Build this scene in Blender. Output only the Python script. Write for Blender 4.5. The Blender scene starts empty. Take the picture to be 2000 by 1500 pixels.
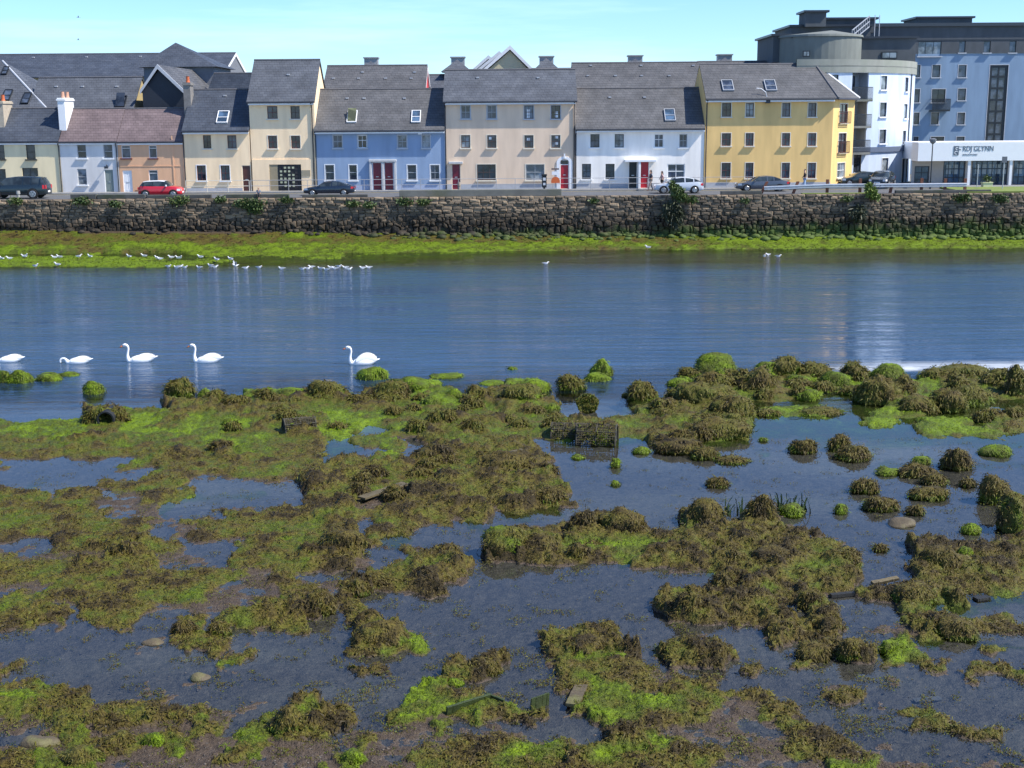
import bpy, bmesh, math, random
import numpy as np
from math import sin, cos, radians, pi, atan2, sqrt
from mathutils import Vector, Matrix
random.seed(7); rng = np.random.default_rng(11)
S = bpy.context.scene; COL = S.collection
# ------------------------------------------------------------------ camera, sky, sun, exposure
F = 2500.; PITCH = radians(11.75); ROLL = radians(0.4); H = 10.35
fw = np.array([0, cos(PITCH), -sin(PITCH)]); u0 = np.array([0, sin(PITCH), cos(PITCH)]); x0_ = np.array([1., 0, 0])
cr = x0_*cos(ROLL)-u0*sin(ROLL); cu = x0_*sin(ROLL)+u0*cos(ROLL)
cam = bpy.data.cameras.new('camera'); camo = bpy.data.objects.new('camera', cam); COL.objects.link(camo)
cam.sensor_width = 36; cam.lens = 36*F/2000; cam.clip_end = 6000; cam.clip_start = .5
camo.matrix_world = Matrix(((cr[0], cu[0], -fw[0], 0), (cr[1], cu[1], -fw[1], 0), (cr[2], cu[2], -fw[2], H), (0, 0, 0, 1)))
S.camera = camo
SUN = Vector((1.0, -.30, 1.25)).normalized()
W = bpy.data.worlds.new('World'); S.world = W; W.use_nodes = True
wn = W.node_tree.nodes; wl = W.node_tree.links; wn.clear()
wo = wn.new('ShaderNodeOutputWorld'); bg = wn.new('ShaderNodeBackground'); sky = wn.new('ShaderNodeTexSky')
sky.sky_type = 'NISHITA'; sky.sun_disc = False; sky.sun_elevation = math.asin(SUN.z); sky.sun_rotation = atan2(SUN.x, SUN.y)
sky.air_density = 1.0; sky.dust_density = 0.0; sky.ozone_density = 3.5; sky.altitude = 300
bg.inputs[1].default_value = 0.122
# thin high cloud streaks
tc = wn.new('ShaderNodeTexCoord'); mp = wn.new('ShaderNodeMapping'); mp.inputs['Scale'].default_value = (1.3, 1.3, 14)
mp.inputs['Rotation'].default_value = (0, radians(-3), 0)
nz = wn.new('ShaderNodeTexNoise'); nz.inputs['Scale'].default_value = 2.6; nz.inputs['Detail'].default_value = 6; nz.inputs['Roughness'].default_value = .55
rp = wn.new('ShaderNodeMapRange'); rp.inputs[1].default_value = .52; rp.inputs[2].default_value = .82; rp.inputs[3].default_value = 0; rp.inputs[4].default_value = .45
mx = wn.new('ShaderNodeMix'); mx.data_type = 'RGBA'
wl.new(tc.outputs['Generated'], mp.inputs[0]); wl.new(mp.outputs[0], nz.inputs['Vector']); wl.new(nz.outputs['Fac'], rp.inputs[0])
ti = wn.new('ShaderNodeMix'); ti.data_type = 'RGBA'; ti.blend_type = 'MULTIPLY'; ti.inputs[0].default_value = 1; ti.inputs[7].default_value = (.54, .72, .96, 1); wl.new(sky.outputs[0], ti.inputs[6])
wl.new(rp.outputs[0], mx.inputs[0]); wl.new(ti.outputs[2], mx.inputs[6]); mx.inputs[7].default_value = (5.2, 6.8, 8.2, 1)
wl.new(mx.outputs[2], bg.inputs[0]); wl.new(bg.outputs[0], wo.inputs[0])
sl = bpy.data.lights.new('sun', 'SUN'); sl.energy = 4.1; sl.angle = radians(.5); sl.color = (1, .94, .84)
so = bpy.data.objects.new('sun', sl); COL.objects.link(so); so.rotation_euler = SUN.to_track_quat('Z', 'Y').to_euler(); so.location = (30, -20, 60)
S.view_settings.view_transform = 'Standard'; S.view_settings.look = 'None'; S.view_settings.exposure = 0.86; S.view_settings.gamma = 1
S.view_settings.use_curve_mapping = False
S.render.engine = 'CYCLES'; S.cycles.max_bounces = 8; S.cycles.transparent_max_bounces = 12
# ------------------------------------------------------------------ helpers: pixel of the photograph -> point of the place
def Dr(px, py): return fw+cr*((px-1000)/F)+cu*((750-py)/F)
def PY(px, py, Y):
    d = Dr(px, py); t = Y/d[1]; return d[0]*t, H+d[2]*t
def GZ(px, py, z=0.):
    d = Dr(px, py); t = (z-H)/d[2]; return d[0]*t, d[1]*t
def PROJ(x, y, z):
    z = z-H; a = x*cr[0]+y*cr[1]+z*cr[2]; b = x*cu[0]+y*cu[1]+z*cu[2]; c = x*fw[0]+y*fw[1]+z*fw[2]
    return 1000+F*a/c, 750-F*b/c
def link(o, parent=None):
    COL.objects.link(o)
    if parent is not None: o.parent = parent
    return o
def thing(name, label, cat, loc=(0, 0, 0), group=None, rz=0):
    o = link(bpy.data.objects.new(name, None)); o.location = loc; o.rotation_euler = (0, 0, rz); tag(o, label, cat, group); return o
def tag(o, label, cat, group=None, kind=None):
    if label: o['label'] = label
    if cat: o['category'] = cat
    if group: o['group'] = group
    if kind: o['kind'] = kind
    return o
def mesh(name, v, f, mats=None, mi=None, smooth=False, attrs=None):
    m = bpy.data.meshes.new(name); v = np.asarray(v, dtype=np.float32)
    if isinstance(f, np.ndarray):
        k = f.shape[1]; m.vertices.add(len(v)); m.vertices.foreach_set('co', v.ravel())
        m.loops.add(f.size); m.loops.foreach_set('vertex_index', f.ravel().astype(np.int32))
        m.polygons.add(len(f)); m.polygons.foreach_set('loop_start', (np.arange(len(f))*k).astype(np.int32))
        m.update(calc_edges=True); m.validate()
    else: m.from_pydata(v.tolist(), [], f)
    for x in (mats or []): m.materials.append(x)
    if mi is not None: m.polygons.foreach_set('material_index', np.asarray(mi, dtype=np.int32))
    if smooth: m.polygons.foreach_set('use_smooth', np.ones(len(m.polygons), dtype=bool))
    for k, a in (attrs or {}).items():
        at = m.attributes.new(k, 'FLOAT', 'POINT'); at.data.foreach_set('value', np.asarray(a, dtype=np.float32))
    m.update(); return m
def ob(name, me, parent=None, loc=None):
    o = bpy.data.objects.new(name, me); link(o, parent)
    if loc is not None: o.location = loc
    return o
class MB:
    """collects shapes into one mesh"""
    def __init__(s): s.v = []; s.f = []; s.m = []
    def quad(s, a, b, c, d, m=0):
        n = len(s.v); s.v += [a, b, c, d]; s.f.append((n, n+1, n+2, n+3)); s.m.append(m)
    def poly(s, pts, m=0):
        n = len(s.v); s.v += list(pts); s.f.append(tuple(range(n, n+len(pts)))); s.m.append(m)
    def box(s, x0, x1, y0, y1, z0, z1, m=0, skip=''):
        n = len(s.v); s.v += [(x0, y0, z0), (x1, y0, z0), (x1, y1, z0), (x0, y1, z0), (x0, y0, z1), (x1, y0, z1), (x1, y1, z1), (x0, y1, z1)]
        for q in ((0, 3, 2, 1), (4, 5, 6, 7), (0, 1, 5, 4), (1, 2, 6, 5), (2, 3, 7, 6), (3, 0, 4, 7)):
            s.f.append(tuple(n+i for i in q)); s.m.append(m)
    def tube(s, pts, r, n=6, m=0, caps=True):
        pts = [Vector(p) for p in pts]; rs = r if isinstance(r, (list, tuple)) else [r]*len(pts); rings = []
        for i, p in enumerate(pts):
            t = (pts[min(i+1, len(pts)-1)]-pts[max(i-1, 0)]).normalized()
            a = t.cross(Vector((0, 0, 1)) if abs(t.z) < .9 else Vector((0, 1, 0))).normalized(); b = t.cross(a)
            k = len(s.v); rings.append(k)
            for j in range(n):
                w = 2*pi*j/n; s.v.append(tuple(p+(a*cos(w)+b*sin(w))*rs[i]))
        for i in range(len(rings)-1):
            for j in range(n):
                s.f.append((rings[i]+j, rings[i]+(j+1) % n, rings[i+1]+(j+1) % n, rings[i+1]+j)); s.m.append(m)
        if caps:
            s.f.append(tuple(rings[0]+j for j in range(n))[::-1]); s.m.append(m); s.f.append(tuple(rings[-1]+j for j in range(n))); s.m.append(m)
    def me(s, name, mats, smooth=False): return mesh(name, s.v, s.f, mats, s.m, smooth)
    def ob(s, name, mats, parent=None, smooth=False, bevel=0):
        o = ob(name, s.me(name, mats if isinstance(mats, list) else [mats], smooth), parent)
        if bevel:
            b = o.modifiers.new('b', 'BEVEL'); b.width = bevel; b.segments = 1; b.limit_method = 'ANGLE'
        return o
# noise
def _h(ix, iy, iz, s):
    n = (ix.astype(np.int64)*374761393+iy.astype(np.int64)*668265263+iz.astype(np.int64)*2147483647+s*974634777) & 0xffffffff
    n = ((n ^ (n >> 13))*1274126177) & 0xffffffff; n = (n ^ (n >> 16))*2246822519 & 0xffffffff
    return ((n ^ (n >> 15)) & 0xffffff)/float(0xffffff)
def n2(x, y, s=0):
    ix = np.floor(x); iy = np.floor(y); fx = x-ix; fy = y-iy; fx = fx*fx*(3-2*fx); fy = fy*fy*(3-2*fy); z = np.zeros_like(ix)
    a = _h(ix, iy, z, s); b = _h(ix+1, iy, z, s); c = _h(ix, iy+1, z, s); d = _h(ix+1, iy+1, z, s)
    return (a*(1-fx)+b*fx)*(1-fy)+(c*(1-fx)+d*fx)*fy
def fbm(x, y, o=4, s=0, g=.5):
    t = 0; a = 1; w = 0
    for i in range(o): t = t+a*n2(x*2**i+i*17.3, y*2**i-i*9.1, s+i); w += a; a *= g
    return t/w
def n3(P, s=0):
    x, y, z = P[:, 0], P[:, 1], P[:, 2]; ix = np.floor(x); iy = np.floor(y); iz = np.floor(z); fx = x-ix; fy = y-iy; fz = z-iz
    fx = fx*fx*(3-2*fx); fy = fy*fy*(3-2*fy); fz = fz*fz*(3-2*fz); r = 0
    for i in (0, 1):
        for j in (0, 1):
            for k in (0, 1):
                r = r+_h(ix+i, iy+j, iz+k, s)*(fx if i else 1-fx)*(fy if j else 1-fy)*(fz if k else 1-fz)
    return r
# ------------------------------------------------------------------ materials
MC = {}
def nd(m, t): return m.node_tree.nodes.new(t)
def lk(m, a, b): m.node_tree.links.new(a, b)
def base(name):
    m = bpy.data.materials.new(name); m.use_nodes = True; return m, m.node_tree.nodes['Principled BSDF']
def mat(name, col, rough=.6, var=.12, scale=3., bump=.0, bscale=20., metal=0., spec=.5, streak=0., col2=None, c2lo=.5, c2hi=.7):
    if name in MC: return MC[name]
    m, p = base(name); tc = nd(m, 'ShaderNodeTexCoord'); n = nd(m, 'ShaderNodeTexNoise'); n.inputs['Scale'].default_value = scale; n.inputs['Detail'].default_value = 5
    ge = nd(m, 'ShaderNodeNewGeometry'); mpn = nd(m, 'ShaderNodeMapping'); lk(m, ge.outputs['Position'], mpn.inputs[0]); lk(m, mpn.outputs[0], n.inputs['Vector'])
    if streak: mpn.inputs['Scale'].default_value = (1, 1, streak)
    r = nd(m, 'ShaderNodeValToRGB'); r.color_ramp.elements[0].position = .3; r.color_ramp.elements[1].position = .72
    r.color_ramp.elements[0].color = [c*(1-var) for c in col]+[1]; r.color_ramp.elements[1].color = [min(1, c*(1+var)) for c in col]+[1]
    lk(m, n.outputs['Fac'], r.inputs[0]); out = r.outputs[0]
    if col2:
        n4 = nd(m, 'ShaderNodeTexNoise'); n4.inputs['Scale'].default_value = scale*.37; n4.inputs['Detail'].default_value = 6; lk(m, mpn.outputs[0], n4.inputs['Vector'])
        mr = nd(m, 'ShaderNodeMapRange'); mr.inputs[1].default_value = c2lo; mr.inputs[2].default_value = c2hi; lk(m, n4.outputs['Fac'], mr.inputs[0])
        mi = nd(m, 'ShaderNodeMix'); mi.data_type = 'RGBA'; lk(m, mr.outputs[0], mi.inputs[0]); lk(m, out, mi.inputs[6]); mi.inputs[7].default_value = list(col2)+[1]; out = mi.outputs[2]
    lk(m, out, p.inputs['Base Color']); p.inputs['Roughness'].default_value = rough; p.inputs['Metallic'].default_value = metal
    p.inputs['Specular IOR Level'].default_value = spec
    if bump:
        n5 = nd(m, 'ShaderNodeTexNoise'); n5.inputs['Scale'].default_value = bscale; n5.inputs['Detail'].default_value = 4; lk(m, ge.outputs['Position'], n5.inputs['Vector'])
        b = nd(m, 'ShaderNodeBump'); b.inputs['Strength'].default_value = bump; b.inputs['Distance'].default_value = .05; lk(m, n5.outputs['Fac'], b.inputs['Height']); lk(m, b.outputs[0], p.inputs['Normal'])
    MC[name] = m; return m
def slate(name, c1, c2, sw=.45, sh=.22):
    if name in MC: return MC[name]
    m, p = base(name); ge = nd(m, 'ShaderNodeNewGeometry'); sp = nd(m, 'ShaderNodeSeparateXYZ'); lk(m, ge.outputs['Position'], sp.inputs[0])
    ad = nd(m, 'ShaderNodeMath'); ad.operation = 'MULTIPLY_ADD'; lk(m, sp.outputs[1], ad.inputs[0]); ad.inputs[1].default_value = .3; lk(m, sp.outputs[0], ad.inputs[2])
    cb = nd(m, 'ShaderNodeCombineXYZ'); lk(m, ad.outputs[0], cb.inputs[0]); lk(m, sp.outputs[2], cb.inputs[1])
    b = nd(m, 'ShaderNodeTexBrick'); lk(m, cb.outputs[0], b.inputs['Vector']); b.inputs['Scale'].default_value = 1; b.inputs['Brick Width'].default_value = sw; b.inputs['Row Height'].default_value = sh
    b.inputs['Mortar Size'].default_value = .012; b.inputs['Color1'].default_value = list(c1)+[1]; b.inputs['Color2'].default_value = list(c2)+[1]
    b.inputs['Mortar'].default_value = [x*.45 for x in c1]+[1]; b.inputs['Bias'].default_value = -.1
    n = nd(m, 'ShaderNodeTexNoise'); n.inputs['Scale'].default_value = .7; n.inputs['Detail'].default_value = 8; n.inputs['Roughness'].default_value = .65; lk(m, ge.outputs['Position'], n.inputs['Vector'])
    mr = nd(m, 'ShaderNodeMapRange'); mr.inputs[1].default_value = .35; mr.inputs[2].default_value = .68; mr.inputs[3].default_value = .8; mr.inputs[4].default_value = 1.3; lk(m, n.outputs['Fac'], mr.inputs[0])
    mu = nd(m, 'ShaderNodeMix'); mu.data_type = 'RGBA'; mu.blend_type = 'MULTIPLY'; mu.inputs[0].default_value = 1; lk(m, b.outputs['Color'], mu.inputs[6]); lk(m, mr.outputs[0], mu.inputs[7])
    lk(m, mu.outputs[2], p.inputs['Base Color']); p.inputs['Roughness'].default_value = .62; p.inputs['Specular IOR Level'].default_value = .35
    bp = nd(m, 'ShaderNodeBump'); bp.inputs['Strength'].default_value = .5; bp.inputs['Distance'].default_value = .02; lk(m, b.outputs['Fac'], bp.inputs['Height']); bp.invert = True; lk(m, bp.outputs[0], p.inputs['Normal'])
    MC[name] = m; return m
def glass(name, col, rough=.06):
    if name in MC: return MC[name]
    m, p = base(name); ge = nd(m, 'ShaderNodeNewGeometry'); n = nd(m, 'ShaderNodeTexNoise'); n.inputs['Scale'].default_value = 1.3; n.inputs['Detail'].default_value = 2; lk(m, ge.outputs['Position'], n.inputs['Vector'])
    r = nd(m, 'ShaderNodeValToRGB'); r.color_ramp.elements[0].position = .42; r.color_ramp.elements[1].position = .6
    r.color_ramp.elements[0].color = [c*.55 for c in col]+[1]; r.color_ramp.elements[1].color = [c*1.5 for c in col]+[1]
    lk(m, n.outputs['Fac'], r.inputs[0]); lk(m, r.outputs[0], p.inputs['Base Color']); p.inputs['Roughness'].default_value = rough; p.inputs['Coat Weight'].default_value = .3
    MC[name] = m; return m
def plaster(name, col): return mat(name, col, rough=.85, var=.09, scale=1.6, bump=.15, bscale=14, spec=.2, streak=.18, col2=[c*.80 for c in col], c2lo=.52, c2hi=.75)
SL_GREY = slate('slate_grey', (.072, .08, .096), (.088, .096, .112)); SL_BLUE = slate('slate_blue', (.048, .058, .078), (.062, .072, .092))
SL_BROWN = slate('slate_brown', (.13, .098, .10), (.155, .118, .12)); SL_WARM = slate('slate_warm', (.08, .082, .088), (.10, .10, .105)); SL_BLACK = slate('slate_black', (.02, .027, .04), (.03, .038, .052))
WHITE = mat('white_paint', (.78, .79, .8), .5, .04, 2); TRIMG = mat('grey_trim', (.45, .47, .5), .5, .05); DARKM = mat('dark_gutter', (.025, .03, .04), .4, .1)
MAROON = mat('maroon_sash', (.10, .025, .03), .5, .1); BROWNF = mat('brown_sash', (.07, .035, .028), .5, .1); BLACKF = mat('black_sash', (.015, .018, .022), .4, .1)
GREYF = mat('grey_sash', (.35, .37, .4), .5, .08); REDD = mat('red_door_paint', (.38, .015, .03), .35, .06); MARD = mat('maroon_door_paint', (.16, .012, .03), .35, .06)
CONC = mat('weathered_concrete', (.16, .165, .155), .85, .22, 1.2, .3, 25, col2=(.09, .1, .08)); CONCL = mat('pale_concrete', (.25, .26, .23), .85, .12, 1.5, .2, 18, streak=.3, col2=(.22, .24, .2))
GL_D = glass('glass_dark', (.022, .028, .04)); GL_M = glass('glass_mid', (.05, .065, .095)); GL_L = glass('glass_curtain', (.17, .2, .23)); GL_B = glass('glass_blue', (.05, .09, .15))
ORANGE = mat('terracotta', (.5, .12, .04), .7, .1); STEEL = mat('galvanised_steel', (.5, .52, .55), .35, .08, metal=.6)
# ------------------------------------------------------------------ generic walls with real openings
def wallgrid(mb, mp, s0, s1, z0, z1, holes, dep, m=0, mr=0, smax=99.):
    """mp(s, z, d) -> point, d metres behind the face"""
    S_ = {s0, s1}; Z_ = {z0, z1}
    for a, b, c, d in holes: S_ |= {a, b}; Z_ |= {c, d}
    S_ = sorted(x for x in S_ if s0 <= x <= s1); Z_ = sorted(x for x in Z_ if z0 <= x <= z1); out = []
    for a, b in zip(S_, S_[1:]):
        k = max(1, int((b-a)/smax+.99)); out += [a+(b-a)*i/k for i in range(k)]
    S_ = out+[s1]
    for a, b in zip(S_, S_[1:]):
        for c, d in zip(Z_, Z_[1:]):
            ms = (a+b)/2; mz = (c+d)/2
            if any(h[0] < ms < h[1] and h[2] < mz < h[3] for h in holes): continue
            mb.quad(mp(a, c, 0), mp(b, c, 0), mp(b, d, 0), mp(a, d, 0), m)
    for a, b, c, d in holes:
        mb.quad(mp(a, c, 0), mp(a, d, 0), mp(a, d, dep), mp(a, c, dep), mr); mb.quad(mp(b, d, 0), mp(b, c, 0), mp(b, c, dep), mp(b, d, dep), mr)
        mb.quad(mp(a, d, 0), mp(b, d, 0), mp(b, d, dep), mp(a, d, dep), mr); mb.quad(mp(b, c, 0), mp(a, c, 0), mp(a, c, dep), mp(b, c, dep), mr)
WINC = {}
def window(parent, w, h, loc, rz=0, nx=2, ny=2, sash=MAROON, pane=GL_D, sur=WHITE, sill=WHITE, sw=.07, silld=.16, fr=.055, hy=.5, name='window'):
    """origin at the bottom centre of the opening on the wall face; -Y is outwards"""
    key = (round(w, 2), round(h, 2), nx, ny, sash.name, pane.name, sur and sur.name, sill and sill.name, sw, silld, fr, hy)
    if key not in WINC:
        w2 = w/2; f = MB(); y0 = .07; y1 = .13
        f.box(-w2, -w2+fr, y0, y1, 0, h); f.box(w2-fr, w2, y0, y1, 0, h); f.box(-w2+fr, w2-fr, y0, y1, 0, fr); f.box(-w2+fr, w2-fr, y0, y1, h-fr, h)
        for i in range(1, nx): f.box(-w2+w*i/nx-fr*.3, -w2+w*i/nx+fr*.3, y0+.01, y1-.012, fr, h-fr)
        for i in range(1, ny):
            zz = h*(hy if ny == 2 else i/ny); f.box(-w2+fr, w2-fr, y0-.012, y1-.016, zz-fr*.4, zz+fr*.4)
        fm = f.me(name, [sash]); g = MB(); g.quad((-w2+fr, .115, fr), (w2-fr, .115, fr), (w2-fr, .115, h-fr), (-w2+fr, .115, h-fr)); gm = g.me('pane', [pane]); su = si = None
        if sur:
            q = MB(); q.box(-w2-sw, -w2, -.02, .03, 0, h+sw); q.box(w2, w2+sw, -.02, .03, 0, h+sw); q.box(-w2, w2, -.02, .03, h, h+sw); su = q.me('surround', [sur])
        if sill:
            q = MB(); q.box(-w2-.12, w2+.12, -silld, .06, -.11, -.002); si = q.me('sill', [sill])
        WINC[key] = (fm, gm, su, si)
    fm, gm, su, si = WINC[key]; o = ob(name, fm, parent, loc); o.rotation_euler = (0, 0, rz); ob('pane', gm, o)
    if su: ob('surround', su, o)
    if si: ob('sill', si, o)
    return o
def door(parent, w, h, loc, leaf=REDD, sur=WHITE, fan=0, rz=0):
    m = MB(); w2 = w/2; m.box(-w2+.05, w2-.05, .09, .14, .0, h-fan-.04)
    for zx in ((.12, .4), (.5, .92)):
        for sx in (-1, 1): m.box(sx*w*.22-w*.15, sx*w*.22+w*.15, .078, .09, h*zx[0], h*zx[1]-fan*.9*(zx[0] > .4))
    o = m.ob('door', leaf, parent); o.location = loc; o.rotation_euler = (0, 0, rz)
    q = MB(); q.box(-w2, -w2+.05, .04, .15, 0, h); q.box(w2-.05, w2, .04, .15, 0, h); q.box(-w2+.05, w2-.05, .04, .15, h-.05, h)
    if fan: q.box(-w2+.05, w2-.05, .05, .15, h-fan-.04, h-fan+.02)
    q.ob('door_frame', sur, o)
    if fan: g = MB(); g.box(-w2+.05, w2-.05, .1, .12, h-fan+.02, h-.05); g.ob('fanlight', GL_D, o)
    k = MB(); k.box(-.12, .12, .06, .078, h*.46, h*.46+.06); k.ob('letterbox', STEEL, o)
    return o
YF = 115.; YQ = 105.8; ZP = 4.14; ZS = 4.03
def skylight(parent, px0, py0, px1, py1, roofpt, ang, pane=GL_M, frame=GREYF, lift=.0):
    """roofpt(px, py) -> x, y, z on the slope"""
    a = Vector(roofpt(px0, py1)); b = Vector(roofpt(px1, py1)); c = Vector(roofpt((px0+px1)/2, py0)); w = (b-a).length; l = (c-(a+b)/2).length; l = min(l, 1.6)
    o = MB(); t = .06; w2 = w/2; o.box(-w2, -w2+t, 0, l, 0, .14); o.box(w2-t, w2, 0, l, 0, .14); o.box(-w2+t, w2-t, 0, t, 0, .14); o.box(-w2+t, w2-t, l-t, l, 0, .14); o.box(-w2+t, w2-t, l*.45, l*.45+.05, .04, .12)
    ro = o.ob('skylight', frame, parent); g = MB(); g.box(-w2+t, w2-t, t, l-t, .05, .08); gp = g.ob('pane', pane, ro)
    if lift: gp.rotation_euler = (lift, 0, 0)
    ro.location = (a+b)/2; ro.rotation_euler = (ang, 0, 0); return ro
def roofmesh(parent, x0, x1, ye, ze, yr, zr, m, yb=None, zb=None, t=.14, hip_r=0, hip_l=0, name='roof', ends=.0):
    """ridge along X; front eave (ye, ze), ridge (yr, zr), back eave"""
    yb = 2*yr-ye if yb is None else yb; zb = ze if zb is None else zb; q = MB()
    A, B, C, D_ = (x0, ye, ze), (x1, ye, ze), (x1-hip_r, yr, zr), (x0+hip_l, yr, zr); E_, F_ = (x1, yb, zb), (x0, yb, zb)
    q.quad(A, B, C, D_); q.quad(E_, F_, D_, C)
    if hip_r: q.poly([B, E_, C])
    if hip_l: q.poly([F_, A, D_])
    dn = lambda p: (p[0], p[1], p[2]-t)
    q.quad(dn(B), dn(A), dn(D_), dn(C)); q.quad(dn(F_), dn(E_), dn(C), dn(D_)); q.quad(dn(A), dn(B), B, A); q.quad(dn(E_), dn(F_), F_, E_)
    if not hip_r: q.quad(dn(B), dn(C), C, B); q.quad(dn(C), dn(E_), E_, C)
    else: q.quad(dn(B), dn(E_), E_, B)
    if not hip_l: q.quad(dn(D_), dn(A), A, D_); q.quad(dn(F_), dn(D_), D_, F_)
    else: q.quad(dn(F_), dn(A), A, F_)
    r = q.ob(name, m, parent)
    k = MB(); k.tube([(x0+hip_l, yr, zr+.01), (x1-hip_r, yr, zr+.01)], .09, 6); k.ob('ridge_tiles', MC.get('ridge') or mat('ridge', (.1, .1, .11), .7, .2, 5), r)
    return r
def vents(parent, pts, roofpt):
    for (px, py) in pts:
        p = roofpt(px, py); k = MB(); k.box(-.13, .13, -.09, .12, 0, .12); o = k.ob('roof_vent', mat('vent_grey', (.42, .43, .45), .5, .05), parent); o.location = p
def house(name, label, x0, x1, base_py, eave_py, ridge_py, wm, rm, wins, doors=(), over=.42, Y=YF, dr=4.6, hip=0, gut=True, plinth=None, sills=True, side=None, verge=.08, pipes=(), cat='house', vpts=(), skys=(), ridge_x=None, soff=WHITE, x1side=None, zb=None):
    xm = (x0+x1)/2; X0 = PY(x0, (base_py+eave_py)/2, Y)[0]; X1 = PY(x1, (base_py+eave_py)/2, Y)[0]; Z0 = ZP if zb is None else zb; ZE = PY(xm, eave_py, Y-over)[1]
    ZR = PY(xm, ridge_py, Y+dr)[1]; slope = (ZR-ZE)/(dr+over); ZW = ZE+slope*over; t = thing(name, label, cat, ((X0+X1)/2, Y, Z0)); ox = (X0+X1)/2
    holes = []; C = []
    for w in wins:
        a = PY(w[0], w[3], Y); b = PY(w[2], w[1], Y); ax, bx = a[0], b[0]; cx = (ax+bx)/2; ww = round(bx-ax, 1 if w[2]-w[0] < 30 else 2); ww = max(ww, .3)
        hh = round(b[1]-a[1], 2); holes.append((cx-ww/2, cx+ww/2, a[1], a[1]+hh)); C.append((cx, a[1], ww, hh, w[4] if len(w) > 4 else {}))
    DC = []
    for d in doors:
        a = PY(d[0], d[1], Y); b = PY(d[2], d[1], Y); holes.append((a[0], b[0], Z0+.02, a[1])); DC.append(((a[0]+b[0])/2, Z0+.02, b[0]-a[0], a[1]-Z0-.02, d[3] if len(d) > 3 else {}))
    q = MB(); mpf = lambda s, z, d: (s-ox, d, z-Z0)
    wallgrid(q, mpf, X0, X1, Z0, ZW, holes, .15)
    l, r_, zt, zr, yb = X0-ox, X1-ox, ZW-Z0, ZR-Z0-.16, 2*dr
    for xx, sd in ((l, 0), (r_, 1)):
        if sd and hip: P_ = [(xx, 0, 0), (xx, yb, 0), (xx, yb, zt), (xx, 0, zt)]
        else: P_ = [(xx, 0, 0), (xx, yb, 0), (xx, yb, zt), (xx, dr, zr), (xx, 0, zt)]
        q.poly(P_ if sd else P_[::-1])
    q.quad((r_, yb, 0), (l, yb, 0), (l, yb, zt), (r_, yb, zt)); w_ = q.ob('wall', wm, t)
    rf = roofmesh(t, l-verge, r_+verge, -over, ZE-Z0, dr, ZR-Z0, rm, hip_r=hip)
    s_ = MB(); s_.box(l+.01, r_-.01, -over+.03, -.002, ZE-Z0-.2, ZE-Z0-.15); s_.box(l, r_, -over, -over+.03, ZE-Z0-.3, ZE-Z0-.15); s_.ob('fascia', soff, t)
    if gut: g = MB(); g.tube([(l-verge, -over-.06, ZE-Z0-.1), (r_+verge, -over-.06, ZE-Z0-.1)], .065, 6); g.ob('gutter', DARKM, t)
    if plinth is not None: g = MB(); 
    if plinth is not None:
        segs = sorted([(h[0]-ox, h[1]-ox) for h in holes if h[2] < Z0+.3]); cur = l
        for a, b in segs+[(r_, r_)]:
            if a-cur > .05: g.box(cur, a-(0 if a == r_ else 0), -.03, -.001, .0, .42)
            cur = b
        g.ob('plinth', plinth, t)
    for cx, z, ww, hh, k in C:
        if k.get('pane') == GL_M: k = dict(k, pane=random.choice((GL_M, GL_M, GL_D, GL_L)))
        window(t, ww, hh, (cx-ox, 0, z-Z0), **k)
    for cx, z, ww, hh, k in DC: door(t, ww, hh, (cx-ox, 0, z-Z0), **k)
    for px in pipes:
        x = PY(px, base_py, Y)[0]-ox; g = MB(); g.tube([(x, -.08, .02), (x, -.08, ZE-Z0-.5), (x, -over-.04, ZE-Z0-.16)], .05, 6); g.ob('downpipe', DARKM, t)
    ang = math.atan(slope)
    def rp_(px, py):
        d = Dr(px, py); o = np.array([0, 0, H]); n = np.array([0, -slope, 1.]); p0 = np.array([0, Y-over, ZE+.02]); tt = ((p0-o)@n)/(d@n); p = o+d*tt; return (p[0]-ox, p[1]-Y, p[2]-Z0)
    for s in skys: skylight(rf, *s[:4], rp_, ang, **(s[4] if len(s) > 4 else {}))
    vents(rf, vpts, rp_)
    t['_'] = 0; del t['_']
    return t, dict(ox=ox, X0=X0, X1=X1, Z0=Z0, ZE=ZE, ZR=ZR, slope=slope, rf=rf, wall=w_, l=l, r=r_, ZW=ZW, rp=rp_, Y=Y)
#@@MORE
# ------------------------------------------------------------------ the terrace
CREAM = plaster('cream_plaster', (.93, .71, .46)); CREAM1 = plaster('pale_yellow_plaster', (.80, .68, .44)); WHTC = plaster('cool_white_plaster', (.66, .65, .64)); ORG = plaster('orange_plaster', (.72, .43, .26))
BLUE = plaster('blue_plaster', (.26, .35, .49)); BEIGE = plaster('beige_plaster', (.74, .57, .42)); WHT = plaster('white_plaster', (.90, .86, .80)); YEL = plaster('yellow_plaster', (.80, .54, .22)); YEL2 = YEL
HBLUE = plaster('pale_blue_plaster', (.52, .60, .72)); SBLUE = plaster('mid_blue_plaster', (.22, .31, .42)); SALM = mat('light_grey_plinth', (.42, .43, .45), .8, .08)
CRT = mat('cream_trim', (.68, .63, .52), .6, .05)
dk = dict(sash=BLACKF, sur=None, sill=BLACKF, pane=GL_D, nx=1, ny=2); gw = dict(sash=GREYF, sur=None, sill=WHITE, pane=GL_M, nx=1, ny=2); ow = dict(sash=WHITE, sur=None, sill=MAROON, pane=GL_M, nx=1, ny=2, hy=.78)
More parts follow.
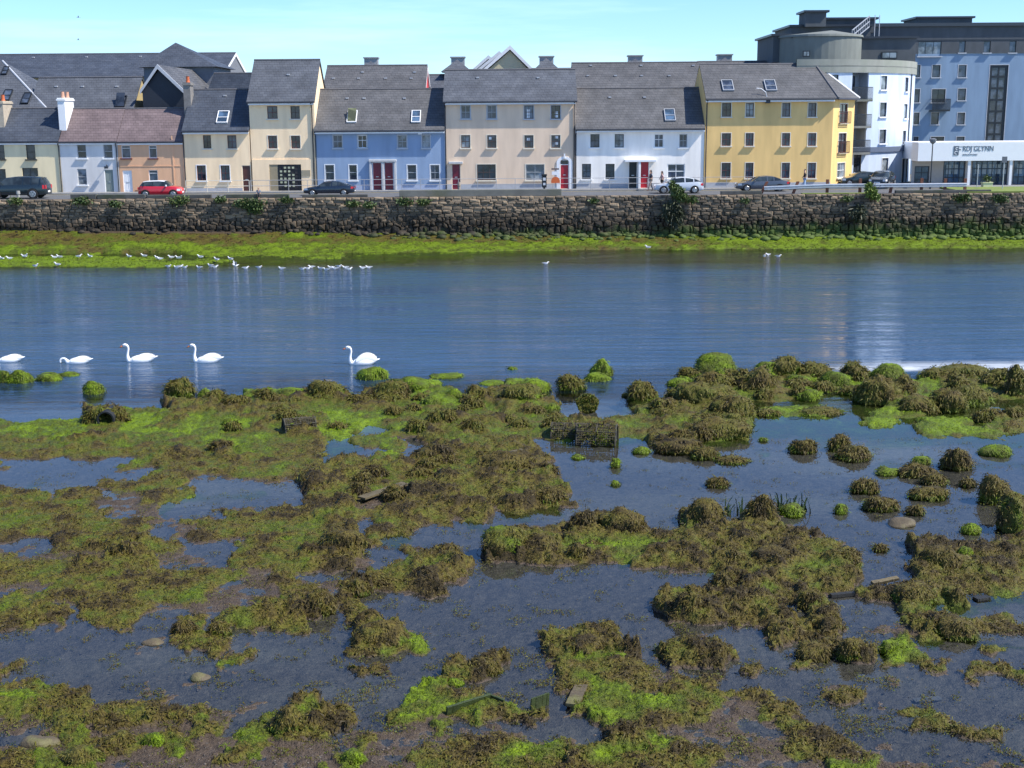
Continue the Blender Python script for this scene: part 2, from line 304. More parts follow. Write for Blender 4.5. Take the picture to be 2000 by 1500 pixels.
t1, d1 = house('cottage', 'pale yellow plaster cottage with grey slate roof, behind the dark off-road car', -70, 119, 381, 276, 212, CREAM1, SL_BLUE,
  [(-6, 283, 8, 311, dk), (52, 283, 68, 311, dk), (46, 328, 73, 362, dict(dk, nx=2)), (-8, 330, 10, 366, dk)], over=.18, dr=3.1, verge=0, zb=3.99)
t2, d2 = house('cottage', 'cool white plaster cottage with grey-green door and white chimney under brown slates', 119.5, 232, 380, 276, 212, WHTC, SL_BROWN,
  [(152, 282, 167, 309, gw), (203, 282, 219, 309, gw), (153, 330, 168, 361, gw)], [(203, 331, 221, dict(leaf=mat('sage_door', (.2, .24, .22), .5, .05)))], over=.18, dr=3.1, verge=0, zb=3.99, pipes=(122,))
t3, d3 = house('cottage', 'orange plaster cottage with white door, behind the red car with white roof', 232.5, 360, 380, 276, 212, ORG, SL_BROWN,
  [(238, 284, 254, 309, ow), (291, 284, 306, 309, ow), (292, 332, 307, 360, ow)], [(239, 333, 257, dict(leaf=WHITE))], over=.18, dr=3.1, verge=0, zb=3.99, pipes=(233.5,))
q = MB(); q.box(d3['l']+.1, d3['r'], -.035, -.001, 2.35, 2.42); q.box(d3['r']-1.0, d3['r']-.9, -.04, -.001, .3, 5.0); q.ob('moulding', ORG, t3)
q = MB(); q.box(d3['l']+1.3, d3['r'], -.03, -.001, 0, .3); q.ob('plinth', mat('brown_plinth', (.28, .14, .08), .8, .1), t3)
def chimney(par, d, px, w, y0, y1, ytop, pb, m, pots=1, potm=ORANGE):
    X = PY(px, 230, d['Y']+y0)[0]-d['ox']; z1 = PY(px, ytop, d['Y']+y0)[1]-d['Z0']; z0 = PY(px, pb, d['Y']+y0)[1]-d['Z0']-1.5
    q = MB(); q.box(X, X+w, y0, y1, z0, z1-.25); q.box(X-.08, X+w+.08, y0-.08, y1+.08, z1-.25, z1-.1); q.box(X-.02, X+w+.02, y0-.02, y1+.02, z1-.1, z1)
    c = q.ob('chimney', m, par)
    for i in range(pots):
        q = MB(); yy = y0+(y1-y0)*(i+.5)/pots; q.tube([(X+w/2, yy, z1), (X+w/2, yy, z1+.18), (X+w/2, yy, z1+.5), (X+w/2, yy, z1+.55)], [.2, .15, .14, .17], 10); q.ob('chimney_pot', potm, c)
    return c
chimney(t2, d2, 114.5, .62, .9, 3.3, 191, 233, WHITE, 2, mat('pale_pot', (.55, .3, .2), .7, .1)); chimney(t1, d1, -8, .7, 1.2, 3.4, 197, 233, mat('buff_render', (.42, .36, .28), .8, .15), 1)
q = MB(); q.tube([(0, .0, 0), (0, -.3, .1), (0, -.36, -.02)], .03, 6); q.box(-.16, .16, -.5, -.3, -.22, -.02)
x, z = PY(210, 324, YF); o = q.ob('wall_lamp', DARKM, t2); o.location = (x-d2['ox'], 0, z-d2['Z0'])
wb = dict(sash=BROWNF, sur=None, sill=CRT, pane=GL_M, nx=2, ny=2); wm_ = dict(sash=MAROON, sur=CRT, sill=CRT, pane=GL_D, nx=2, ny=2); wg = dict(sash=MAROON, sur=WHITE, sill=WHITE, pane=GL_D, nx=2, ny=2)
BRD = mat('brown_door_paint', (.09, .03, .02), .4, .1)
t4, d4 = house('house', 'two-storey cream house with one skylight and a grey chimney, left of the tall cream house', 361.5, 489.5, 377, 255, 175, CREAM, SL_BLUE,
  [(397, 264, 412, 290, wb), (445, 264, 461, 290, dict(wb, sash=MAROON)), (385, 323, 402, 353, wg), (432, 323, 448, 353, wg)], [(472, 323, 489, dict(leaf=BRD, sur=CRT))], dr=4.0, verge=.05, pipes=(364,),
  skys=[(422, 208, 444, 241, dict(pane=GL_B, frame=WHITE))], vpts=[(439, 188)], plinth=SALM, zb=4.0)
chimney(t4, d4, 361, .62, 2.2, 3.4, 161, 198, mat('grey_render', (.2, .19, .18), .85, .2), 1)
t5, d5 = house('house', 'tall three-storey cream house with dark gated entrance, left of the blue house', 490, 616.5, 374, 198, 117, CREAM, SL_GREY,
  [(523, 207, 541, 232, dict(wb, sash=MAROON)), (568, 207, 585, 232, wb), (524, 265, 541, 290, dict(wm_, pane=GL_D)), (569, 265, 586, 290, wm_)], dr=3.9, verge=.12, pipes=(615,), vpts=[(563, 147)], zb=4.05)
# gated entrance of the tall cream house: the plaster frame, the dark recess with lattice gate
a = PY(528, 372, YF); b = PY(588, 321, YF); ox = d5['ox']; zt = b[1]-d5['Z0']; xl, xr = a[0]-ox, b[0]-ox
q = MB(); q.box(xl-1.5, xl, -.06, -.001, 0, zt+.45); q.box(xr, xr+1.05, -.06, -.001, 0, zt+.45); q.box(xl, xr, -.06, -.001, zt, zt+.45); q.ob('entrance_frame', CREAM, t5)
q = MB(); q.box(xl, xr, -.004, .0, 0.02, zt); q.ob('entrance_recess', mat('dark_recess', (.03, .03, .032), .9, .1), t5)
q = MB(); q.box(xl+.02, xl+.75, -.012, -.005, 0.02, zt-.02); q.ob('reveal_panel', mat('buff_panel', (.3, .25, .16), .8, .1), t5)
q = MB()
for i in range(6): xx = xl+.8+i*.36; q.box(xx, xx+.05, -.04, -.015, .02, zt)
for i in range(7): q.box(xl+.8, xr, -.035, -.02, .3+i*.32, .34+i*.32)
g_ = q.ob('gate', BLACKF, t5)
lp = mat('letter_plate', (.42, .44, .3), .4, .15)
for i in range(4):
    for j in range(6):
        if (i+j*3) % 5 == 0: continue
        q = MB(); xx = xl+.93+i*.36; zz = .42+j*.32; q.box(xx, xx+.2, -.05, -.042, zz, zz+.17); q.ob('mail_plate', lp, g_)
q = MB(); x, z = PY(598, 338, YF); q.box(x-ox-.38, x-ox+.38, -.1, -.06, z-d5['Z0']-.26, z-d5['Z0']+.26); q.ob('plaque', mat('bronze_plaque', (.3, .26, .18), .5, .1), t5)
bw = dict(sash=GREYF, sur=TRIMG, sill=TRIMG, pane=GL_M, nx=2, ny=2); bg_ = dict(sash=GREYF, sur=WHITE, sill=WHITE, pane=GL_D, nx=1, ny=2)
t6, d6 = house('house', 'blue plaster house with twin maroon doors and two skylights', 617, 869.5, 371, 254, 174, BLUE, SL_WARM,
  [(651, 264, 668, 289, bw), (699, 264, 716, 289, dict(bw, sash=WHITE, pane=GL_D, hy=.6)), (777, 264, 794, 289, bw), (824, 264, 840, 289, bw), (636, 322, 652, 352, bg_), (682, 322, 697, 352, bg_), (796, 322, 813, 352, bg_), (841, 322, 858, 352, dict(bg_, nx=2, pane=GL_M))],
  [(727, 317, 745, dict(leaf=MARD)), (750, 317, 768, dict(leaf=MARD))], dr=4.0, verge=.0, pipes=(620,), vpts=[(711, 193), (790, 193), (678, 193)],
  skys=[(677, 208, 696, 240, dict(frame=WHITE, pane=glass('glass_olive', (.12, .13, .07)), lift=.25)), (803, 208, 821, 240, dict(frame=WHITE, pane=GL_B))], plinth=mat('pale_blue_plinth', (.36, .42, .55), .8, .06))
def portico(t, d, px0, px1, py, m=CRT, dp=.35, posts=()):
    a = PY(px0, py, YF)[0]-d['ox']; b = PY(px1, py, YF)[0]-d['ox']; z = PY(px0, py, YF)[1]-d['Z0']; q = MB(); q.box(a, b, -dp, -.001, z-.2, z)
    for p in posts: x = PY(p, py, YF)[0]-d['ox']; q.box(x-.1, x+.1, -dp+.05, -.001, 0, z-.2)
    q.ob('porch', m, t, bevel=.02)
portico(t6, d6, 720.5, 774.5, 311.5, m=mat('stone_surround', (.5, .5, .5), .7, .08), posts=(723.5, 747.5, 771.5), dp=.3)
x, z = PY(820, 260, YF-.3); q = MB(); q.box(x-d6['ox']-.16, x-d6['ox']+.16, -.3, -.002, z-d6['Z0']-.12, z-d6['Z0']+.14); q.ob('alarm_box', WHITE, t6)
zt_ = dict(sash=GREYF, sur=TRIMG, sill=TRIMG, pane=GL_M, nx=2, ny=2); zm = dict(sash=BROWNF, sur=CRT, sill=CRT, pane=GL_M, nx=2, ny=2)
t7, d7 = house('house', 'three-storey beige house with a red door at each end and wide ground floor windows', 871, 1123, 369, 197, 136, BEIGE, SL_GREY,
  [(901, 206, 918, 232, zt_), (952, 206, 969, 232, zt_), (1024, 206, 1042, 232, dict(zt_, pane=GL_B, sash=BROWNF)), (1077, 206, 1094, 232, dict(zt_, pane=GL_D, sash=BROWNF)),
   (901, 264, 918, 289, zm), (952, 264, 969, 289, zm), (1024, 264, 1042, 289, zm), (1077, 264, 1094, 289, zm),
   (932, 321, 968, 352, dict(sash=BROWNF, sur=CRT, sill=CRT, pane=GL_D, nx=3, ny=2)), (1027, 321, 1063, 352, dict(sash=GREYF, sur=CRT, sill=CRT, pane=GL_L, nx=2, ny=2))],
  [(882, 320, 899, dict(leaf=MARD, sur=CRT)), (1094, 312, 1111, dict(leaf=REDD, fan=.42))], dr=3.7, verge=.18, pipes=(872, 1121), vpts=[(933, 153), (1051, 153)], plinth=SALM)
portico(t7, d7, 876.5, 904, 315.5, m=mat('stone_surround', (.5, .5, .5), .7, .08))
# arched surround of the right-hand red door
xa = PY(1102.5, 320, YF)[0]-d7['ox']; q = MB(); R0 = .4; 
zc = PY(1102, 318, YF)[1]-d7['Z0']
for s in (-1, 1): q.box(xa+s*.56-.14, xa+s*.56+.14, -.06, -.001, 0, zc)
n = 12
for i in range(n):
    a0, a1 = pi*i/n, pi*(i+1)/n; P = lambda r, a, y: (xa+r*cos(a), y, zc+r*sin(a)*.8)
    q.quad(P(.42, a0, -.06), P(.42, a1, -.06), P(.7, a1, -.06), P(.7, a0, -.06)); q.quad(P(.7, a0, -.06), P(.7, a1, -.06), P(.7, a1, 0), P(.7, a0, 0))
q.box(xa-.07, xa+.07, -.12, -.061, zc+.4, zc+.8); q.ob('arched_surround', WHITE, t7)
for px, py in ((1032, 216), (1032, 222), (1032, 228), (1087, 220), (1087, 227), (1087, 268), (958, 270), (1087, 280), (1032, 272)):
    x, z = PY(px, py, YF); q = MB(); q.box(x-d7['ox']-.13, x-d7['ox']+.13, .1, .112, z-d7['Z0']-.11, z-d7['Z0']+.11); q.ob('paper_notice', WHITE, t7)
ww_ = dict(sash=BLACKF, sur=None, sill=WHITE, pane=GL_M, nx=2, ny=2)
t8, d8 = house('house', 'white plaster house with one black and one red door under a shared porch slab', 1123.5, 1374.5, 367, 251, 172, WHT, SL_WARM,
  [(1153, 262, 1171, 288, ww_), (1201, 262, 1218, 288, ww_), (1278, 262, 1296, 288, dict(ww_, sash=WHITE, hy=.6)), (1326, 262, 1343, 288, dict(ww_, sash=GREYF)),
   (1137, 320, 1154, 350, ww_), (1183, 320, 1200, 350, dict(ww_, pane=GL_D)), (1303, 320, 1338, 349, dict(ww_, sash=WHITE, pane=GL_M, fr=.08))],
  [(1228, 315, 1245, dict(leaf=BLACKF)), (1250, 315, 1268, dict(leaf=REDD))], dr=4.0, verge=0, pipes=(1124.5,), vpts=[(1191, 191), (1259, 191)],
  skys=[(1299, 205, 1320, 237, dict(pane=GL_B, frame=GREYF))], plinth=SALM)
portico(t8, d8, 1219, 1280, 311.5, dp=.95, m=WHITE, posts=(1247.5,))
# yellow corner house with a canted end and hipped roof
wy = dict(sash=MAROON, sur=CRT, sill=CRT, pane=GL_M, nx=2, ny=2); xs9 = [(1410, 1428), (1456, 1473), (1527, 1544), (1578, 1595)]
def house9():
    wn_ = [(a, 201, b, 228, dict(wy, sash=BROWNF)) for a, b in xs9]+[(a-.5, 260, b-.5, 285, wy) for a, b in xs9]+[(a-1, 318, b-1, 348, wy) for a, b in xs9]
    return house('house', 'three-storey yellow corner house with hipped roof and bright canted end', 1375.5, 1625, 363, 192, 125, YEL, SL_WARM, wn_, dr=4.0, verge=0, pipes=(1377,),
      skys=[(1412, 145, 1434, 178, dict(pane=GL_M, frame=GREYF)), (1496, 145, 1518, 178, dict(pane=GL_M, frame=GREYF))], plinth=SALM, hip=.01)
t9, d9 = house9()
X1 = d9['X1']; ox = d9['ox']; BX = PY(1665, 300, 118.6)[0]; BY = 3.6; r_ = d9['r']; bx = BX-ox; zt = d9['ZW']-d9['Z0']; ze = d9['ZE']-d9['Z0']; zr = d9['ZR']-d9['Z0']; L_ = sqrt((bx-r_)**2+BY**2); dx, dy = (bx-r_)/L_, BY/L_
hm = [(L_*.30, L_*.66, PY(1645, b_, 116.8)[1]-d9['Z0'], PY(1645, a_, 116.8)[1]-d9['Z0']) for a_, b_ in ((203, 240), (260, 298), (318, 347))]
q = MB(); wallgrid(q, lambda s, z, d: (r_+dx*s-dy*d, dy*s+dx*d, z), 0, L_, 0, zt, hm, .15); q.quad((bx, BY, 0), (bx, 8, 0), (bx, 8, zt), (bx, BY, zt)); q.ob('canted_wall', YEL, t9)
rz = atan2(dy, dx)
for i, h in enumerate(hm):
    c = (h[0]+h[1])/2; window(t9, h[1]-h[0], h[3]-h[2], (r_+dx*c, dy*c, h[2]), rz=rz, sash=MAROON if i < 2 else WHITE, sur=CRT, sill=CRT, pane=GL_D if i < 2 else GL_L, nx=2, ny=2)
    if i < 2:
        q = MB(); w2 = (h[1]-h[0])/2+.15; q.box(-w2, w2, -.32, -.28, 0, .05); q.box(-w2, w2, -.32, -.28, 1.0, 1.05)
        for k in range(9): xx = -w2+2*w2*k/8; q.box(xx-.03, xx+.03, -.315, -.285, .05, 1.0)
        for s in (-1, 1): q.box(s*w2-.02, s*w2+.02, -.28, -.022, 1.0, 1.05); q.box(s*w2-.02, s*w2+.02, -.28, -.022, 0, .05)
        o = q.ob('balcony_rail', mat('dark_brown_rail', (.035, .015, .015), .5, .1), t9); o.location = (r_+dx*c, dy*c, h[2]-.05); o.rotation_euler = (0, 0, rz)
# its hipped roof replaces the plain one
old = d9['rf']; kids = [c for c in old.children if c.name.startswith(('skylight', 'roof_vent'))]
q = MB(); l = d9['l']; ov = .42; ridx = PY(1591, 125, 119)[0]-ox; A = (l, -ov, ze); B = (r_+.3, -ov, ze); B2 = (bx+.35, BY-.25, ze); C = (ridx, 4.0, zr); D_ = (l, 4.0, zr); B3 = (bx+.35, 8.5, ze); A3 = (l, 8.5, ze)
q.quad(A, B, C, D_); q.poly([B, B2, C]); q.poly([B2, B3, C]); q.quad(B3, A3, D_, C); dn = lambda p: (p[0], p[1], p[2]-.15)
for a, b in ((A, B), (B, B2), (B2, B3)): q.quad(dn(a), dn(b), b, a)
q.poly([dn(A3), dn(B3), dn(B2), dn(B), dn(A)]); q.quad(dn(A), A, D_, dn(D_))
nm = q.me('roof', [SL_WARM]); old.data = nm
for c in list(old.children):
    if c.name.startswith('ridge'): bpy.data.objects.remove(c)
q = MB(); q.tube([(l, 4, zr), (ridx, 4, zr)], .09, 6); q.tube([(ridx, 4, zr), B], .1, 6); q.ob('ridge_tiles', MC['ridge'], old)
q = MB(); q.tube([(ridx, 4, zr), B2], .13, 6); q.ob('hip_flashing', mat('pale_lead', (.6, .6, .62), .5, .1), old)
q = MB(); q.tube([(r_+.3, -ov-.05, ze-.1), (bx+.4, BY-.3, ze-.1)], .065, 6); q.ob('gutter', DARKM, t9)
x, z = PY(1500, 198, YF-.3); q = MB(); q.box(x-ox-.18, x-ox+.18, -.45, -.002, z-d9['Z0']-.15, z-d9['Z0']+.15); q.ob('floodlight', DARKM, t9)
x, z = PY(1498, 190, YF-.2); q = MB(); z -= d9['Z0']; q.tube([(x-ox, -.2, z), (x-ox-.1, -.1, z+.45), (x-ox-.5, 0, z+.75), (x-ox-.9, 0, z+.78)], .04, 6); q.ob('curved_aerial', WHITE, t9)

# ------------------------------------------------------------------ roofs and houses behind the terrace
def back_house(name, label, px0, px1, ridge, eave, Y, dr, wm, rm, vpts=(), gable=None, skys=(), base=4.0, verge=.1, boxes=()):
    xm = (px0+px1)/2; X0 = PY(px0, ridge, Y+dr)[0]; X1 = PY(px1, ridge, Y+dr)[0]; ZR = PY(xm, ridge, Y+dr)[1]; ZE = PY(xm, eave, Y)[1]; t = thing(name, label, 'house', ((X0+X1)/2, Y, base)); ox = (X0+X1)/2
    l, r_ = X0-ox, X1-ox; sl_ = (ZR-ZE)/dr; q = MB(); zt = ZE-base-.02+.3*sl_; zr = ZR-base-.2; y0 = .3; yb = 2*dr-.3
    q.quad((l, y0, 0), (r_, y0, 0), (r_, y0, zt), (l, y0, zt)); q.quad((r_, yb, 0), (l, yb, 0), (l, yb, zt), (r_, yb, zt))
    q.poly([(r_, y0, 0), (r_, yb, 0), (r_, yb, zt), (r_, dr, zr), (r_, y0, zt)], 1); q.poly([(l, y0, 0), (l, y0, zt), (l, dr, zr), (l, yb, zt), (l, yb, 0)])
    q.ob('wall', [wm, gable or wm], t); rf = roofmesh(t, l-verge, r_+verge, 0, ZE-base, dr, ZR-base, rm)
    if gable:
        k = MB()
        for s in (1,):
            for (ya, za, yc, zc) in ((0, ZE-base, dr, ZR-base), (dr, ZR-base, 2*dr, ZE-base)):
                k.quad((r_+verge+.03, ya, za-.35), (r_+verge+.03, yc, zc-.35), (r_+verge+.03, yc, zc+.02), (r_+verge+.03, ya, za+.02)); k.quad((r_+verge-.1, yc, zc-.35), (r_+verge-.1, ya, za-.35), (r_+verge+.03, ya, za-.35), (r_+verge+.03, yc, zc-.35))
        k.ob('bargeboard', WHITE, t)
    def rp_(px, py):
        d = Dr(px, py); n = np.array([0, -sl_, 1.]); p0 = np.array([0, Y, ZE+.02]); o = np.array([0, 0, H]); p = o+d*(((p0-o)@n)/(d@n)); return (p[0]-ox, p[1]-Y, p[2]-base)
    vents(rf, vpts, rp_)
    for s in skys: skylight(rf, *s[:4], rp_, math.atan(sl_), **(s[4] if len(s) > 4 else {}))
    return t, rf, dict(l=l, r=r_, ZE=ZE-base, ZR=ZR-base, ox=ox, Y=Y, base=base)
back_house('apartment_house', 'long dark slate roof along the skyline at left, white gable trim at its right end', -60, 459, 105, 149, 150, 8, mat('ochre_wall', (.42, .34, .18), .8, .08), SL_BLUE, vpts=[(65, 113), (169, 112), (274, 111)], gable=mat('grey_gable', (.16, .17, .19), .8, .1))
tb, rf, d = back_house('apartment_house', 'mid grey slate roof behind the white cottage chimney, with one open skylight', 78, 276, 151, 213, 121, 3.6, mat('ochre_wall', (.42, .34, .18), .8, .08), SL_GREY, vpts=[(110, 170), (161, 170), (228, 170)], skys=[(224, 187, 243, 210, dict(frame=BLACKF, pane=GL_D, lift=.35))])
back_house('apartment_house', 'grey slate roof with red gable rising behind the blue house', 641, 833, 128, 176, 122, 4.0, mat('pale_wall', (.5, .48, .42), .8, .06), SL_WARM, gable=mat('red_gable', (.55, .06, .07), .7, .06), vpts=[(651, 154), (700, 154), (753, 154), (803, 154), (708, 142), (810, 142)])
back_house('apartment_house', 'brownish slate roof with rows of small vents rising behind the white house', 1118, 1362, 122.5, 174, 121.5, 4.0, mat('pale_wall', (.5, .48, .42), .8, .06), SL_WARM, vpts=[(1148, 149), (1202, 149), (1253, 149), (1307, 149), (1154, 129), (1252, 129), (1354, 129)])
back_house('apartment_house', 'narrow strip of brown slate roof showing above the yellow house', 1363, 1564, 120, 160, 124, 5, mat('pale_wall', (.5, .48, .42), .8, .06), SL_WARM)
back_house('apartment_house', 'low dark roof showing between the red gable and the beige house', 812, 905, 146, 178, 128, 3.5, mat('pale_wall', (.5, .48, .42), .8, .06), SL_GREY)
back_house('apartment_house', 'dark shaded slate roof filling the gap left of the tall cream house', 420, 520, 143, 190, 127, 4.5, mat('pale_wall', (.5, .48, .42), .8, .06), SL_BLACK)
back_house('apartment_house', 'low roof strip behind the right end of the beige roof', 1040, 1135, 134, 160, 126, 3.5, mat('pale_wall', (.5, .48, .42), .8, .06), SL_WARM)
def gable_house(label, px0, pxa, px1, pya, pye, Y, length, wm, rm, base=4., trim=WHITE, over=.5, slates=None):
    """gable end towards the river, ridge running away"""
    XA, ZA = PY(pxa, pya, Y); X0, Z0_ = PY(px0, pye, Y); X1 = PY(px1, pye, Y)[0]; ox = XA; t = thing('apartment_house', label, 'house', (ox, Y, base)); l, r_ = X0-ox, X1-ox; za, ze = ZA-base, Z0_-base
    k = MB(); k.poly([(l+over, .3, 0), (r_-over, .3, 0), (r_-over, .3, ze+.0), (0, .3, za-.5), (l+over, .3, ze)]); k.quad((r_-over, .3, 0), (r_-over, length, 0), (r_-over, length, ze), (r_-over, .3, ze)); k.quad((l+over, length, 0), (l+over, .3, 0), (l+over, .3, ze), (l+over, length, ze)); k.ob('wall', wm, t)
    k = MB(); k.quad((r_, 0, ze), (r_, length, ze), (0, length, za), (0, 0, za)); k.quad((l, length, ze), (l, 0, ze), (0, 0, za), (0, length, za)); k.quad((r_, 0, ze-.15), (0, 0, za-.15), (0, length, za-.15), (r_, length, ze-.15)); k.quad((0, 0, za-.15), (l, 0, ze-.15), (l, length, ze-.15), (0, length, za-.15))
    rf = k.ob('roof', rm, t); k = MB()
    for s, e in ((l, 0), (r_, 0)): k.quad((s, -.04, ze-.3), (0, -.04, za-.38), (0, -.04, za+.03), (s, -.04, ze+.05)); k.quad((s, -.04, ze+.05), (0, -.04, za+.03), (0, .12, za+.03), (s, .12, ze+.05))
    k.ob('bargeboard', trim, t); return t, rf
gable_house('large house with black-slated gable and white bargeboards behind the orange cottage', 273, 307, 360, 126, 178, 121, 32, mat('black_cladding', (.016, .022, .034), .6, .15, 8), SL_WARM, over=.15, trim=TRIMG)
GW = mat('gable_cream', (.55, .5, .33), .8, .04)
gable_house('cream gable with white bargeboards, the tallest and frontmost of three behind the beige house', 940, 996, 1044, 89, 139, 134, 9, GW, SL_GREY)
gable_house('middle one of three stepped white-edged gables behind the beige house', 916, 975, 1030, 100, 150, 142, 8, GW, SL_GREY)
gable_house('rearmost and lowest of three stepped white-edged gables behind the beige house', 905, 954, 1000, 108, 152, 150, 8, GW, SL_GREY)
gable_house('little white-edged gable peeking over the ridge of the yellow house', 1539, 1550, 1561, 114, 126, 126, 4, BLACKF, SL_WARM, over=.2)
def pyramid(label, px0, pxa, px1, pya, pye, Y, dep, rm, wm, box=None, base=4., fr=0):
    XA, ZA = PY(pxa, pya, Y+dep/2); X0, ZE = PY(px0, pye, Y); X1 = PY(px1, pye, Y)[0]; t = thing('roof_turret', label, 'turret', (XA, Y+dep/2, base)); d2 = dep/2; l, r_ = X0-XA, X1-XA; za, ze = ZA-base, ZE-base; k = MB(); P = (0, 0, za)
    c = [(l, -d2, ze), (r_, -d2, ze), (r_, d2, ze), (l, d2, ze)]
    for i in range(4): k.poly([c[i], c[(i+1) % 4], P])
    k.poly(c[::-1]); k.ob('roof', rm, t); k = MB(); k.box(l+.5, r_-.5, -d2+.5, d2-.5, 0, ze-.02); k.ob('wall', wm, t)
    if box:
        k = MB(); bx0 = PY(box[0], 110, Y+dep*.7)[0]-XA; bx1 = PY(box[1], 110, Y+dep*.7)[0]-XA; zb = PY(box[0], box[2], Y+dep*.7)[1]-base; k.box(bx0, bx1, dep*.2, dep*.2+1.2, ze-.5, zb); k.box(bx0-.1, bx1+.1, dep*.2-.1, dep*.2+1.3, zb, zb+.12); k.ob('vent_box', mat('lead_box', (.3, .31, .31), .6, .1), t)
    return t
GWL = mat('pale_wall', (.5, .48, .42), .8, .06)
pyramid('broad dark pyramid roof peaking above the black-slated gable house', 268, 343, 425, 83, 131, 134, 9, SL_BLUE, mat('grey_gable', (.16, .17, .19), .8, .1))
pyramid('dark slate turret with grey box between the red gable and the three gables', 861, 893, 922, 116, 140, 130, 3.4, SL_GREY, GWL, (881, 907, 113))
pyramid('dark slate turret with a grey box between the three gables and the brown roof', 1040, 1067, 1096, 113, 138, 130, 3.4, SL_GREY, GWL, (1054, 1081, 111.5))
pyramid('small box-topped turret above the red-gabled roof', 714, 724, 737, 119, 130, 131, 3, SL_GREY, GWL, (711, 737, 114))
pyramid('small box-topped turret above the brown roof behind the white house', 1226, 1241, 1256, 114, 126, 130, 3, SL_GREY, GWL, (1228, 1255, 110))
pyramid('small box-topped turret above the ridge left of the round grey hotel', 1401, 1416, 1431, 112, 124, 131, 3, SL_GREY, GWL, (1403, 1430, 108))
# left-edge slate slope: hipped roof falling to the right
t = thing('apartment_house', 'steep grey slate hip roof with small skylights cut by the left edge', 'house', (PY(20, 200, 121)[0], 121, 4.)); ox = t.location.x
XA, ZA = PY(5, 119, 127); XB, ZB = PY(93, 214, 121); k = MB(); P0 = (XA-ox, 6, ZA-4); P1 = (XB-ox, 0, ZB-4); P2 = (XB-ox-16, 0, ZB-4); P3 = (XA-ox-10, 6, ZA-4); P4 = (XB-ox, 12, ZB-4); P5 = (XB-ox-16, 12, ZB-4)
k.quad(P2, P1, P0, P3); k.poly([P1, P4, P0]); k.quad(P4, P5, P3, P0); rf = k.ob('roof', SL_GREY, t); k = MB(); k.box(XB-ox-15.7, XB-ox-.3, .3, 11.7, 0, ZB-4.02); k.ob('wall', GWL, t)
sl_ = (ZA-ZB)/6
def rpE(px, py):
    d = Dr(px, py); n = np.array([0, -sl_, 1.]); p0 = np.array([0, 121, ZB+.03]); o = np.array([0, 0, H]); p = o+d*(((p0-o)@n)/(d@n)); return (p[0]-ox, p[1]-121, p[2]-4)
for s in ((2, 132, 13, 146), (2, 176, 18, 197), (40, 182, 55, 203)): skylight(rf, *s, rpE, math.atan(sl_), frame=BLACKF, pane=GL_M)
q = MB(); q.tube([P0, P1], .1, 6); q.ob('hip_tiles', TRIMG, rf)
# ------------------------------------------------------------------ round hotel, slab block, low shop
CX, CY = 26.7, 132.; dd_ = Dr(1785, 200); al_ = atan2(dd_[0], dd_[1]); CR = CY*sin(al_)-CX*cos(al_); HB = 4.0
th = thing('round_hotel', 'round pale blue hotel block with grey concrete crown, right of the yellow corner house', 'hotel', (CX, CY-CR, HB)); hx, hy, hz = th.location
def cyl(px, py):
    d = Dr(px, py); a = d[0]**2+d[1]**2; b = 2*(d[0]*(-CX)+d[1]*(-CY)); c = CX**2+CY**2-CR**2; t = (-b-sqrt(max(b*b-4*a*c, 0)))/(2*a); x, y, z = d[0]*t, d[1]*t, H+d[2]*t
    return atan2(x-CX, CY-y)*CR, z
mpc = lambda s, z, d: (CX+(CR-d)*sin(s/CR)-hx, CY-(CR-d)*cos(s/CR)-hy, z-hz)
zt = cyl(1604, 141.5)[1]; ztop = cyl(1604, 115.5)[1]; zc1 = cyl(1715, 287)[1]; zc0 = cyl(1715, 297)[1]
HW = [(1721, 148, 1733, 175), (1768.5, 151, 1774.5, 179), (1719, 200, 1732, 228), (1766, 203, 1772.5, 231), (1718, 253, 1731, 280), (1763.5, 255, 1770, 281), (1723, 309, 1735, 341), (1762, 310, 1768, 357), (1622, 146, 1638, 168)]
hol = []; wd = []
for i, (a, b, c, d) in enumerate(HW):
    s0, z1 = cyl(a, b); s1, _ = cyl(c, b); z0 = cyl((a+c)/2, d)[1]; hol.append((s0, s1, z0, min(z1, zt-.05 if i != 99 else z1))); wd.append(hol[-1])
s0 = cyl(1665, 147)[0]; s1 = cyl(1697, 147)[0]; zb0 = zc1+.02; bay = (s0, s1, zb0, zt-.02); q = MB()
wallgrid(q, mpc, cyl(1560, 150)[0], CR*1.75, zc1, zt, [h for h in hol if h[2] > zc1]+[bay], .16, smax=.9)
lowh = [h for h in hol if h[3] < zc0]; lowd = (cyl(1666, 340)[0], cyl(1681, 340)[0], HB+.05, HB+3.0); wallgrid(q, mpc, cyl(1560, 150)[0], CR*1.75, HB, zc0, lowh+[lowd], .16, smax=.9)
q.ob('wall', HBLUE, th)
q = MB()
def ring(q, s0, s1, za, zb_, d, n=60, d1=None, m=0):
    d1 = d if d1 is None else d1
    for i in range(n):
        a = s0+(s1-s0)*i/n; b = s0+(s1-s0)*(i+1)/n; q.quad(mpc(a, za, d), mpc(b, za, d), mpc(b, zb_, d1), mpc(a, zb_, d1), m)
S0, S1 = cyl(1556, 120)[0], CR*1.8
ring(q, S0, S1, zt, ztop, -.12); ring(q, S0, S1, ztop, ztop, -.12, d1=.5); ring(q, S0, S1, ztop, ztop-.4, .5); ring(q, S0, S1, zt, zt, .2, d1=-.12); q.ob('concrete_crown', CONCL, th)
q = MB(); zm = (zt+ztop)/2; ring(q, S0, S1, zm-.03, zm+.03, -.135); q.ob('crown_joint', CONC, th)
q = MB(); ring(q, S0, S1, zc0, zc1, -.15); ring(q, S0, S1, zc0, zc0, .2, d1=-.15); ring(q, S0, S1, zc1, zc1, -.15, d1=.2); q.ob('cornice', mat('slate_blue_paint', (.1, .13, .19), .7, .06), th)
q = MB(); n = 40
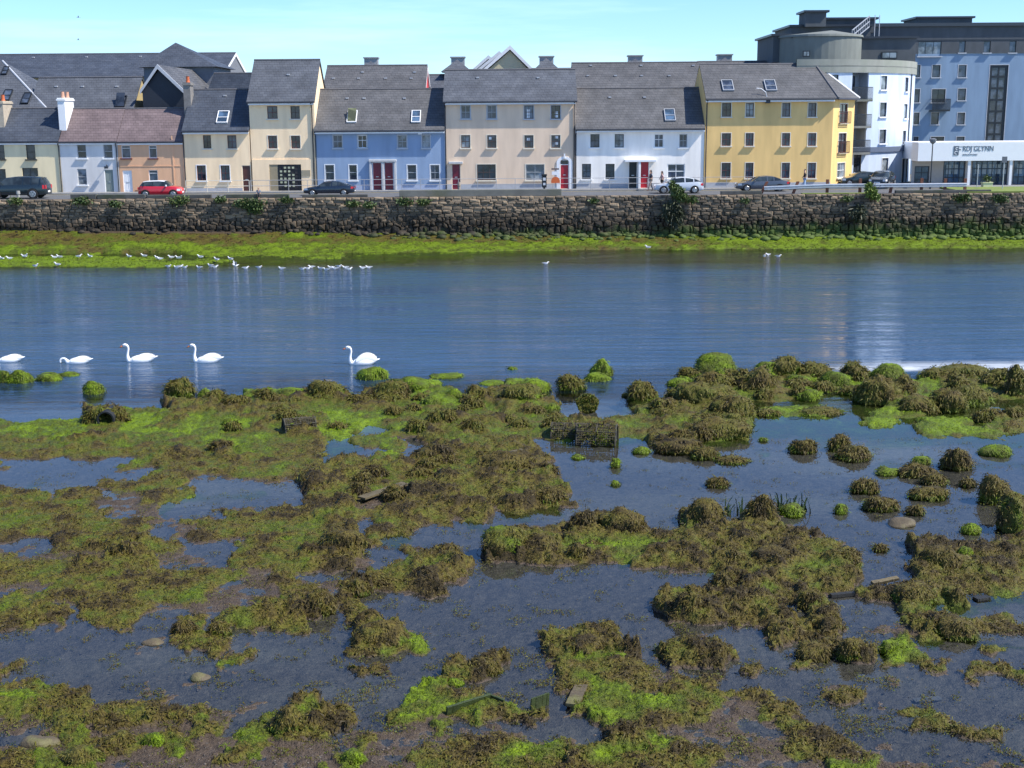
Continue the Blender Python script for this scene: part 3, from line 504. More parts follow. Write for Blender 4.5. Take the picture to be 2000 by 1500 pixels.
for i in range(n):
    a = S0+(S1-S0)*i/n; b = S0+(S1-S0)*(i+1)/n; q.poly([mpc(a, ztop-.4, .5), mpc(b, ztop-.4, .5), (CX-hx, CY-hy, ztop-.4-hz)])
q.ob('terrace_deck', CONC, th)
for i, (a, b, c, d) in enumerate(wd):
    s = (a+b)/2; p = mpc(s, c, 0); window(th, b-a, d-c, p, rz=s/CR, nx=1 if (b-a) < 1.3 else 2, ny=1, sash=BLACKF, sur=WHITE if i < 8 else None, sill=WHITE, pane=GL_M if i % 3 else GL_L, sw=.05)
s = (lowd[0]+lowd[1])/2; window(th, lowd[1]-lowd[0], 2.95, mpc(s, HB+.05, 0), rz=s/CR, nx=2, ny=3, sash=BLACKF, sur=None, sill=None, pane=GL_D)
# balcony bay: walls with the shade painted into their grey, doors, slabs, black rails
q = MB(); ring(q, s0, s1, zb0, zt, 1.3, 4); q.quad(mpc(s0, zb0, .16), mpc(s0, zt, .16), mpc(s0, zt, 1.3), mpc(s0, zb0, 1.3)); q.quad(mpc(s1, zt, .16), mpc(s1, zb0, .16), mpc(s1, zb0, 1.3), mpc(s1, zt, 1.3)); q.ob('balcony_recess', mat('shade_greyed_render', (.3, .33, .38), .8, .08), th)
for k, (ya, yb) in enumerate(((194, 170), (246, 223), (297.5, 273))):
    zf = cyl(1680, ya)[1]; zr = cyl(1680, yb)[1]; q = MB(); ring(q, s0-.2, s1+.15, zf-.2, zf, -.5, 6); ring(q, s0-.2, s1+.15, zf, zf, -.5, 6, d1=1.3); ring(q, s0-.2, s1+.15, zf-.2, zf-.2, 1.3, 6, d1=-.5); o = q.ob('balcony_slab', CONC, th)
    q = MB(); ring(q, s0-.2, s1+.15, zr-.06, zr, -.46, 6); ring(q, s0-.2, s1+.15, zf+.06, zf+.1, -.46, 6)
    nb = 26
    for i in range(nb+1):
        s = s0-.2+(s1-s0+.35)*i/nb; a = mpc(s-.022, zf, -.46); b = mpc(s+.022, zf, -.46); q.quad(a, b, (b[0], b[1], zr-.05-hz), (a[0], a[1], zr-.05-hz))
    q.ob('balcony_rail', BLACKF, th); s = s0+.75*(s1-s0)*.5; window(th, 1.1, 2.1, mpc(s, zf, 1.19), rz=s/CR, nx=2, ny=1, sash=BLACKF, sur=None, sill=None, pane=GL_M, name='balcony_door')
s = cyl(1776.5, 200)[0]; q = MB(); p = mpc(s, HB, -.08); q.tube([(p[0], p[1], 0), (p[0], p[1], zt-hz)], .06, 6); q.ob('downpipe', DARKM, th)
DG = mat('dark_grey_render', (.075, .085, .095), .85, .15, 1.5, .1, 12, streak=.4); MG = mat('mid_grey_render', (.15, .165, .165), .85, .12, 1.2, .1, 12, streak=.4)
def blk(par, px0, px1, py0, py1, Y, dep, m, name, cap=None, capm=DARKM):
    xa = PY(px0, py1, Y)[0]; xb = PY(px1, py1, Y)[0]; zb_, z1 = PY((px0+px1)/2, py1, Y)[1], PY((px0+px1)/2, py0, Y)[1]; o = par.location; q = MB(); q.box(xa-o.x, xb-o.x, Y-o.y, Y+dep-o.y, zb_-o.z, z1-o.z-.2)
    w_ = q.ob(name, m, par); q = MB(); q.box(xa-o.x-.25, xb-o.x+.25, Y-o.y-.25, Y+dep-o.y+.25, z1-o.z-.2, z1-o.z); q.ob('parapet_cap', capm, w_); return w_
blk(th, 1509, 1552, 66, 122, 126, 8, DG, 'rooftop_block'); blk(th, 1548, 1600, 70, 122, 124.5, 6, MG, 'penthouse_wall'); blk(th, 1545, 1700, 48, 74, 131, 8, DG, 'rooftop_block'); blk(th, 1573, 1613, 20, 52, 130, 3, DG, 'lift_tower')
blk(th, 1613, 1709, 34, 64, 133, 4, DG, 'plant_room'); pw = blk(th, 1676, 1787, 71, 132, 126.5, 8, DG, 'penthouse_wall')
dcx, dz1 = PY(1602, 70, 122.6); dz0 = PY(1602, 122, 122.6)[1]; q = MB(); n = 40; DR = 4.0; xm_, ym_ = dcx*1.03-hx, 126.8-hy
for i in range(n):
    a, b = 2*pi*i/n, 2*pi*(i+1)/n; P = lambda t, z, r=DR: (xm_+r*cos(t), ym_+r*sin(t), z-hz)
    q.quad(P(a, dz0), P(b, dz0), P(b, dz1), P(a, dz1)); q.quad(P(a, dz1, DR+.15), P(b, dz1, DR+.15), P(b, dz1+.2, DR+.1), P(a, dz1+.2, DR+.1)); q.poly([P(a, dz1+.2, DR+.1), P(b, dz1+.2, DR+.1), (xm_+1.2, ym_, dz1+.75-hz)])
q.ob('drum', mat('drum_render', (.17, .185, .17), .85, .12, 1.5, .1, 12, streak=.3), th)
for (a, b, c, d, Yw) in ((1568, 99, 1582, 111, 122.4), (1722, 101, 1752, 115, 126.4)):
    xa, z1 = PY(a, b, Yw); xb, z0 = PY(c, d, Yw); q = MB(); q.box(xa-hx, xb-hx, Yw-hy, Yw-hy+.08, z0-hz, z1-hz); o = q.ob('penthouse_window', BLACKF, th); q = MB(); q.box(xa-hx+.1, (xa+xb)/2-hx, Yw-hy-.015, Yw-hy-.002, z0-hz+.1, z1-hz-.1); q.box((xa+xb)/2-hx+.06, xb-hx-.1, Yw-hy-.015, Yw-hy-.002, z0-hz+.1, z1-hz-.1); q.ob('pane', GL_L, o)
q = MB(); st = [(1664, 68), (1698, 40)]; pa = PY(*st[0], 125); pb = PY(*st[1], 129)
for dzz in (0, .5, 1.0): q.tube([(pa[0]-hx, 125-hy, pa[1]-hz+dzz-.6), (pb[0]-hx, 129-hy, pb[1]-hz+dzz-.6)], .07, 5)
for i in range(9): t = i/8; q.tube([(pa[0]*(1-t)+pb[0]*t-hx, 125+4*t-hy, pa[1]*(1-t)+pb[1]*t-hz-.6), (pa[0]*(1-t)+pb[0]*t-hx, 125+4*t-hy, pa[1]*(1-t)+pb[1]*t-hz+.4)], .05, 5)
q.ob('roof_stair', mat('stair_steel', (.22, .24, .27), .5, .1), th)
q = MB()
for px in (1708, 1717): p = PY(px, 60, 131); q.tube([(p[0]-hx, 131-hy, p[1]-hz-1), (p[0]-hx, 131-hy, p[1]-hz+1.5)], .04, 5)
q.ob('mast', TRIMG, th)
# slab block
YS = 142.; tsl = thing('slab_hotel', 'tall mid blue slab block with dark grey attic storey and tall dark stair glazing', 'hotel', (PY(1880, 200, YS)[0], YS, HB)); sx, sy, sz = tsl.location
sw = [(1792, 81, 1839, 110, dict(nx=3, ny=1, pane=GL_L))]+[(a, 80, b, 103, dict(nx=1, ny=1, pane=GL_M)) for a, b in ((1872, 1886), (1920, 1935), (1970, 1985), (2016, 2031))]
sw += [(1787, 127, 1798, 151), (1820, 127, 1837, 151), (1871, 127, 1888, 151), (1785, 174, 1797, 200), (1819, 174, 1847, 200, dict(nx=2, ny=1)), (1870, 173, 1887, 196), (1784, 220, 1796, 243), (1818, 220, 1834, 243), (1869, 220, 1885, 243), (1783, 267, 1794, 290), (1817, 267, 1844, 290, dict(nx=2, ny=1)), (1867, 267, 1884, 290)]
hs = []; z52 = PY(1850, 51.5, YS)[1]; z105 = PY(1850, 105, YS)[1]; stg = (PY(1934, 127, YS)[0], PY(1970, 127, YS)[0], HB+3, PY(1950, 127, YS)[1])
for w in sw:
    a = PY(w[0], w[3], YS); b = PY(w[2], w[1], YS); hs.append((a[0], b[0], a[1], b[1], w[4] if len(w) > 4 else dict(nx=1, ny=1, pane=GL_M)))
mps = lambda s, z, d: (s-sx, d, z-sz); XL, XR = PY(1690, 200, YS)[0], PY(2080, 200, YS)[0]
q = MB(); wallgrid(q, mps, XL, XR, HB, z105, [h[:4] for h in hs if h[3] < z105]+[stg], .2); q.ob('wall', SBLUE, tsl)
q = MB(); wallgrid(q, lambda s, z, d: (s-sx, d-.06, z-sz), XL, XR, z105, z52, [h[:4] for h in hs if h[2] > z105-.9 and h[3] > z105], .2); q.quad((XR-sx, 0, 0), (XR-sx, 14, 0), (XR-sx, 14, z52-sz), (XR-sx, 0, z52-sz)); q.quad((XL-sx, 14, 0), (XL-sx, 0, 0), (XL-sx, 0, z52-sz), (XL-sx, 14, z52-sz)); q.ob('attic_wall', DG, tsl)
q = MB(); q.box(XL-sx-.3, XR-sx+.3, -.35, 14.3, z52-sz, z52-sz+.35); q.ob('roof', mat('dark_coping', (.03, .045, .06), .6, .1), tsl)
q = MB(); za = PY(1850, 79.5, YS)[1]; q.box(XL-sx, XR-sx, -.09, -.061, za-sz, za-sz+.12); q.ob('string_course', DARKM, tsl)
for a, b, c, d, k in hs: window(tsl, b-a, d-c, ((a+b)/2-sx, -.06 if c > z105-.9 and d > z105 else 0, c-sz), sash=BLACKF, sur=TRIMG if d < z105 else None, sill=TRIMG, **k)
window(tsl, stg[1]-stg[0], stg[3]-stg[2], ((stg[0]+stg[1])/2-sx, 0, stg[2]-sz), nx=2, ny=7, sash=BLACKF, sur=TRIMG, sill=None, pane=GL_M, fr=.28, name='stair_window')
a = PY(1815, 215, YS); b = PY(1851, 194, YS); q = MB(); q.box(a[0]-sx, b[0]-sx, -1.0, -.001, a[1]-sz-.15, a[1]-sz)
for zz in (a[1], b[1]): q.box(a[0]-sx, b[0]-sx, -1.0, -.96, zz-sz, zz-sz+.05)
for i in range(31): xx = a[0]+(b[0]-a[0])*i/30-sx; q.box(xx-.02, xx+.02, -.99, -.97, a[1]-sz, b[1]-sz)
for s in (a[0]-sx, b[0]-sx-.04): q.box(s, s+.04, -.96, -.002, b[1]-sz, b[1]-sz+.05)
q.ob('balcony', BLACKF, tsl); blk(tsl, 1791, 1898, 32, 52.5, YS+3, 5, DG, 'plant_room'); 
# low shop
YL = 115.6; tl = thing('shop', 'low white flat-roofed solicitors office with glass front and wide white fascia, right edge', 'office', (PY(1900, 340, YL)[0], YL, ZS)); lx, ly, lz = tl.location
X = lambda px, Y=YL, py=320: PY(px, py, Y)[0]-lx
Z = lambda py, px=1900, Y=YL: PY(px, py, Y)[1]-lz
q = MB(); q.box(X(1792), X(2100), 0, 1.9, Z(314), Z(279)); q.box(X(1792)+1.2, X(2100), 1.901, 10, Z(314), Z(279)-.02); q.ob('fascia', mat('bright_white_fascia', (.82, .83, .84), .5, .02), tl); q = MB(); q.box(X(1792), X(2100), .1, 1.8, Z(279)+.001, Z(277.5)); q.ob('roof_edge', mat('pale_grey_panel', (.6, .62, .66), .6, .05), tl)
YG = 117.2; q = MB(); yy = YG-ly; zt = Z(314, Y=YL)
def hole(a, b, z0, z1): return (X(a, YG), X(b, YG), z0, z1)
hh = [hole(1787, 1816, .02, zt-.5), hole(1843, 1886, .02, zt-.02), hole(1899, 1969, .02, zt-.02), hole(1980, 2060, .02, zt-.02)]
wallgrid(q, lambda s, z, d: (s, yy+d, z), X(1781, YG), X(2100, YG), 0, zt, hh, .15); q.ob('wall', mat('beige_shop_wall', (.42, .37, .33), .8, .05), tl)
for h, (nx, ny) in zip(hh, ((2, 3), (4, 3), (7, 3), (7, 3))): window(tl, h[1]-h[0], h[3]-h[2], ((h[0]+h[1])/2, yy, h[2]), nx=nx, ny=ny, sash=mat('navy_frame', (.015, .022, .04), .4, .05), sur=None, sill=None, pane=GL_B, fr=.1, name='shop_window')
for i, h in enumerate(hh[1:]):
    for k in range(5 if i else 2):
        xx = h[0]+(h[1]-h[0])*(.1+.19*k if i else .15+.3*k); q = MB(); q.box(xx, xx+.45, yy+.102, yy+.11, 1.05, 1.9); q.ob('window_blind', mat('pale_blind', (.3, .34, .36), .6, .1), tl)
for px in (1894.5, 1976): q = MB(); q.box(X(px-2.6), X(px+2.6), .1, .35, 0, zt); q.ob('column', WHITE, tl)
def text(par, s, px, py, hpx, m, Y, wpx=None, name='lettering'):
    cu_ = bpy.data.curves.new(name, 'FONT'); cu_.body = s; cu_.size = 1; cu_.extrude = .01; cu_.materials.append(m); o = ob(name, cu_, par); bpy.context.view_layer.update(); me = bpy.data.meshes.new_from_object(o.evaluated_get(bpy.context.evaluated_depsgraph_get())); bpy.data.objects.remove(o); o = ob(name, me, par); bpy.context.view_layer.update(); a = PY(px, py, Y); hgt = hpx*.0465; o.rotation_euler = (pi/2, 0, 0); o.location = (a[0]-par.location.x, Y-par.location.y-.015, a[1]-par.location.z)
    sc = hgt/.7; o.scale = (wpx*.0465/o.dimensions.x if wpx else sc, sc, 1); return o
SGN = mat('sign_grey', (.10, .13, .17), .5, .05); text(tl, 'RDJ GLYNN', 1880, 295, 9.5, SGN, YL, 58); text(tl, 'SOLICITORS', 1880, 303.5, 2.8, SGN, YL, 28)
q = MB(); q.box(X(1861), X(1871), -.03, -.002, Z(303), Z(285)); lg = q.ob('emblem', SGN, tl); q = MB()
for (ux, uz, r0) in ((1866, 298, .16), (1867, 290, .13)):
    for i in range(14):
        a0, a1 = 4.6*i/14+.5, 4.6*(i+1)/14+.5; q.quad((X(ux)+r0*cos(a0), -.042, Z(uz)+r0*sin(a0)), (X(ux)+r0*cos(a1), -.042, Z(uz)+r0*sin(a1)), (X(ux)+(r0-.06)*cos(a1), -.042, Z(uz)+(r0-.06)*sin(a1)), (X(ux)+(r0-.06)*cos(a0), -.042, Z(uz)+(r0-.06)*sin(a0)))
q.ob('emblem_curl', WHITE, lg); q = MB(); q.box(X(1871.3), X(1875), -.02, -.002, Z(293), Z(291)); q.box(X(1870), X(1934), -.02, -.003, Z(286.3), Z(285.8)); q.ob('sign_line', SGN, tl)
# ------------------------------------------------------------------ ground, street, quay
def sheet(name, x0, x1, y0, y1, z, m, kind='structure', th_=.3):
    q = MB(); q.box(x0, x1, y0, y1, z-th_, z); return tag(q.ob(name, m), None, None, kind=kind)
ASPH = mat('asphalt', (.10, .105, .115), .85, .12, 1.5, .2, 40); PAVE = mat('paving', (.22, .22, .225), .8, .1, 1.2, .2, 20); KERBM = mat('kerb_stone', (.26, .26, .25), .8, .15, 2)
sheet('ground', -400, 400, 117.5, 900, 3.98, mat('town_ground', (.12, .12, .11), .9, .1, .2), th_=3.); sheet('road', -70, 70, 106.1, 113.1, ZS, ASPH); sheet('pavement', -70, 70, 113.22, 117.5, ZP, PAVE, th_=.4); sheet('kerb', -70, 70, 113.1, 113.22, ZP+.006, KERBM)
q = MB()
for i in range(60):
    x = -60+i*2.1; q.box(x, x+.05, 113.23, 115, ZP+.001, ZP+.004)
tag(q.ob('pavement_joint', mat('joint', (.12, .12, .12), .9, .1)), None, None, kind='structure')
q = MB(); q.box(-60, 60, 112.7, 112.8, ZS+.001, ZS+.005); tag(q.ob('yellow_line', mat('yellow_line', (.55, .4, .05), .7, .15)), None, None, kind='structure')
# quay wall: stones as geometry
def zfoot(x): return np.interp(x, [-60, -38, -21, 0, 21, 40, 60], [1.5, 1.45, 1.25, .8, .55, .35, .3])
qm, p = base('quay_stone'); ge = nd(qm, 'ShaderNodeNewGeometry'); oi = nd(qm, 'ShaderNodeAttribute'); oi.attribute_name = 'tone'; sp = nd(qm, 'ShaderNodeSeparateXYZ'); lk(qm, ge.outputs['Position'], sp.inputs[0])
r = nd(qm, 'ShaderNodeValToRGB'); e = r.color_ramp.elements; e[0].position = 0; e[0].color = (.06, .05, .038, 1); e[1].position = 1; e[1].color = (.30, .225, .15, 1); k = r.color_ramp.elements.new(.55); k.color = (.15, .115, .08, 1); lk(qm, oi.outputs['Fac'], r.inputs[0])
n1 = nd(qm, 'ShaderNodeTexNoise'); n1.inputs['Scale'].default_value = .35; n1.inputs['Detail'].default_value = 6; lk(qm, ge.outputs['Position'], n1.inputs['Vector'])
def math_(m, op, a, b, c=None):
    n = nd(m, 'ShaderNodeMath'); n.operation = op
    for i, v in enumerate((a, b, c)):
        if v is None: continue
        if isinstance(v, (int, float)): n.inputs[i].default_value = v
        else: lk(m, v, n.inputs[i])
    return n.outputs[0]
def mixc(m, f, a, b, bt='MIX'):
    n = nd(m, 'ShaderNodeMix'); n.data_type = 'RGBA'; n.blend_type = bt
    for i, v in ((0, f), (6, a), (7, b)):
        if isinstance(v, (int, float)): n.inputs[i].default_value = v
        elif isinstance(v, tuple): n.inputs[i].default_value = list(v)+[1]
        else: lk(m, v, n.inputs[i])
    return n.outputs[2]
def mrange(m, v, a, b, c=0., d=1.):
    n = nd(m, 'ShaderNodeMapRange'); lk(m, v, n.inputs[0])
    for i, x in enumerate((a, b, c, d)): n.inputs[i+1].default_value = x
    return n.outputs[0]
zz = math_(qm, 'MULTIPLY_ADD', n1.outputs['Fac'], 2.2, sp.outputs[2]); wet = mrange(qm, zz, 2.9, 4.1, 1, 0)   # tide stain
c = mixc(qm, wet, r.outputs[0], mixc(qm, 1., r.outputs[0], (.24, .23, .2), 'MULTIPLY'))
n2_ = nd(qm, 'ShaderNodeTexNoise'); n2_.inputs['Scale'].default_value = 1.1; n2_.inputs['Detail'].default_value = 5; lk(qm, ge.outputs['Position'], n2_.inputs['Vector'])
xw = mrange(qm, sp.outputs[0], -20, 25, -.55, .25); zz2 = math_(qm, 'ADD', math_(qm, 'MULTIPLY_ADD', n2_.outputs['Fac'], 2.6, xw), math_(qm, 'MULTIPLY', sp.outputs[2], -1.)); alg = mrange(qm, zz2, -.35, .75)
c = mixc(qm, alg, c, (.06, .098, .012)); lk(qm, c, p.inputs['Base Color']); p.inputs['Roughness'].default_value = .8
nb = nd(qm, 'ShaderNodeTexNoise'); nb.inputs['Scale'].default_value = 9; nb.inputs['Detail'].default_value = 5; lk(qm, ge.outputs['Position'], nb.inputs['Vector']); b_ = nd(qm, 'ShaderNodeBump'); b_.inputs['Strength'].default_value = .6; b_.inputs['Distance'].default_value = .06; lk(qm, nb.outputs['Fac'], b_.inputs['Height']); lk(qm, b_.outputs[0], p.inputs['Normal'])
qw = thing('quay_wall', 'long rough stone quay wall, dark and weedy at its foot, below the street', 'quay wall', (0, YQ, 0))
q = MB()
for i in range(60): x = -60+i*2; q.quad((x, .12, -1), (x+2, .12, -1), (x+2, .28, 4.0), (x, .28, 4.0))
q.quad((-60, .28, 4.0), (60, .28, 4.0), (60, .6, 4.0), (-60, .6, 4.0)); q.ob('mortar_core', mat('dark_mortar', (.03, .03, .025), .95, .3, 4), qw)
rows = [-.5]; 
while rows[-1] < 3.95:
    z = rows[-1]; rows.append(z+(random.uniform(.24, .40) if z < 2.2 else random.uniform(.15, .28)))
rows[-1] = 4.03; stones = []
offs = []; 
for i in range(len(rows)):
    x = -46+random.random(); l = []
    while x < 46: l.append(x); x += random.uniform(.22, .68) if rows[i] < 2.2 else random.uniform(.25, .95)
    offs.append(l)
hj = {}
def lvl(i, x): return rows[i]+((n2(np.array([x*1.25]), np.array([i*7.3]), 5)[0]-.5)*(.46 if rows[i] < 2.3 else .16) if 0 < i < len(rows)-1 else 0)
for i in range(len(rows)-1):
    ls = offs[i]; up = offs[i+1]
    for a, b in zip(ls, ls[1:]):
        jm = .13 if rows[i] < 2.2 else .05; xa = a; xb = b; mid = [u for u in up if a+.08 < u < b-.08][:1]; tm = mid[0] if mid else (a+b)/2; 
        pts = [(xa, lvl(i, xa)), ((xa+xb)/2, lvl(i, (xa+xb)/2)-random.uniform(0, jm)), (xb, lvl(i, xb)), (xb+random.uniform(-jm, jm)*.6, lvl(i+1, xb)), (tm, lvl(i+1, tm)+random.uniform(-.5, 1)*jm*.8), (xa+random.uniform(-jm, jm)*.6, lvl(i+1, xa))]
        stones.append(pts)
def stone_geo(pts):
    cx = sum(p[0] for p in pts)/6; cz = sum(p[1] for p in pts)/6; dp = random.uniform(.02, .14) if cz > 2.2 else random.uniform(.03, .24); bat = lambda z: .02+z*.035
    V = []; F_ = []; tl_ = (random.uniform(-.05, .05), random.uniform(-.08, .05))
    for s, d in ((.985, .16), (.96, -.01), (.74, -dp)):
        for x, z in pts:
            jx = random.uniform(-.015, .015) if s < .9 else 0; xx = cx+(x-cx)*s+jx; z2 = cz+(z-cz)*s; V.append((xx, bat(z2)+d+(tl_[0]*(xx-cx)+tl_[1]*(z2-cz))*(d < -.005), z2))
    V.append((cx+random.uniform(-.05, .05), bat(cz)-dp*1.25, cz+random.uniform(-.03, .03)))
    for r_ in (0, 6):
        for j in range(6): F_.append((r_+j, r_+(j+1) % 6, r_+6+(j+1) % 6, r_+6+j))
    for j in range(6): F_.append((12+j, 12+(j+1) % 6, 18))
    return V, F_
vis = [i for i, s in enumerate(stones) if abs(sum(p[0] for p in s)/6) < 42.5 and sum(p[1] for p in s)/6 > zfoot(sum(p[0] for p in s)/6)]
ar = lambda s: (s[2][0]-s[0][0])*(s[4][1]-s[1][1]); vis.sort(key=lambda i: -ar(stones[i])); big = set(vis[:300]); JV = []; JF = []; JT = []
for i, s in enumerate(stones):
    V, F_ = stone_geo(s); cz = sum(p[1] for p in s)/6; cxx = sum(p[0] for p in s)/6; tone = min(1, max(0, random.gauss(.42, .27)+(.25 if -8 < cxx < 3 and cz > 2.8 else 0)+(.2 if cz > 3.7 else 0)))
    if i in big: o = ob('stone', mesh('stone', V, F_, [qm], attrs={'tone': [tone]*19}), qw)
    else: n = len(JV); JV += V; JF += [tuple(n+a for a in f) for f in F_]; JT += [tone]*19
o = ob('stone_rubble', mesh('stone_rubble', JV, JF, [qm], attrs={'tone': JT}), qw); o['kind'] = 'stuff'
sheet('coping', -60, 60, YQ+.3, 106.1, 4.05, mat('coping_stone', (.24, .23, .21), .85, .2, 1.3, .3, 12), th_=.4)
# parapet blocks
PCM = mat('dark_weathered_concrete', (.07, .072, .07), .9, .25, 2, .3, 25, col2=(.045, .055, .035))
def pblock(px0, px1, py0, label, m=PCM, Y=106.15, zb=4.0, d=.35):
    x0 = PY(px0, 380, Y)[0]; x1 = PY(px1, 380, Y)[0]; z = PY((px0+px1)/2, py0, Y)[1]; q = MB(); q.box(-(x1-x0)/2, (x1-x0)/2, 0, d, 0, z-zb); o = q.ob('parapet_block', m, bevel=.03); o.location = ((x0+x1)/2, Y, zb); tag(o, label, 'parapet')
pblock(137, 187, 379.5, 'short low dark concrete block on the quay edge below the white cottage'); pblock(189, 283, 380, 'low dark concrete block on the quay edge left of the red car'); pblock(286, 412, 380.5, 'low dark concrete parapet block on the quay edge in front of the red car')
pblock(437, 564, 379.5, 'low dark parapet block where the small seated figure is, by the ivy'); pblock(590, 718, 380, 'low dark concrete parapet block in front of the dark blue saloon')
pblock(780, 1097, 370.5, 'long raised pale grey concrete block on the quay before the beige house', mat('mossy_concrete', (.15, .15, .135), .9, .2, 1.2, .3, 25, col2=(.11, .115, .08)), d=.7)
pblock(1408, 1488, 373, 'dark concrete plinth in front of the grey saloon, left end of the guard rail'); pblock(1749, 1936, 371, 'dark concrete plinth under the right end of the guard rail, beside the grass')
def stone_obj(name, label, cat, px, py, w, h, Y, m, grp=None):
    x, z = PY(px, py, Y); q = MB(); q.tube([(0, 0, 0), (0, 0, h*.5), (0, 0, h*.55), (0, 0, h)], [w*.4, w*.35, w*.5, w*.42], 9); o = q.ob(name, m); o.location = (x, Y, z); tag(o, label, cat, grp)
stone_obj('bollard', 'small pale stone bollard on the wall below the dark off-road car', 'bollard', 36, 386, .35, .55, 106.1, KERBM); stone_obj('bollard', 'short beige stone bollard behind the left end of the raised grey block', 'bollard', 897, 371, .32, .65, 107.5, mat('beige_stone', (.3, .25, .2), .8, .1))
# low grass
GR, p = base('verge_grass'); n = nd(GR, 'ShaderNodeTexNoise'); n.inputs['Scale'].default_value = 2; n.inputs['Detail'].default_value = 8; g_ = nd(GR, 'ShaderNodeNewGeometry'); lk(GR, g_.outputs['Position'], n.inputs['Vector']); r = nd(GR, 'ShaderNodeValToRGB'); r.color_ramp.elements[0].color = (.08, .13, .02, 1); r.color_ramp.elements[1].color = (.22, .26, .06, 1); lk(GR, n.outputs['Fac'], r.inputs[0]); lk(GR, r.outputs[0], p.inputs['Base Color']); p.inputs['Roughness'].default_value = .9
sheet('grass_verge', 37.5, 62, 106.11, 113.0, 4.17, GR, th_=.2); sheet('grass_strip', 24, 30, 106.11, 106.8, 4.1, GR, th_=.1)
def blades(cx, cy, cz, rx, ry, rz, n, L, w, hang=.0):
    P = rng.normal(0, 1, (n, 3)); P /= np.linalg.norm(P, axis=1)[:, None]; P *= rng.random((n, 1))**.45; P = P*[rx, ry, rz]+[cx, cy, cz]
    return P
def leafmesh(name, P, L, w, m, up=.3, attr=None, seed=0):
    n = len(P); r_ = np.random.default_rng(seed); D_ = r_.normal(0, 1, (n, 3)); D_[:, 2] += up; D_ /= np.linalg.norm(D_, axis=1)[:, None]; s = np.cross(D_, r_.normal(0, 1, (n, 3))); s /= np.linalg.norm(s, axis=1)[:, None]; l = L*(.6+.8*r_.random((n, 1))); ww = w*(.6+.8*r_.random((n, 1)))
    V = np.stack([P-D_*0, P+D_*l*.5+s*ww, P+D_*l, P+D_*l*.5-s*ww], 1).reshape(-1, 3); F_ = np.arange(4*n).reshape(n, 4); return mesh(name, V, F_, [m])
def leafmat(name, c0, c1, tr=.25):
    m, p = base(name); g = nd(m, 'ShaderNodeNewGeometry'); n = nd(m, 'ShaderNodeTexWhiteNoise'); n.noise_dimensions = '1D'; n2_ = nd(m, 'ShaderNodeTexNoise'); n2_.inputs['Scale'].default_value = 2.5; lk(m, g.outputs['Position'], n2_.inputs['Vector'])
    ri = math_(m, 'MULTIPLY_ADD', g.outputs['Random Per Island'], .6, math_(m, 'MULTIPLY', n2_.outputs['Fac'], .5)); r = nd(m, 'ShaderNodeValToRGB'); r.color_ramp.elements[0].position = .15; r.color_ramp.elements[1].position = .85; r.color_ramp.elements[0].color = list(c0)+[1]; r.color_ramp.elements[1].color = list(c1)+[1]; lk(m, ri, r.inputs[0]); lk(m, r.outputs[0], p.inputs['Base Color']); p.inputs['Roughness'].default_value = .6
    return m
LF1 = leafmat('bush_leaf', (.03, .055, .012), (.09, .13, .03)); LF2 = leafmat('bright_leaf', (.07, .12, .015), (.18, .24, .05)); LF3 = leafmat('dark_leaf', (.02, .03, .012), (.05, .06, .03)); IVY = leafmat('ivy_leaf', (.02, .045, .01), (.07, .11, .025)); WOOD = mat('stem_wood', (.08, .06, .04), .9, .2)
def bush(label, px, py, blobs, leaf, dark=None, n=1400):
    x, z = PY(px, py, YQ-.2); t = thing('bush', label, 'bush', (x, YQ-.2, z)); P = [blades(*b, int(n*f), .2, .1) for b, f in blobs]; ob('foliage', leafmesh('foliage', np.concatenate(P), .26, .07, leaf), t)
    if dark: P = [blades(*b, int(n*f), .2, .1) for b, f in dark]; ob('dark_leaves_below', leafmesh('dark_leaves_below', np.concatenate(P), .5, .05, LF3, up=-1.2), t)
    q = MB()
    for i in range(6): a = random.uniform(-1, 1); q.tube([(0, .1, -.2), (a*.3, 0, .4), (a*.8, -.1, random.uniform(.7, 1.2))], [.05, .035, .015], 5)
    q.ob('stem', WOOD, t)
bush('dark green bush rooted in the wall before the silver hatchback, dark stems hanging below', 1322, 386, [((0, -.1, .4, .6, .45, .6), .4), ((-.35, -.1, .95, .28, .25, .35), .12), ((.45, -.2, .0, .5, .35, .35), .2), ((1.25, -.1, -.2, .4, .25, .28), .12)], LF1, [((-.4, -.2, -1.0, .9, .2, .95), .5), ((.0, -.2, -1.6, .6, .2, .7), .25)])
bush('bright green bush on the wall top beside the guard rail, near the black car', 1700, 384, [((0, -.1, .35, .55, .35, .42), .35), ((-.2, -.1, .75, .25, .25, .35), .12), ((.4, -.1, .0, .4, .25, .25), .12)], LF2, [((-.9, -.15, -1.2, .5, .15, .7), .35)])  # dark leaves below added in place of the dark stain and shadow there
def ivy(label, px, py, blobs, leaf, n=900, L=.2):
    x, z = PY(px, py, YQ-.15); t = thing('wall_plant', label, 'plant', (x, YQ-.15, z)); P = [blades(*b, int(n*f), .2, .1) for b, f in blobs]; ob('foliage', leafmesh('foliage', np.concatenate(P), L, .06, leaf, up=-.2), t)
ivy('dark ivy patch trailing over the quay wall below the seated figure', 488, 397, [((0, 0, 0, 1.5, .25, .4), .7), ((.3, 0, -.4, .8, .2, .5), .4)], IVY)
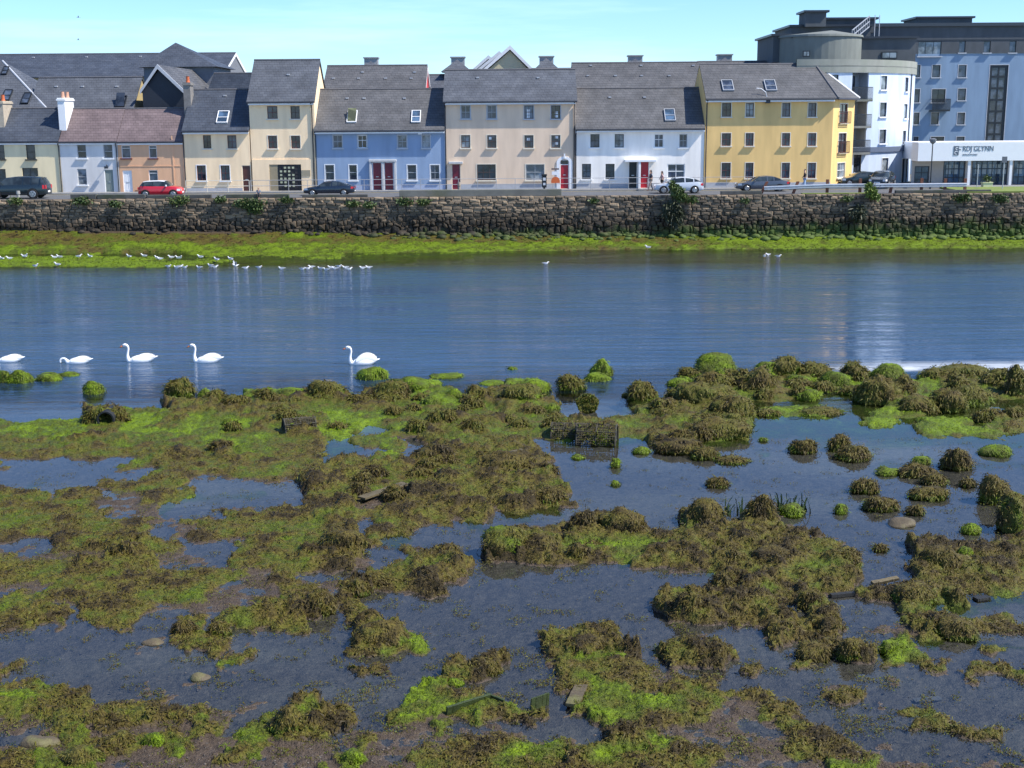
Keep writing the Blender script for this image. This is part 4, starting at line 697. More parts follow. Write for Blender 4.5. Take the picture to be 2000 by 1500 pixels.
wp = [(30, 392, .9, 'weeds on the wall top below the stone bollard'), (160, 392, 1.2, 'weed patch on the wall below the white cottage'), (225, 398, .8, 'small weed tuft on the wall below the orange cottage'), (350, 391, 1.3, 'weed strip on the wall top below the red car'), (430, 390, .7, 'small tuft left of the ivy patch'), (560, 390, .8, 'tuft on the wall top right of the ivy patch'), (690, 398, .8, 'left one of two weed tufts hanging right of the dark blue saloon'), (722, 400, .7, 'right one of two weed tufts hanging right of the dark blue saloon'), (790, 394, 1.0, 'green tuft under the left end of the raised grey block'), (828, 394, .8, 'green tuft under the raised grey block, next right of its left end'), (1160, 392, .5, 'tiny tuft on the wall below the white house'), (1456, 392, .5, 'small tuft on the orange-brown stones left of the guard rail'), (1655, 388, .7, 'brownish weed tuft left of the bright bush'), (1880, 386, 1.2, 'weed patch hanging below the plinth by the grass'), (1955, 388, 1.0, 'weed patch on the wall top near the right edge')]
for i, (px, py, s, lb) in enumerate(wp): ivy(lb, px, py, [((0, 0, 0, s*.75, .18, .3*s), 1)], IVY if i % 3 else LF1, n=int(260*s), L=.22)
# guard rail
tg = thing('guard_rail', 'steel guard rail on rusty leaning posts along the quay, in front of the yellow house', 'guard rail', (PY(1690, 370, 107)[0], 107, ZS)); gx = tg.location.x
RUST = mat('rusty_post', (.16, .06, .035), .85, .3, 6)
for px, lean, ht in ((1490, .35, 1.0), (1552, .28, 1.0), (1616, 0, 1.15), (1680, 0, 1.2), (1740, .1, .8), (1800, 0, 1.2), (1846, 0, 1.15), (1885, 0, 1.15)):
    x = PY(px, 372, 107)[0]-gx; q = MB(); q.poly([(x-.12-lean*.5, .09, -.1), (x+.12-lean*.5, .09, -.1), (x+.12+lean, .09, ht), (x-.12+lean, .09, ht)]); q.box(0, 0, 0, 0, 0, 0); v = [(x-.11-lean*.5, 0, -.1), (x+.11-lean*.5, 0, -.1), (x+.11+lean, 0, ht), (x-.11+lean, 0, ht)]; q = MB(); w = [(a, .18, c) for a, b, c in v]
    q.poly(v); q.poly(w[::-1]); 
    for i in range(4): j = (i+1) % 4; q.quad(v[j], v[i], w[i], w[j])
    q.ob('post', RUST, tg)
q = MB(); xa, xb = PY(1492, 368, 107)[0]-gx, PY(1887, 368, 107)[0]-gx
prof = [(.42, -.06), (.47, -.12), (.53, -.12), (.58, -.05), (.64, -.12), (.70, -.12), (.75, -.06)]; n = 30
zs_ = lambda t: -.12+.16*min(1, t*3.2)
for i in range(n):
    ta, tb_ = i/n, (i+1)/n
    for (z0, y0), (z1, y1) in zip(prof, prof[1:]): q.quad((xa+(xb-xa)*ta, y0, z0+zs_(ta)), (xa+(xb-xa)*tb_, y0, z0+zs_(tb_)), (xa+(xb-xa)*tb_, y1, z1+zs_(tb_)), (xa+(xb-xa)*ta, y1, z1+zs_(ta)))
q.ob('rail', STEEL, tg)
# pavement railings
def railing(label, px0, px1, n, m, r, Y=113.35, rails=(1.0, .52)):
    xa, xb = PY(px0, 365, Y)[0], PY(px1, 365, Y)[0]; t = thing('railing', label, 'railing', ((xa+xb)/2, Y, ZP)); w = (xb-xa)/2; pm = None
    for i in range(n+1):
        if pm is None: q = MB(); q.tube([(0, 0, 0), (0, 0, rails[0])], r*1.1, 5); pm = q.me('post', [m])
        ob('post', pm, t, (-w+2*w*i/n, 0, 0))
    for z in rails: q = MB(); q.tube([(-w, 0, z), (w, 0, z)], r, 5); q.ob('rail', m, t)
railing('white painted tube railing in front of the low cream house', 363, 487, 3, mat('cream_rail', (.55, .53, .46), .5, .05), .03); railing('thin grey tube railing along the footpath in front of the blue, beige and white houses', 490, 1375, 24, mat('grey_rail', (.33, .34, .36), .4, .05), .024); railing('thin grey rail in front of the left half of the yellow house', 1378, 1500, 3, mat('grey_rail', (.33,)*3, .4), .02)
# street furniture
x, _ = PY(1063, 365, 112.8); t = thing('parking_meter', 'black ticket machine on a post in front of the beige house', 'ticket machine', (x, 112.8, ZS)); q = MB(); q.tube([(0, 0, 0), (0, 0, .4)], .09, 8); q.ob('post', BLACKF, t); q = MB(); q.box(-.2, .2, -.16, .16, .35, 1.35); q.box(-.24, .24, -.2, .2, 1.35, 1.5); q.ob('cabinet', BLACKF, t, bevel=.03); q = MB(); q.box(-.12, .12, -.175, -.162, .95, 1.2); q.box(-.1, .1, -.175, -.162, .55, .75); q.ob('display', mat('pale_label', (.6, .62, .65), .5), t)
x, _ = PY(1085, 365, 112.9); t = thing('lifebuoy_stand', 'orange lifebuoy housing on a thin post with white sign, beside the red arched door', 'lifebuoy stand', (x, 112.9, ZS)); q = MB(); q.tube([(0, 0, 0), (0, 0, 2.1)], .035, 6); q.ob('post', TRIMG, t)
q = MB()
for i in range(9): a0, a1 = pi*i/9, pi*(i+1)/9; q.quad((.38*cos(a0), -.12, .9+.36*sin(a0)), (.38*cos(a1), -.12, .9+.36*sin(a1)), (.38*cos(a1), .06, .9+.36*sin(a1)), (.38*cos(a0), .06, .9+.36*sin(a0))); q.poly([(0, -.12, .9), (.38*cos(a0), -.12, .9+.36*sin(a0)), (.38*cos(a1), -.12, .9+.36*sin(a1))])
q.box(-.38, .38, -.12, .06, .72, .9); q.ob('housing', mat('lifebuoy_orange', (.6, .13, .03), .5, .05), t); q = MB(); q.box(-.32, .24, -.06, -.04, 1.42, 1.72); q.ob('sign', WHITE, t); q = MB(); q.box(-.36, .3, -.08, -.04, 1.86, 2.0); q.ob('sign_header', mat('sign_brown', (.14, .1, .09), .6, .1), t)
x, _ = PY(1817, 362, 112.5); zt_l = PY(1820, 277, 112.5)[1]-ZS; t = thing('street_lamp', 'slim dark street lamp in front of the low white office', 'street lamp', (x, 112.5, ZS)); q = MB(); q.tube([(0, 0, 0), (0, 0, .8), (0, 0, zt_l-.15)], [.09, .06, .045], 8); q.ob('post', DARKM, t); q = MB(); q.tube([(0, 0, zt_l-.2), (0, 0, zt_l), (0, 0, zt_l+.22), (0, 0, zt_l+.3)], [.06, .28, .32, .1], 10); q.ob('lantern', mat('lantern_grey', (.16, .17, .19), .5, .05), t)
x, _ = PY(1958, 365, 110); t = thing('sign_post', 'square road sign on a grey pole, seen from behind, on the grass', 'road sign', (x, 110, 4.17)); zt_l = PY(1958, 307, 110)[1]-4.17; q = MB(); q.tube([(0, 0, 0), (0, 0, zt_l)], .04, 7); q.ob('post', TRIMG, t); q = MB(); q.box(-.22, .22, -.06, -.03, zt_l-.45, zt_l+.05); q.ob('sign_plate', mat('sign_back', (.12, .13, .15), .5, .05), t)
x, _ = PY(1908, 365, 112); t = thing('sign_post', 'thin bare grey pole on the grass before the office window', 'pole', (x, 112, 4.17)); q = MB(); q.tube([(0, 0, 0), (0, 0, 1.9)], .035, 7); q.ob('post', TRIMG, t); q = MB(); q.box(-.05, .05, -.05, .05, 1.9, 1.95); q.ob('cap', TRIMG, t)
x, _ = PY(1927, 365, 113); t = thing('planter', 'pale yellow square planter with a small leafy plant before the office', 'planter', (x, 113, 4.17)); q = MB(); q.box(-.4, .4, -.3, .3, 0, .33); q.box(-.44, .44, -.34, .34, .33, .4); q.ob('tub', mat('pale_yellow_tub', (.6, .6, .38), .7, .05), t); ob('foliage', leafmesh('foliage', blades(0, 0, .65, .28, .25, .3, 160, 0, 0), .2, .06, IVY), t)
# ------------------------------------------------------------------ cars
TYRE = mat('tyre_rubber', (.015, .015, .016), .8, .1); RIM = mat('alloy_rim', (.4, .41, .43), .35, .05, metal=.7); TAIL = mat('tail_red', (.5, .02, .03), .3, .05); HEAD = mat('headlamp_glass', (.7, .72, .75), .15, .05); CGL = glass('car_glass', (.03, .04, .045), .03); ARCH = mat('arch_black', (.01, .01, .011), .9, .05)
def paint(n, c): m = mat(n, c, .25, .04, 1.); m.node_tree.nodes['Principled BSDF'].inputs['Coat Weight'].default_value = .6; return m
KIND = {
 'sedan': dict(hood=[(0, .40), (.03, .50), (.10, .56), (.28, .64), (.6, .67), (.86, .70), (.97, .66), (1, .5)], ws=(.27, .43), rs=(.70, .88), top=[(.27, .64), (.36, .86), (.43, .96), (.55, 1), (.68, .97), (.78, .86), (.88, .70)], wh=(.18, .80)),
 'hatch': dict(hood=[(0, .38), (.03, .47), (.1, .54), (.25, .64), (.6, .68), (.9, .72), (.98, .62), (1, .45)], ws=(.23, .42), rs=(.80, .95), top=[(.23, .63), (.33, .85), (.42, .96), (.55, 1), (.72, .96), (.84, .87), (.95, .72)], wh=(.17, .81)),
 'suv': dict(hood=[(0, .42), (.02, .52), (.1, .58), (.22, .62), (.6, .64), (.96, .66), (.992, .62), (1, .55)], ws=(.22, .34), rs=(.93, .99), top=[(.22, .61), (.28, .82), (.34, .95), (.5, 1), (.8, 1), (.93, .95), (.99, .66)], wh=(.17, .79)),
 'mini': dict(hood=[(0, .42), (.04, .56), (.12, .62), (.27, .66), (.6, .67), (.93, .68), (.98, .6), (1, .42)], ws=(.26, .37), rs=(.88, .97), top=[(.26, .65), (.31, .83), (.37, .97), (.5, 1), (.8, .98), (.88, .94), (.97, .68)], wh=(.17, .82))}
def car(kind, label, x, Y, L, Wd, Ht, pm, rz=0, roof=None, z=ZS, cat='car', glass_=CGL):
    """front towards -X in its own frame"""
    K = KIND[kind]; t = thing('parked_car', label, cat, (x, Y, z), 'cars on the quay street', rz); hx_, hz_ = zip(*K['hood']); tx, tz = zip(*K['top'])
    xs = sorted(set(list(np.linspace(0, 1, 30))+[K['ws'][0], K['ws'][1], K['rs'][0], K['rs'][1]])); B = MB(); G_ = MB(); R_ = MB(); rings = []
    for u in xs:
        e = min(1, (1-abs(2*u-1)**5*.22)); hw = Wd/2*e; zl = Ht*(.17+.06*max(0, abs(2*u-1)-.8)*5*.5); zb = Ht*np.interp(u, hx_, hz_); cab = K['ws'][0] < u < K['rs'][1]
        zt = Ht*np.interp(u, tx, tz) if cab else zb+.015; zt = max(zt, zb+.015); hwt = hw*(.96-.24*min(1, (zt-zb)/(Ht*.35))); X_ = (u-.5)*L
        h = [(hw*.9, zl), (hw*.985, zl+.1), (hw, (zl+zb)/2), (hw*.975, zb-.03), (hw*.955, zb), (hwt, max(zt-.05, zb+.004)), (hwt*.82, zt)]
        rings.append([(X_, -a, b) for a, b in h]+[(X_, a, b) for a, b in h[::-1]])
    n = len(rings[0])
    for i in range(len(rings)-1):
        u = (xs[i]+xs[i+1])/2; cab = K['ws'][0] < u < K['rs'][1]; slope = cab and (u < K['ws'][1] or u > K['rs'][0])
        for j in range(n):
            k = (j+1) % n; side = j in (4, n-6); top = j in (5, 6, 7) if n == 14 else False
            tgt = G_ if (cab and side) or (slope and top) else (R_ if (cab and j in (5, 6, 7)) else B)
            if not cab and j in (4, 5, 6, 7, 8): tgt = B
            tgt.quad(rings[i][j], rings[i+1][j], rings[i+1][k], rings[i][k])
    B.poly(rings[0]); B.poly(rings[-1][::-1]); 
    def fin(mb, nm, m):
        o = mb.ob(nm, m, t, smooth=True); bm = bmesh.new(); bm.from_mesh(o.data); bmesh.ops.remove_doubles(bm, verts=bm.verts, dist=.0005); bmesh.ops.recalc_face_normals(bm, faces=bm.faces); bm.to_mesh(o.data); bm.free(); return o
    bo = fin(B, 'body', pm); fin(G_, 'window_glass', glass_); fin(R_, 'roof', roof or pm)
    pil = [(K['ws'][1]+K['rs'][0])/2, K['rs'][0]-.01] if kind != 'mini' else [(K['ws'][1]+K['rs'][0])/2+.02, K['rs'][0]-.02]
    if kind == 'suv': pil.append(K['rs'][0]-.16)
    for u in pil:
        for s in (-1, 1):
            zb = Ht*np.interp(u, hx_, hz_); zt = Ht*np.interp(u, tx, tz); a = Wd/2*.958+.006; b = Wd/2*(.96-.24*min(1, (zt-zb)/(Ht*.35)))+.008; X_ = (u-.5)*L; P = MB(); P.quad((X_-.04, s*a, zb), (X_+.04, s*a, zb), (X_+.04, s*b, zt-.05), (X_-.04, s*b, zt-.05)); P.ob('pillar', pm if not roof else BLACKF, t)
    wr = Ht*.225
    for u in K['wh']:
        for s in (-1, 1):
            X_ = (u-.5)*L; q = MB(); yy = s*(Wd/2+.004); 
            pts = [(X_+(wr+.06)*cos(a), yy, wr+(wr+.06)*sin(a)) for a in np.linspace(-.45, pi+.45, 16)]; q.poly(pts if s > 0 else pts[::-1]); q.ob('wheel_arch', ARCH, t)
            q = MB(); q.tube([(X_, yy-s*.2, wr), (X_, yy-s*.02, wr), (X_, yy+s*.03, wr)], [wr, wr, wr*.93], 20); w = q.ob('wheel', TYRE, t)
            q = MB(); q.tube([(X_, yy+s*.025, wr), (X_, yy+s*.045, wr)], [wr*.68, wr*.6], 14); r = q.ob('rim', RIM, w); q = MB()
            for k in range(5): a = k*2*pi/5; q.poly([(X_+wr*.5*cos(a-.3), yy+s*.047, wr+wr*.5*sin(a-.3)), (X_+wr*.5*cos(a+.3), yy+s*.047, wr+wr*.5*sin(a+.3)), (X_+wr*.15*cos(a), yy+s*.047, wr+wr*.15*sin(a))])
            q.ob('spoke_gap', ARCH, w)
    def lamp(nm, u0, u1, z0, z1, m):
        for s in (-1, 1):
            e0 = Wd/2*(1-abs(2*u0-1)**5*.22)+.006; e1 = Wd/2*(1-abs(2*u1-1)**5*.22)+.006; a, b = (u0-.5)*L, (u1-.5)*L; q = MB(); q.quad((a, s*e0, Ht*z0), (b, s*e1, Ht*z0), (b, s*e1, Ht*z1), (a, s*e0, Ht*z1)); xe = -L/2-.01 if u0 < .5 else L/2+.01; q.quad((xe, s*e0*.97, Ht*z0), (xe, s*Wd*.28, Ht*z0), (xe, s*Wd*.28, Ht*z1), (xe, s*e0*.97, Ht*z1)); q.ob(nm, m, t)
    lamp('headlight', .012, .085, .40, .52, HEAD)
    if kind == 'suv': lamp('tail_light', .95, .985, .45, .62, TAIL)
    else: lamp('tail_light', .94, .99, .48, .62, TAIL)
    for s in (-1, 1): u = K['ws'][0]+.06; q = MB(); X_ = (u-.5)*L; q.box(X_-.06, X_+.06, min(s*Wd*.5, s*(Wd*.5+.16)), max(s*Wd*.5, s*(Wd*.5+.16)), Ht*.66, Ht*.76); q.ob('mirror', roof or pm, t, bevel=.02)
    q = MB()
    for xe, s in ((-L/2-.012, -1), (L/2+.012, 1)): q.box(min(xe, xe+s*.01), max(xe, xe+s*.01), -.26, .26, Ht*.28, Ht*.36)
    q.ob('number_plate', WHITE, t); return t
def cx_(px, Y): return PY(px, 365, Y)[0]
car('suv', 'large dark off-road car parked before the pale yellow cottage, cut by the left edge', cx_(37, 108), 108, 4.95, 1.85, 1.82, paint('dark_teal_paint', (.012, .022, .03)))
car('mini', 'small red car with white roof parked before the orange cottage', cx_(315, 108), 108, 3.55, 1.68, 1.42, paint('red_car_paint', (.55, .015, .03)), rz=pi, roof=paint('white_roof_paint', (.75, .76, .78)))
car('sedan', 'dark navy saloon parked in front of the blue house', cx_(644, 109.3), 109.3, 4.25, 1.75, 1.22, paint('navy_car_paint', (.012, .02, .035)))
car('hatch', 'silver hatchback in front of the white house, partly behind the dark bush', cx_(1325, 109), 109, 4.05, 1.75, 1.36, paint('silver_car_paint', (.5, .54, .6)))
car('sedan', 'slate grey saloon in front of the yellow house', cx_(1488, 111), 111, 4.5, 1.8, 1.32, paint('grey_car_paint', (.07, .085, .11)), z=ZS+.01)
car('hatch', 'black car facing the river beside the round hotel, headlights towards us', cx_(1722, 114.5), 114.5, 3.9, 1.75, 1.4, paint('black_car_paint', (.01, .014, .02)), rz=radians(62), z=ZP+.01)
car('hatch', 'dark car half hidden behind the black car and the bright bush', cx_(1682, 116.2), 116.2, 3.9, 1.75, 1.3, paint('dark_green_car', (.02, .035, .035)), rz=0, z=ZP+.01)
# ------------------------------------------------------------------ people
SKIN = mat('skin', (.45, .27, .19), .6, .05); HAIR = mat('dark_hair', (.015, .01, .008), .6, .1)
def skin(name, V, E_, R, m, par, lv=1):
    me = bpy.data.meshes.new(name); me.from_pydata(V, E_, []); me.materials.append(m); o = ob(name, me, par); md = o.modifiers.new('s', 'SKIN')
    if not me.skin_vertices: me.skin_vertices.new()
    for i, r in enumerate(R): d = me.skin_vertices[0].data[i]; d.radius = (r, r) if isinstance(r, (int, float)) else r; d.use_root = (i == 0)
    s = o.modifiers.new('ss', 'SUBSURF'); s.levels = lv; s.render_levels = lv; md.use_smooth_shade = True; return o
def person(label, px, Y, z, h, rz, top, leg, stride=.18, sit=False, shorts=False, long_hair=True, bare=False):
    x = PY(px, 350, Y)[0]; t = thing('person', label, 'person', (x, Y, z), None, rz); k = h/1.75; v = lambda *a: tuple(c*k for c in a)
    if not sit: J = dict(pel=v(0, 0, .95), ch=v(.02, 0, 1.3), nk=v(.02, 0, 1.47), hb=v(.04, 0, 1.6), ht=v(.04, 0, 1.72), kl=v(.5*stride, .1, .5), kr=v(-.2*stride, -.1, .5), al=v(stride, .1, .08), ar=v(-stride*1.1, -.1, .1), tl=v(stride+.15, .1, .03), tr=v(-stride*1.1+.15, -.1, .03), el=v(-.12, .24, 1.15), er=v(.1, -.24, 1.15), wl=v(-.05, .25, .9), wr=v(.25, -.22, .95))
    else: J = dict(pel=v(0, 0, .14), ch=v(.03, 0, .48), nk=v(.05, 0, .66), hb=v(.08, 0, .8), ht=v(.08, 0, .92), kl=v(.4, .1, .2), kr=v(.4, -.1, .2), al=v(.45, .1, -.22), ar=v(.45, -.1, -.22), tl=v(.58, .1, -.26), tr=v(.58, -.1, -.26), el=v(.1, .2, .3), er=v(.1, -.2, .3), wl=v(.3, .16, .24), wr=v(.3, -.16, .24))
    sl_, sr_ = (J['ch'][0], .17*k, J['ch'][2]+.1*k), (J['ch'][0], -.17*k, J['ch'][2]+.1*k); hl, hr = (0, .09*k, J['pel'][2]-.06*k), (0, -.09*k, J['pel'][2]-.06*k)
    V = [J['pel'], J['ch'], J['nk'], J['hb'], J['ht'], hl, J['kl'], J['al'], J['tl'], hr, J['kr'], J['ar'], J['tr'], sl_, J['el'], J['wl'], sr_, J['er'], J['wr']]; R = [.12, .13, .055, .085, .07, .08, .055, .042, .035, .08, .055, .042, .035, .055, .04, .03, .055, .04, .03]; R = [r*k for r in R]
    skin('body', V, [(0, 1), (1, 2), (2, 3), (3, 4), (0, 5), (5, 6), (6, 7), (7, 8), (0, 9), (9, 10), (10, 11), (11, 12), (1, 13), (13, 14), (14, 15), (1, 16), (16, 17), (17, 18)], R, SKIN, t)
    skin('top', [J['pel'], J['ch'], sl_, J['el'], sr_, J['er']], [(0, 1), (1, 2), (2, 3), (1, 4), (4, 5)], [.135*k, .15*k, .07*k, .055*k, .07*k, .055*k], top, t)
    e = lambda a, b, f: tuple(a[i]*(1-f)+b[i]*f for i in range(3)); f = .45 if shorts else .97
    V = [J['pel'], hl, J['kl'], hr, J['kr']] if shorts else [J['pel'], hl, J['kl'], e(J['kl'], J['al'], .95), hr, J['kr'], e(J['kr'], J['ar'], .95)]
    if shorts: skin('shorts', [J['pel'], hl, e(hl, J['kl'], .5), hr, e(hr, J['kr'], .5)], [(0, 1), (1, 2), (0, 3), (3, 4)], [.135*k, .1*k, .09*k, .1*k, .09*k], leg, t)
    else: skin('trousers', V, [(0, 1), (1, 2), (2, 3), (0, 4), (4, 5), (5, 6)], [.135*k, .1*k, .075*k, .06*k, .1*k, .075*k, .06*k], leg, t)
    hh = J['ht']; skin('hair', [(hh[0]-.02*k, 0, hh[2]), (hh[0]-.07*k, 0, hh[2]-.12*k)]+([(hh[0]-.11*k, 0, hh[2]-.38*k)] if long_hair else []), [(0, 1), (1, 2)][:2 if long_hair else 1], [.09*k, .08*k, .05*k][:3 if long_hair else 2], HAIR, t); return t
TT = mat('tan_cloth', (.35, .28, .24), .8, .1); BT = mat('black_cloth', (.02, .02, .024), .8, .1); NV = mat('navy_cloth', (.03, .04, .07), .8, .1); LB = mat('light_blue_denim', (.3, .42, .6), .8, .1); PK = mat('pink_cloth', (.5, .3, .3), .8, .1)
person('person in dark top and light trousers walking past the red door of a white house', 1271, 112.6, ZS, 1.85, pi, NV, TT); person('person with long dark hair in pink top and dark shorts before the white house', 1293, 112.4, ZS, 1.75, pi, PK, BT, shorts=True)
person('person in a long dark coat and light blue jeans standing before the yellow house', 1572, 112.5, ZS+.05, 1.78, pi*.9, BT, LB, stride=.05, long_hair=False); person('small person in dark clothes sitting on the low parapet block above the ivy', 504, 106.2, 4.22, 1.35, -pi/2, mat('grey_blue_cloth', (.14, .17, .22), .8, .1), BT, sit=True)
# ------------------------------------------------------------------ birds
BW_ = mat('swan_feather', (.82, .82, .8), .7, .03, 8, .15, 30); GWH = mat('gull_white', (.8, .8, .8), .7, .03); GGR = mat('gull_grey', (.42, .45, .5), .7, .05); BILL = mat('orange_bill', (.6, .15, .03), .5, .05); BLK = mat('bill_black', (.02, .02, .02), .5, .05); LEG = mat('gull_leg', (.5, .3, .1), .6, .05)
def loft(path, mats, n=12, k=1.):
    V = []; F_ = []; P = [Vector((p[0], 0, p[1])) for p in path]
    for i, p in enumerate(path):
        t = (P[min(i+1, len(P)-1)]-P[max(i-1, 0)]).normalized(); up = Vector((-t.z, 0, t.x)); up = up if up.length else Vector((0, 0, 1))
        for j in range(n): a = 2*pi*j/n; q = P[i]+up*(p[3]*cos(a))+Vector((0, p[2]*sin(a), 0)); V.append(tuple(q*k))
    for i in range(len(path)-1):
        for j in range(n): F_.append((i*n+j, i*n+(j+1) % n, (i+1)*n+(j+1) % n, (i+1)*n+j))
    F_.append(tuple(range(n))[::-1]); F_.append(tuple((len(path)-1)*n+j for j in range(n))); return mesh('body', V, F_, mats, smooth=True)
BODY_ = [(-.30, .03, .10, .09), (-.2, .05, .16, .135), (-.05, .07, .2, .165), (.12, .09, .205, .17), (.28, .11, .17, .14), (.42, .14, .10, .075), (.52, .17, .05, .03), (.62, .20, .02, .01)]
POSE = {'up': [(-.52, .565, .018, .018), (-.49, .585, .042, .042), (-.44, .60, .052, .05), (-.385, .59, .045, .045), (-.345, .54, .034, .036), (-.335, .46, .032, .034), (-.355, .36, .034, .036), (-.375, .26, .04, .044), (-.37, .16, .055, .06), (-.345, .08, .08, .08)],
        'dip': [(-.60, .02, .02, .02), (-.62, .07, .035, .035), (-.62, .13, .042, .042), (-.585, .18, .04, .04), (-.52, .21, .034, .036), (-.45, .20, .038, .042), (-.39, .14, .06, .06), (-.35, .08, .085, .08)]}
def wing(sc=1., lift=0):
    V = []; F_ = []; n = 10; m = 8
    for i in range(n):
        u = i/(n-1); x = -.16+.68*u; hgt = .15*sin(pi*min(1, u*.9+.08))**.7*(1+lift); zc = .10+.1*u+lift*.06
        for j in range(m): a = pi*j/(m-1); V.append((x*sc, (.06+.13*sin(a)*(1-u)**.5)*sc, (zc+hgt*cos(a))*sc))
    for i in range(n-1):
        for j in range(m-1): F_.append((i*m+j, i*m+j+1, (i+1)*m+j+1, (i+1)*m+j))
    return V, F_
def swan(label, px, py, pose, sc=1.25, rz=0, lift=0):
    x, y = GZ(px, py); t = thing('swan', label, 'swan', (x, y, -.03), 'white swans on the river', rz); path = POSE[pose]+BODY_; ob('body', loft(path, [BW_], 14, sc), t); V, F_ = wing(sc, lift)
    for s in (1, -1): ob('wing', mesh('wing', [(a, s*b, c) for a, b, c in V], F_, [BW_], smooth=True), t)
    hx_, hz_ = path[0][:2]; d = (-.1, -.05) if pose == 'up' else (-.01, -.1); q = MB(); q.tube([(hx_*sc, 0, hz_*sc), ((hx_+d[0])*sc, 0, (hz_+d[1])*sc)], [.026*sc, .012*sc], 8); q.ob('bill', BILL, t, smooth=True); q = MB(); q.tube([((hx_+.03)*sc, 0, (hz_+.025)*sc), (hx_*sc, 0, (hz_+.012)*sc)], [.02*sc, .026*sc], 8); q.ob('bill_knob', BLK, t)
    q = MB()
    for s in (1, -1): q.tube([((hx_+.07)*sc, s*.046*sc, (hz_+.045)*sc), ((hx_+.07)*sc, s*.053*sc, (hz_+.045)*sc)], .01*sc, 6)
    q.ob('eye', BLK, t); return t
swan('leftmost white swan, its head outside the left edge', 16, 706, 'up', 1.2, lift=.0); swan('white swan feeding with its head at the water, second from the left', 150, 709, 'dip', 1.15); swan('white swan with upright neck and ruffled tail, third from the left', 272, 706, 'up', 1.3, rz=radians(4)); swan('white swan with upright neck, fourth from the left', 402, 707, 'up', 1.3, rz=radians(-3), lift=.15)
swan('rightmost white swan with raised wings, near the green mound', 706, 711, 'up', 1.28, lift=.55)
GP = {'stand': [(-.2, .30, .006, .006), (-.16, .31, .03, .03), (-.12, .31, .035, .035), (-.09, .26, .035, .04), (-.05, .2, .06, .065), (.03, .17, .075, .08), (.12, .15, .06, .06), (.2, .15, .03, .025), (.28, .15, .012, .006)],
      'float': [(-.2, .15, .006, .006), (-.16, .16, .03, .03), (-.12, .16, .035, .035), (-.09, .11, .04, .045), (-.04, .06, .07, .065), (.05, .04, .08, .075), (.14, .06, .06, .05), (.22, .09, .03, .02), (.3, .11, .012, .006)]}
GM = {}
def gull(label, px, py, kind, rz, sc=1.05, grp='gulls on the river and the algae bank', z=0., Y=None):
    x, y = GZ(px, py, z); t = thing('gull', label, 'gull', (x, y, z), grp, rz)
    if kind not in GM:
        st = kind == 'stand'; z0 = .12 if st else .01; g = [ob('body', loft(GP['stand' if st else 'float'], [GWH], 10, sc))]
        q = MB()
        for s in (1, -1):
            if kind == 'spread': q.poly([(-.03*sc, s*.05*sc, .1*sc), (-.08*sc, s*.3*sc, .3*sc), (.02*sc, s*.55*sc, .38*sc), (.08*sc, s*.3*sc, .24*sc), (.1*sc, s*.05*sc, .08*sc)]); q.poly([(-.03*sc, s*.05*sc, .1*sc), (-.08*sc, s*.3*sc, .3*sc), (.02*sc, s*.55*sc, .38*sc), (.08*sc, s*.3*sc, .24*sc), (.1*sc, s*.05*sc, .08*sc)][::-1])
            else: b = z0*sc; q.box(-.03*sc, .2*sc, s*.062*sc-.014, s*.062*sc+.014, b+.05*sc, b+.12*sc); q.box(.19*sc, .3*sc, s*.04*sc-.01, s*.04*sc+.01, b+.07*sc, b+.1*sc)
        g.append(q.ob('wing', GGR, bevel=.012)); q = MB(); hx_, hz_ = GP['stand' if st else 'float'][0][:2]; q.tube([(hx_*sc+.03, 0, hz_*sc), (hx_*sc-.04, 0, hz_*sc-.01)], [.014, .006], 5); g.append(q.ob('bill', BILL))
        if st: q = MB(); [q.tube([(.03*sc, s*.03*sc, 0), (.02*sc, s*.03*sc, .13*sc)], .012, 5) for s in (1, -1)]; g.append(q.ob('leg', LEG))
        GM[kind] = [(o.name.split('.')[0], o.data) for o in g]
        for o in g: bpy.data.objects.remove(o)
    for nm, me in GM[kind]: ob(nm, me, t)
    return t
ORD = ['first', 'second', 'third', 'fourth', 'fifth', 'sixth', 'seventh', 'eighth', 'ninth', 'tenth', 'eleventh', 'twelfth', 'thirteenth', 'fourteenth', 'fifteenth', 'sixteenth', 'seventeenth', 'eighteenth', 'nineteenth', 'twentieth', 'twenty-first', 'twenty-second', 'twenty-third', 'twenty-fourth', 'twenty-fifth']
back = [(3, 509), (17, 509), (46, 505), (51, 504), (105, 507), (115, 506), (156, 505), (175, 505), (251, 505), (280, 504), (306, 508), (311, 510), (333, 507), (347, 508), (352, 508), (390, 506), (422, 511), (449, 510)]
for i, (a, b) in enumerate(back): gull(f'{ORD[i]} gull from the left in the back row standing on the green algae spit', a, b, 'stand', random.choice([0, .5, pi, 2.6, -.4]), z=.06)
frt = [(71, 524), (111, 521), (330, 522), (344, 524), (353, 522), (362, 524), (388, 524), (410, 520), (421, 523), (481, 525), (507, 524), (549, 526), (592, 527), (602, 526), (607, 523), (625, 526), (636, 528), (645, 524), (653, 526), (663, 522), (673, 524), (683, 527), (707, 525), (719, 524)]
for i, (a, b) in enumerate(frt): gull(f'{ORD[i]} gull from the left in the front row beside the green spit', a, b, 'stand' if a < 120 else 'float', random.choice([0, .3, pi, 2.8, -.3]))
gull('gull with dark spread wings landing at the tip of the green spit', 459, 520, 'spread', .4); gull('gull on the mud at the foot of the quay wall, above the green bank', 577, 463, 'stand', 0, 1.7, z=.5); gull('gull on the mud below the quay wall, right of the other one there', 655, 460, 'float', .2, 1.7, z=.55)
